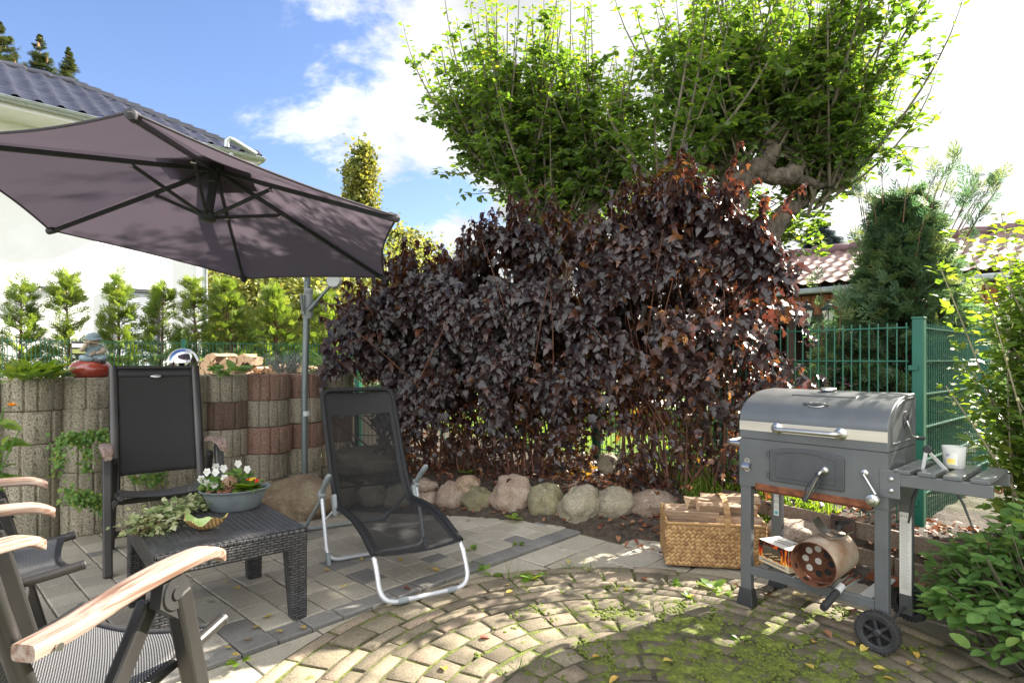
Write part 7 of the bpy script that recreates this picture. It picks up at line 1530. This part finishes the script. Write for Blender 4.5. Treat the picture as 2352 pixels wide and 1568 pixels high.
# ------------------------------------------------------------------ wicker basket and firewood
def mat_basket():
    m, nt, p, out = nodes('water_hyacinth_braid'); v = coords(nt); sp = nt.nodes.new('ShaderNodeSeparateXYZ'); nt.links.new(v, sp.inputs[0]); a = attr(nt)
    base = ramp(nt, a, [(0,(.20,.10,.035)), (.5,(.33,.185,.07)), (1,(.45,.28,.12))]); base = mul(nt, base, ramp(nt, tnoise(nt, mapping(nt, v, (60,60,260)), 1.5, 4), [(.3,.65), (.7,1.2)])); nt.links.new(base, p.inputs['Base Color']); p.inputs['Roughness'].default_value = .6; bump(nt, p, tnoise(nt, mapping(nt, v, (60,60,240)), 2, 4), .4, .002); return m
def basket():
    A = Vector((.905,3.415,0)); Bp = Vector((1.447,3.325,0)); d = (Bp-A); ang = math.atan2(d.y, d.x); w = d.length; dp = .36; h = .245; r = empty('wicker_basket', A, ang); tag(r, 'rectangular braided wicker basket full of split firewood beside the grill', 'basket'); mb_ = mat_basket()
    def wall(p0, p1, ht, nm):
        p0, p1 = Vector(p0), Vector(p1); L = (p1-p0).length; u = (p1-p0)/L; nrm = Vector((u.y, -u.x, 0)); b = MB(); nc = int(L/.0265); st = .0225
        b.bar(p0+Vector((0,0,ht/2))-nrm*.004, p1+Vector((0,0,ht/2))-nrm*.004, .008, ht)
        for c in range(nc):
            x = (c+.5)*L/nc; z = .004+rng.uniform(0,.004)
            while z < ht-.02:
                for s in (-1, 1):
                    q = p0+u*(x+s*L/nc*.25)+Vector((0,0,z+.010)); M3 = Matrix((u, nrm, Vector((0,0,1)))).transposed() @ Matrix.Rotation(R_(-34*s), 3, 'Y')
                    b.lathe([(.0,-.019), (.0062,-.011), (.0080,0), (.0062,.011), (0,.019)], 6, q+nrm*.003, M3, rnd=rng.random(), sx=1.05, sy=.75)
                z += st
        b.tube([p0+Vector((0,0,ht)), p1+Vector((0,0,ht))], .009, 8, rnd=.6); return b.build(nm, mb_, r, smooth=60)
    wall((0,0,0), (w,0,0), h, 'side_panel'); wall((0,dp,0), (0,0,0), h+.01, 'side_panel'); wall((w,0,0), (w,dp,0), h+.01, 'side_panel'); wall((w,dp,0), (0,dp,0), h+.02, 'side_panel')
    b = MB(); b.box((w/2,dp/2,.006), (w-.02,dp-.02,.012)); b.build('bottom', mb_, r, smooth=0)
    b = MB(); pts = [Vector((w*.62, y, z)) for y, z in ((-.006,.20), (-.004,.30), (.06,.365), (.18,.385), (.30,.365), (dp,.26))]
    P = rounded(pts, .08)
    for i in range(len(P)-1): b.bar(P[i], P[i+1]+(P[i+1]-P[i])*.1, .034, .008, up=(0,-.7,.7), rnd=rng.random())
    b.build('carry_handle', mb_, r, smooth=0, bevel=.002)
    G = 'split logs in the wicker basket'; A3 = Matrix.Rotation(ang, 3, 'Z')
    for (x, y, z, L, rz, tl, rr, lab) in ((.17,.20,.235,.33,.10,.03,.062,'pale split log at the left end of the basket, half sunk'), (.16,.10,.245,.30,-.15,-.02,.055,'split log lying at the front left of the basket'), (.36,.13,.275,.34,.12,.05,.066,'bright split log at the front of the basket, beside the handle'), (.40,.24,.30,.34,-.10,-.04,.066,'split log lying on top near the back of the basket'), (.27,.25,.32,.30,.35,.10,.058,'topmost split log at the middle of the basket'), (.42,.06,.235,.26,.05,.0,.05,'short split log pressed against the front right of the basket')):
        c = A+A3 @ Vector((x,y,0))+Vector((0,0,z)); o = log_obj(L, rr); o.location = c; o.rotation_euler = (rng.uniform(0,6.28), tl, ang+rz); tag(o, lab, 'firewood', G)
    for (x, y, z, L, rr) in ((.14,.18,.09,.24,.07), (.32,.18,.10,.3,.07), (.42,.2,.14,.2,.06)):
        c = A+A3 @ Vector((x,y,0))+Vector((0,0,z)); o = log_obj(L, rr); o.location = c; o.rotation_euler = (rng.uniform(0,6.28), 0, ang+rng.normal()*.1); tag(o, 'split log buried low inside the wicker basket', 'firewood', G)
def log_obj(L, r, round_=False):
    """a split log along local x; end faces get the end grain material"""
    b = MB(); k = 9 if not round_ else 14
    if round_ : prof = [(r*math.cos(t)*rng.uniform(.93,1.05), r*math.sin(t)*rng.uniform(.93,1.05)) for t in np.linspace(0, 6.2832, k+1)[:-1]]
    else: 
        a0 = rng.uniform(.7,1.25); prof = [(-r*.55, -r*.1)]+[(-r*.55+r*1.5*math.cos(t)*rng.uniform(.95,1.04), -r*.1+r*1.5*math.sin(t)*rng.uniform(.95,1.04)) for t in np.linspace(-a0/1.6, a0/1.6, k-1)]
    n = len(prof); vs = []
    for i in range(7):
        x = L*(i/6-.5); s = 1+rng.normal()*.012; vs += [(x, p*s+rng.normal()*.0022, q*s+rng.normal()*.0022) for p, q in prof]
    fs = [(i*n+j, i*n+(j+1) % n, (i+1)*n+(j+1) % n, (i+1)*n+j) for i in range(6) for j in range(n)]+[tuple(reversed(range(n))), tuple(range(6*n, 7*n))]
    b.add(vs, fs); o = b.build('firewood_log', M_LOGSIDE, smooth=28); o.data.materials.append(M_LOGEND); np_ = len(o.data.polygons); o.data.polygons[np_-1].material_index = 1; o.data.polygons[np_-2].material_index = 1
    return o
basket()
def woodpile():
    G = 'firewood logs stacked behind the planter wall'; rows = [(480,552,858,6.15,9), (472,570,842,6.2,10), (486,596,826,6.2,11), (600,700,846,6.6,9), (720,800,848,7.1,7), (830,900,850,7.0,6), (830,900,832,7.0,6)]
    words = ['bottom', 'middle', 'top']
    for i, (x0, x1, y, Y, n) in enumerate(rows):
        for k in range(n):
            x = x0+(x1-x0)*(k+.5)/n; p = at(x, y+rng.normal()*2, Y); o = log_obj(.33, rng.uniform(.042,.06), rng.random() < .3); o.location = (p.x, p.y+rng.normal()*.015, p.z); d = Vector((-p.x, -p.y)); o.rotation_euler = (rng.uniform(0,6.28), 0, math.atan2(d.y, d.x)+R_(-18)+rng.normal()*.25); tag(o, 'split firewood log stacked behind the planter wall', 'firewood', G)
    # the lower part of the stack, a block of logs out of sight behind the rings, carried by the bank
    for i, (x0, x1, y, Y, n) in enumerate([(478,575,874,6.2,9), (600,700,858,6.6,9), (600,700,874,6.6,9), (720,800,870,7.1,7), (830,900,866,7.0,6)]):
        for k in range(n):
            x = x0+(x1-x0)*(k+.5)/n; p = at(x, y, Y); o = log_obj(.33, .055); o.location = p; d = Vector((-p.x, -p.y)); o.rotation_euler = (rng.uniform(0,6.28), 0, math.atan2(d.y, d.x)+R_(-55)); tag(o, 'split firewood log stacked behind the planter wall', 'firewood', G)
woodpile()

# ------------------------------------------------------------------ garden ornaments on the planter wall
def egg():
    p = at(209, 864, 4.08); m, nt, pb, out = nodes('red_glaze'); v = coords(nt); sp = nt.nodes.new('ShaderNodeSeparateXYZ'); nt.links.new(v, sp.inputs[0]); n = tnoise(nt, v, 90, 4); t = mth(nt, 'ADD', mth(nt, 'MULTIPLY', sp.outputs[2], 5.0), mth(nt, 'MULTIPLY', n, .45)); nt.links.new(ramp(nt, t, [(.55,(.26,.035,.022)), (.78,(.30,.06,.03)), (.95,(.36,.22,.10))]), pb.inputs['Base Color']); pb.inputs['Roughness'].default_value = .22; pb.inputs['Coat Weight'].default_value = .5
    b = MB(); prof = [(.134*math.sqrt(max(0,1-((z-.055)/.0775)**2))*(1 if z > .055 else 1.0), z) for z in np.linspace(-.0, .1325, 26)]; prof[-1] = (0,.1325); b.lathe(prof, 48, sx=1.0, sy=.9)
    o = b.build('ceramic_egg', m); o.location = (p.x, p.y, 1.074); tag(o, 'glossy red glazed ceramic egg on the planter wall under the boy figurine', 'ornament'); return p
def figurine(p):
    """seated boy in a cap, cheek resting on one fist, legs crossed on the egg"""
    s = .10; c = Vector((p.x+.012, p.y, 1.074+.118)); r = empty('boy_figurine', c, R_(38)); tag(r, 'stone figurine of a seated boy in a blue cap resting his cheek on his hand', 'figurine'); r.scale = (1.0,1.0,1.0)
    msk = plain('stone_skin', (.40,.32,.23), (.50,.41,.31), 40, .7, 0, .2, 120); mcl = plain('stone_blue_cloth', (.13,.19,.22), (.27,.34,.36), 28, .7, 0, .3, 90); msh = plain('dark_shoe', (.05,.035,.04), None, 9, .5)
    def skin(pts, edges, rad, nm, mat, par, sub=2):
        me = bpy.data.meshes.new(nm); me.from_pydata([tuple(q) for q in pts], edges, []); o = bpy.data.objects.new(nm, me); COL.objects.link(o); o.parent = par; me.materials.append(mat)
        md = o.modifiers.new('skin', 'SKIN'); md.use_smooth_shade = True
        if not me.skin_vertices: me.skin_vertices.new(name='')
        for i, q in enumerate(rad): me.skin_vertices[0].data[i].radius = (q, q) if not isinstance(q, tuple) else q; 
        me.skin_vertices[0].data[0].use_root = True; md2 = o.modifiers.new('sub', 'SUBSURF'); md2.levels = sub; md2.render_levels = sub; return o
    # body: pelvis, belly, chest, neck, head, then arms; one skin
    pts = [(0,0,.018), (0,.004,.052), (0,.002,.088), (.0,-.004,.106), (.002,-.010,.122), (.002,-.014,.142), (.002,-.008,.162),
           (-.036,-.002,.090), (-.052,-.022,.064), (-.036,-.046,.098), (-.030,-.042,.116),
           (.038,-.002,.090), (.052,-.018,.062), (.024,-.046,.052), (.008,-.052,.048)]
    ed = [(0,1), (1,2), (2,3), (3,4), (4,5), (5,6), (2,7), (7,8), (8,9), (9,10), (2,11), (11,12), (12,13), (13,14)]
    rad = [.034,.033,.030,.016,.026,.031,.024,.017,.015,.0125,.013,.017,.015,.012,.010]
    body = skin(pts, ed, rad, 'body', msk, r)
    # shirt over chest and sleeves
    skin([(0,0,.020), (0,.004,.055), (0,.002,.086), (-.034,-.001,.089), (-.046,-.012,.074), (.036,-.001,.089), (.047,-.010,.073)], [(0,1), (1,2), (2,3), (3,4), (2,5), (5,6)], [.039,.037,.033,.021,.019,.021,.019], 'shirt', mcl, r)
    # crossed legs
    skin([(0,0,.012), (-.030,-.016,.016), (-.058,-.040,.020), (-.024,-.062,.010), (.006,-.066,.004)], [(0,1), (1,2), (2,3), (3,4)], [.032,.026,.023,.019,.016], 'trouser_leg', mcl, r); skin([(0,0,.012), (.030,-.016,.016), (.060,-.036,.022), (.036,-.060,.006), (.020,-.068,-.004)], [(0,1), (1,2), (2,3), (3,4)], [.032,.026,.023,.019,.016], 'trouser_leg', mcl, r)
    for x, y, z, a in ((.022,-.078,-.002,-20), (.040,-.074,-.010,35)): b = MB(); b.lathe([(0,-.022), (.010,-.016), (.0125,0), (.011,.014), (0,.024)], 12, (x,y,z), Matrix.Rotation(R_(a), 3, 'Z') @ Matrix.Rotation(R_(90), 3, 'Y')); b.build('shoe', msh, r)
    # cap
    b = MB(); Mc = Matrix.Rotation(R_(14), 3, 'X'); b.lathe([(.034,0), (.0345,.006), (.032,.018), (.022,.028), (.008,.033), (0,.034)], 24, (.002,-.010,.158), Mc); cp = b.build('cap', mcl, r, smooth=60)
    b = MB(); b.slab(lambda u, v: (Vector((.002,-.010,.158))+Mc @ Vector(((.034+.026*v)*math.cos(R_(-140+100*u)), (.034+.026*v*math.sin(math.pi*u))*math.sin(R_(-140+100*u)), .003-.006*v*v)), (0,-.2,1)), 16, 4, .004); b.build('cap_peak', mcl, cp, smooth=60)
    # face
    h = Vector((.002,-.014,.140)); b = MB(); b.lathe([(0,-.006), (.0055,-.002), (.005,.003), (0,.007)], 10, h+Vector((0,-.030,-.001))); b.build('nose', msk, body)
    for sx in (-1, 1): b = MB(); b.lathe([(0,-.003), (.0042,0), (0,.003)], 10, h+Vector((sx*.011,-.0262,.005))); b.build('eye', msh, body); b = MB(); b.lathe([(0,-.007), (.005,-.003), (.0055,.002), (0,.007)], 10, h+Vector((sx*.031,0,.0))); b.build('ear', msk, body)
    b = MB(); b.tube([h+Vector((-.008,-.0265,-.013)), h+Vector((0,-.0285,-.0145)), h+Vector((.008,-.0265,-.013))], .0018, 6); b.build('mouth', plain('stone_lip', (.30,.17,.13), None, 9, .7), body)
    # hands with fingers: fist against the cheek, the other hand open on the shin
    for k in range(4): b = MB(); x = -.026+.006*k-.012; b.tube([(x-.002,-.040,.114), (x,-.047,.121), (x+.003,-.044,.128), (x+.004,-.037,.128)], [.0042,.0044,.004,.003], 7); b.build('finger', msk, body)
    b = MB(); b.tube([(-.020,-.040,.112), (-.014,-.042,.121), (-.012,-.040,.128)], [.0044,.0042,.003], 7); b.build('thumb', msk, body)
    for k in range(4): b = MB(); b.tube([(.008-.002*k,-.054-.0*k,.051-.0045*k+.003), (-.004-.002*k,-.060,.048-.0045*k+.003), (-.015-.001*k,-.060,.043-.0045*k+.003)], [.0042,.004,.003], 7); b.build('finger', msk, body)
    b = MB(); b.tube([(.012,-.052,.058), (.006,-.058,.064), (-.002,-.060,.064)], [.0044,.004,.003], 7); b.build('thumb', msk, body)
    r.scale = (1.25,1.15,1.02)
figurine(egg())
def gazing_ball():
    p = at(421, 838, 4.55); m, nt, pb, out = nodes('mirror_glass'); pb.inputs['Base Color'].default_value = (.62,.62,.66,1); pb.inputs['Metallic'].default_value = 1.0; pb.inputs['Roughness'].default_value = .04
    R = .112; b = MB(); b.lathe([(R*math.sin(t), -R*math.cos(t)) for t in np.linspace(0, math.pi, 30)], 48); o = b.build('gazing_ball', m, smooth=180); o.location = (p.x, p.y, 1.068+R-.006); tag(o, 'silver mirrored gazing ball behind the high back chair', 'ornament')
gazing_ball()
def solar_lamp():
    k = (182-1176)/F_; t = (k*LF0[1]-LF0[0])/(LFD[0]-k*LFD[1]); p = LF0+LFD*t; n = Vector((LFD[1],-LFD[0],0)); r = empty('solar_lamp', (p[0]+n.x*.03, p[1]+n.y*.03, 1.36), math.atan2(LFD[1], LFD[0])); tag(r, 'black solar lamp hung on the green fence behind the boy figurine', 'lamp')
    b = MB(); b.prism([(-.0,.0), (.02,.0), (.02,.12), (0,.15)], .22, None, (0,0,0)) if False else b.box((0,-.05,.0), (.17,.07,.19)); b.build('housing', M_ALUD, r, smooth=0, bevel=.008); b = MB(); b.box((0,-.088,.045), (.15,.005,.075), Matrix.Rotation(R_(-18), 3, 'X')); b.build('solar_panel', plain('pale_panel', (.55,.53,.52), (.62,.60,.6), 6, .35), r, smooth=0); b = MB(); b.box((0,-.0865,-.045), (.145,.004,.06)); b.build('lamp_glass', plain('lime_glass', (.42,.45,.14), None, 6, .3), r, smooth=0); b = MB(); b.lathe([(.006,0), (.004,.004)], 10, (0,-.087,-.002), Matrix.Rotation(R_(90), 3, 'X')); b.build('sensor', M_PAPER, r)
solar_lamp()
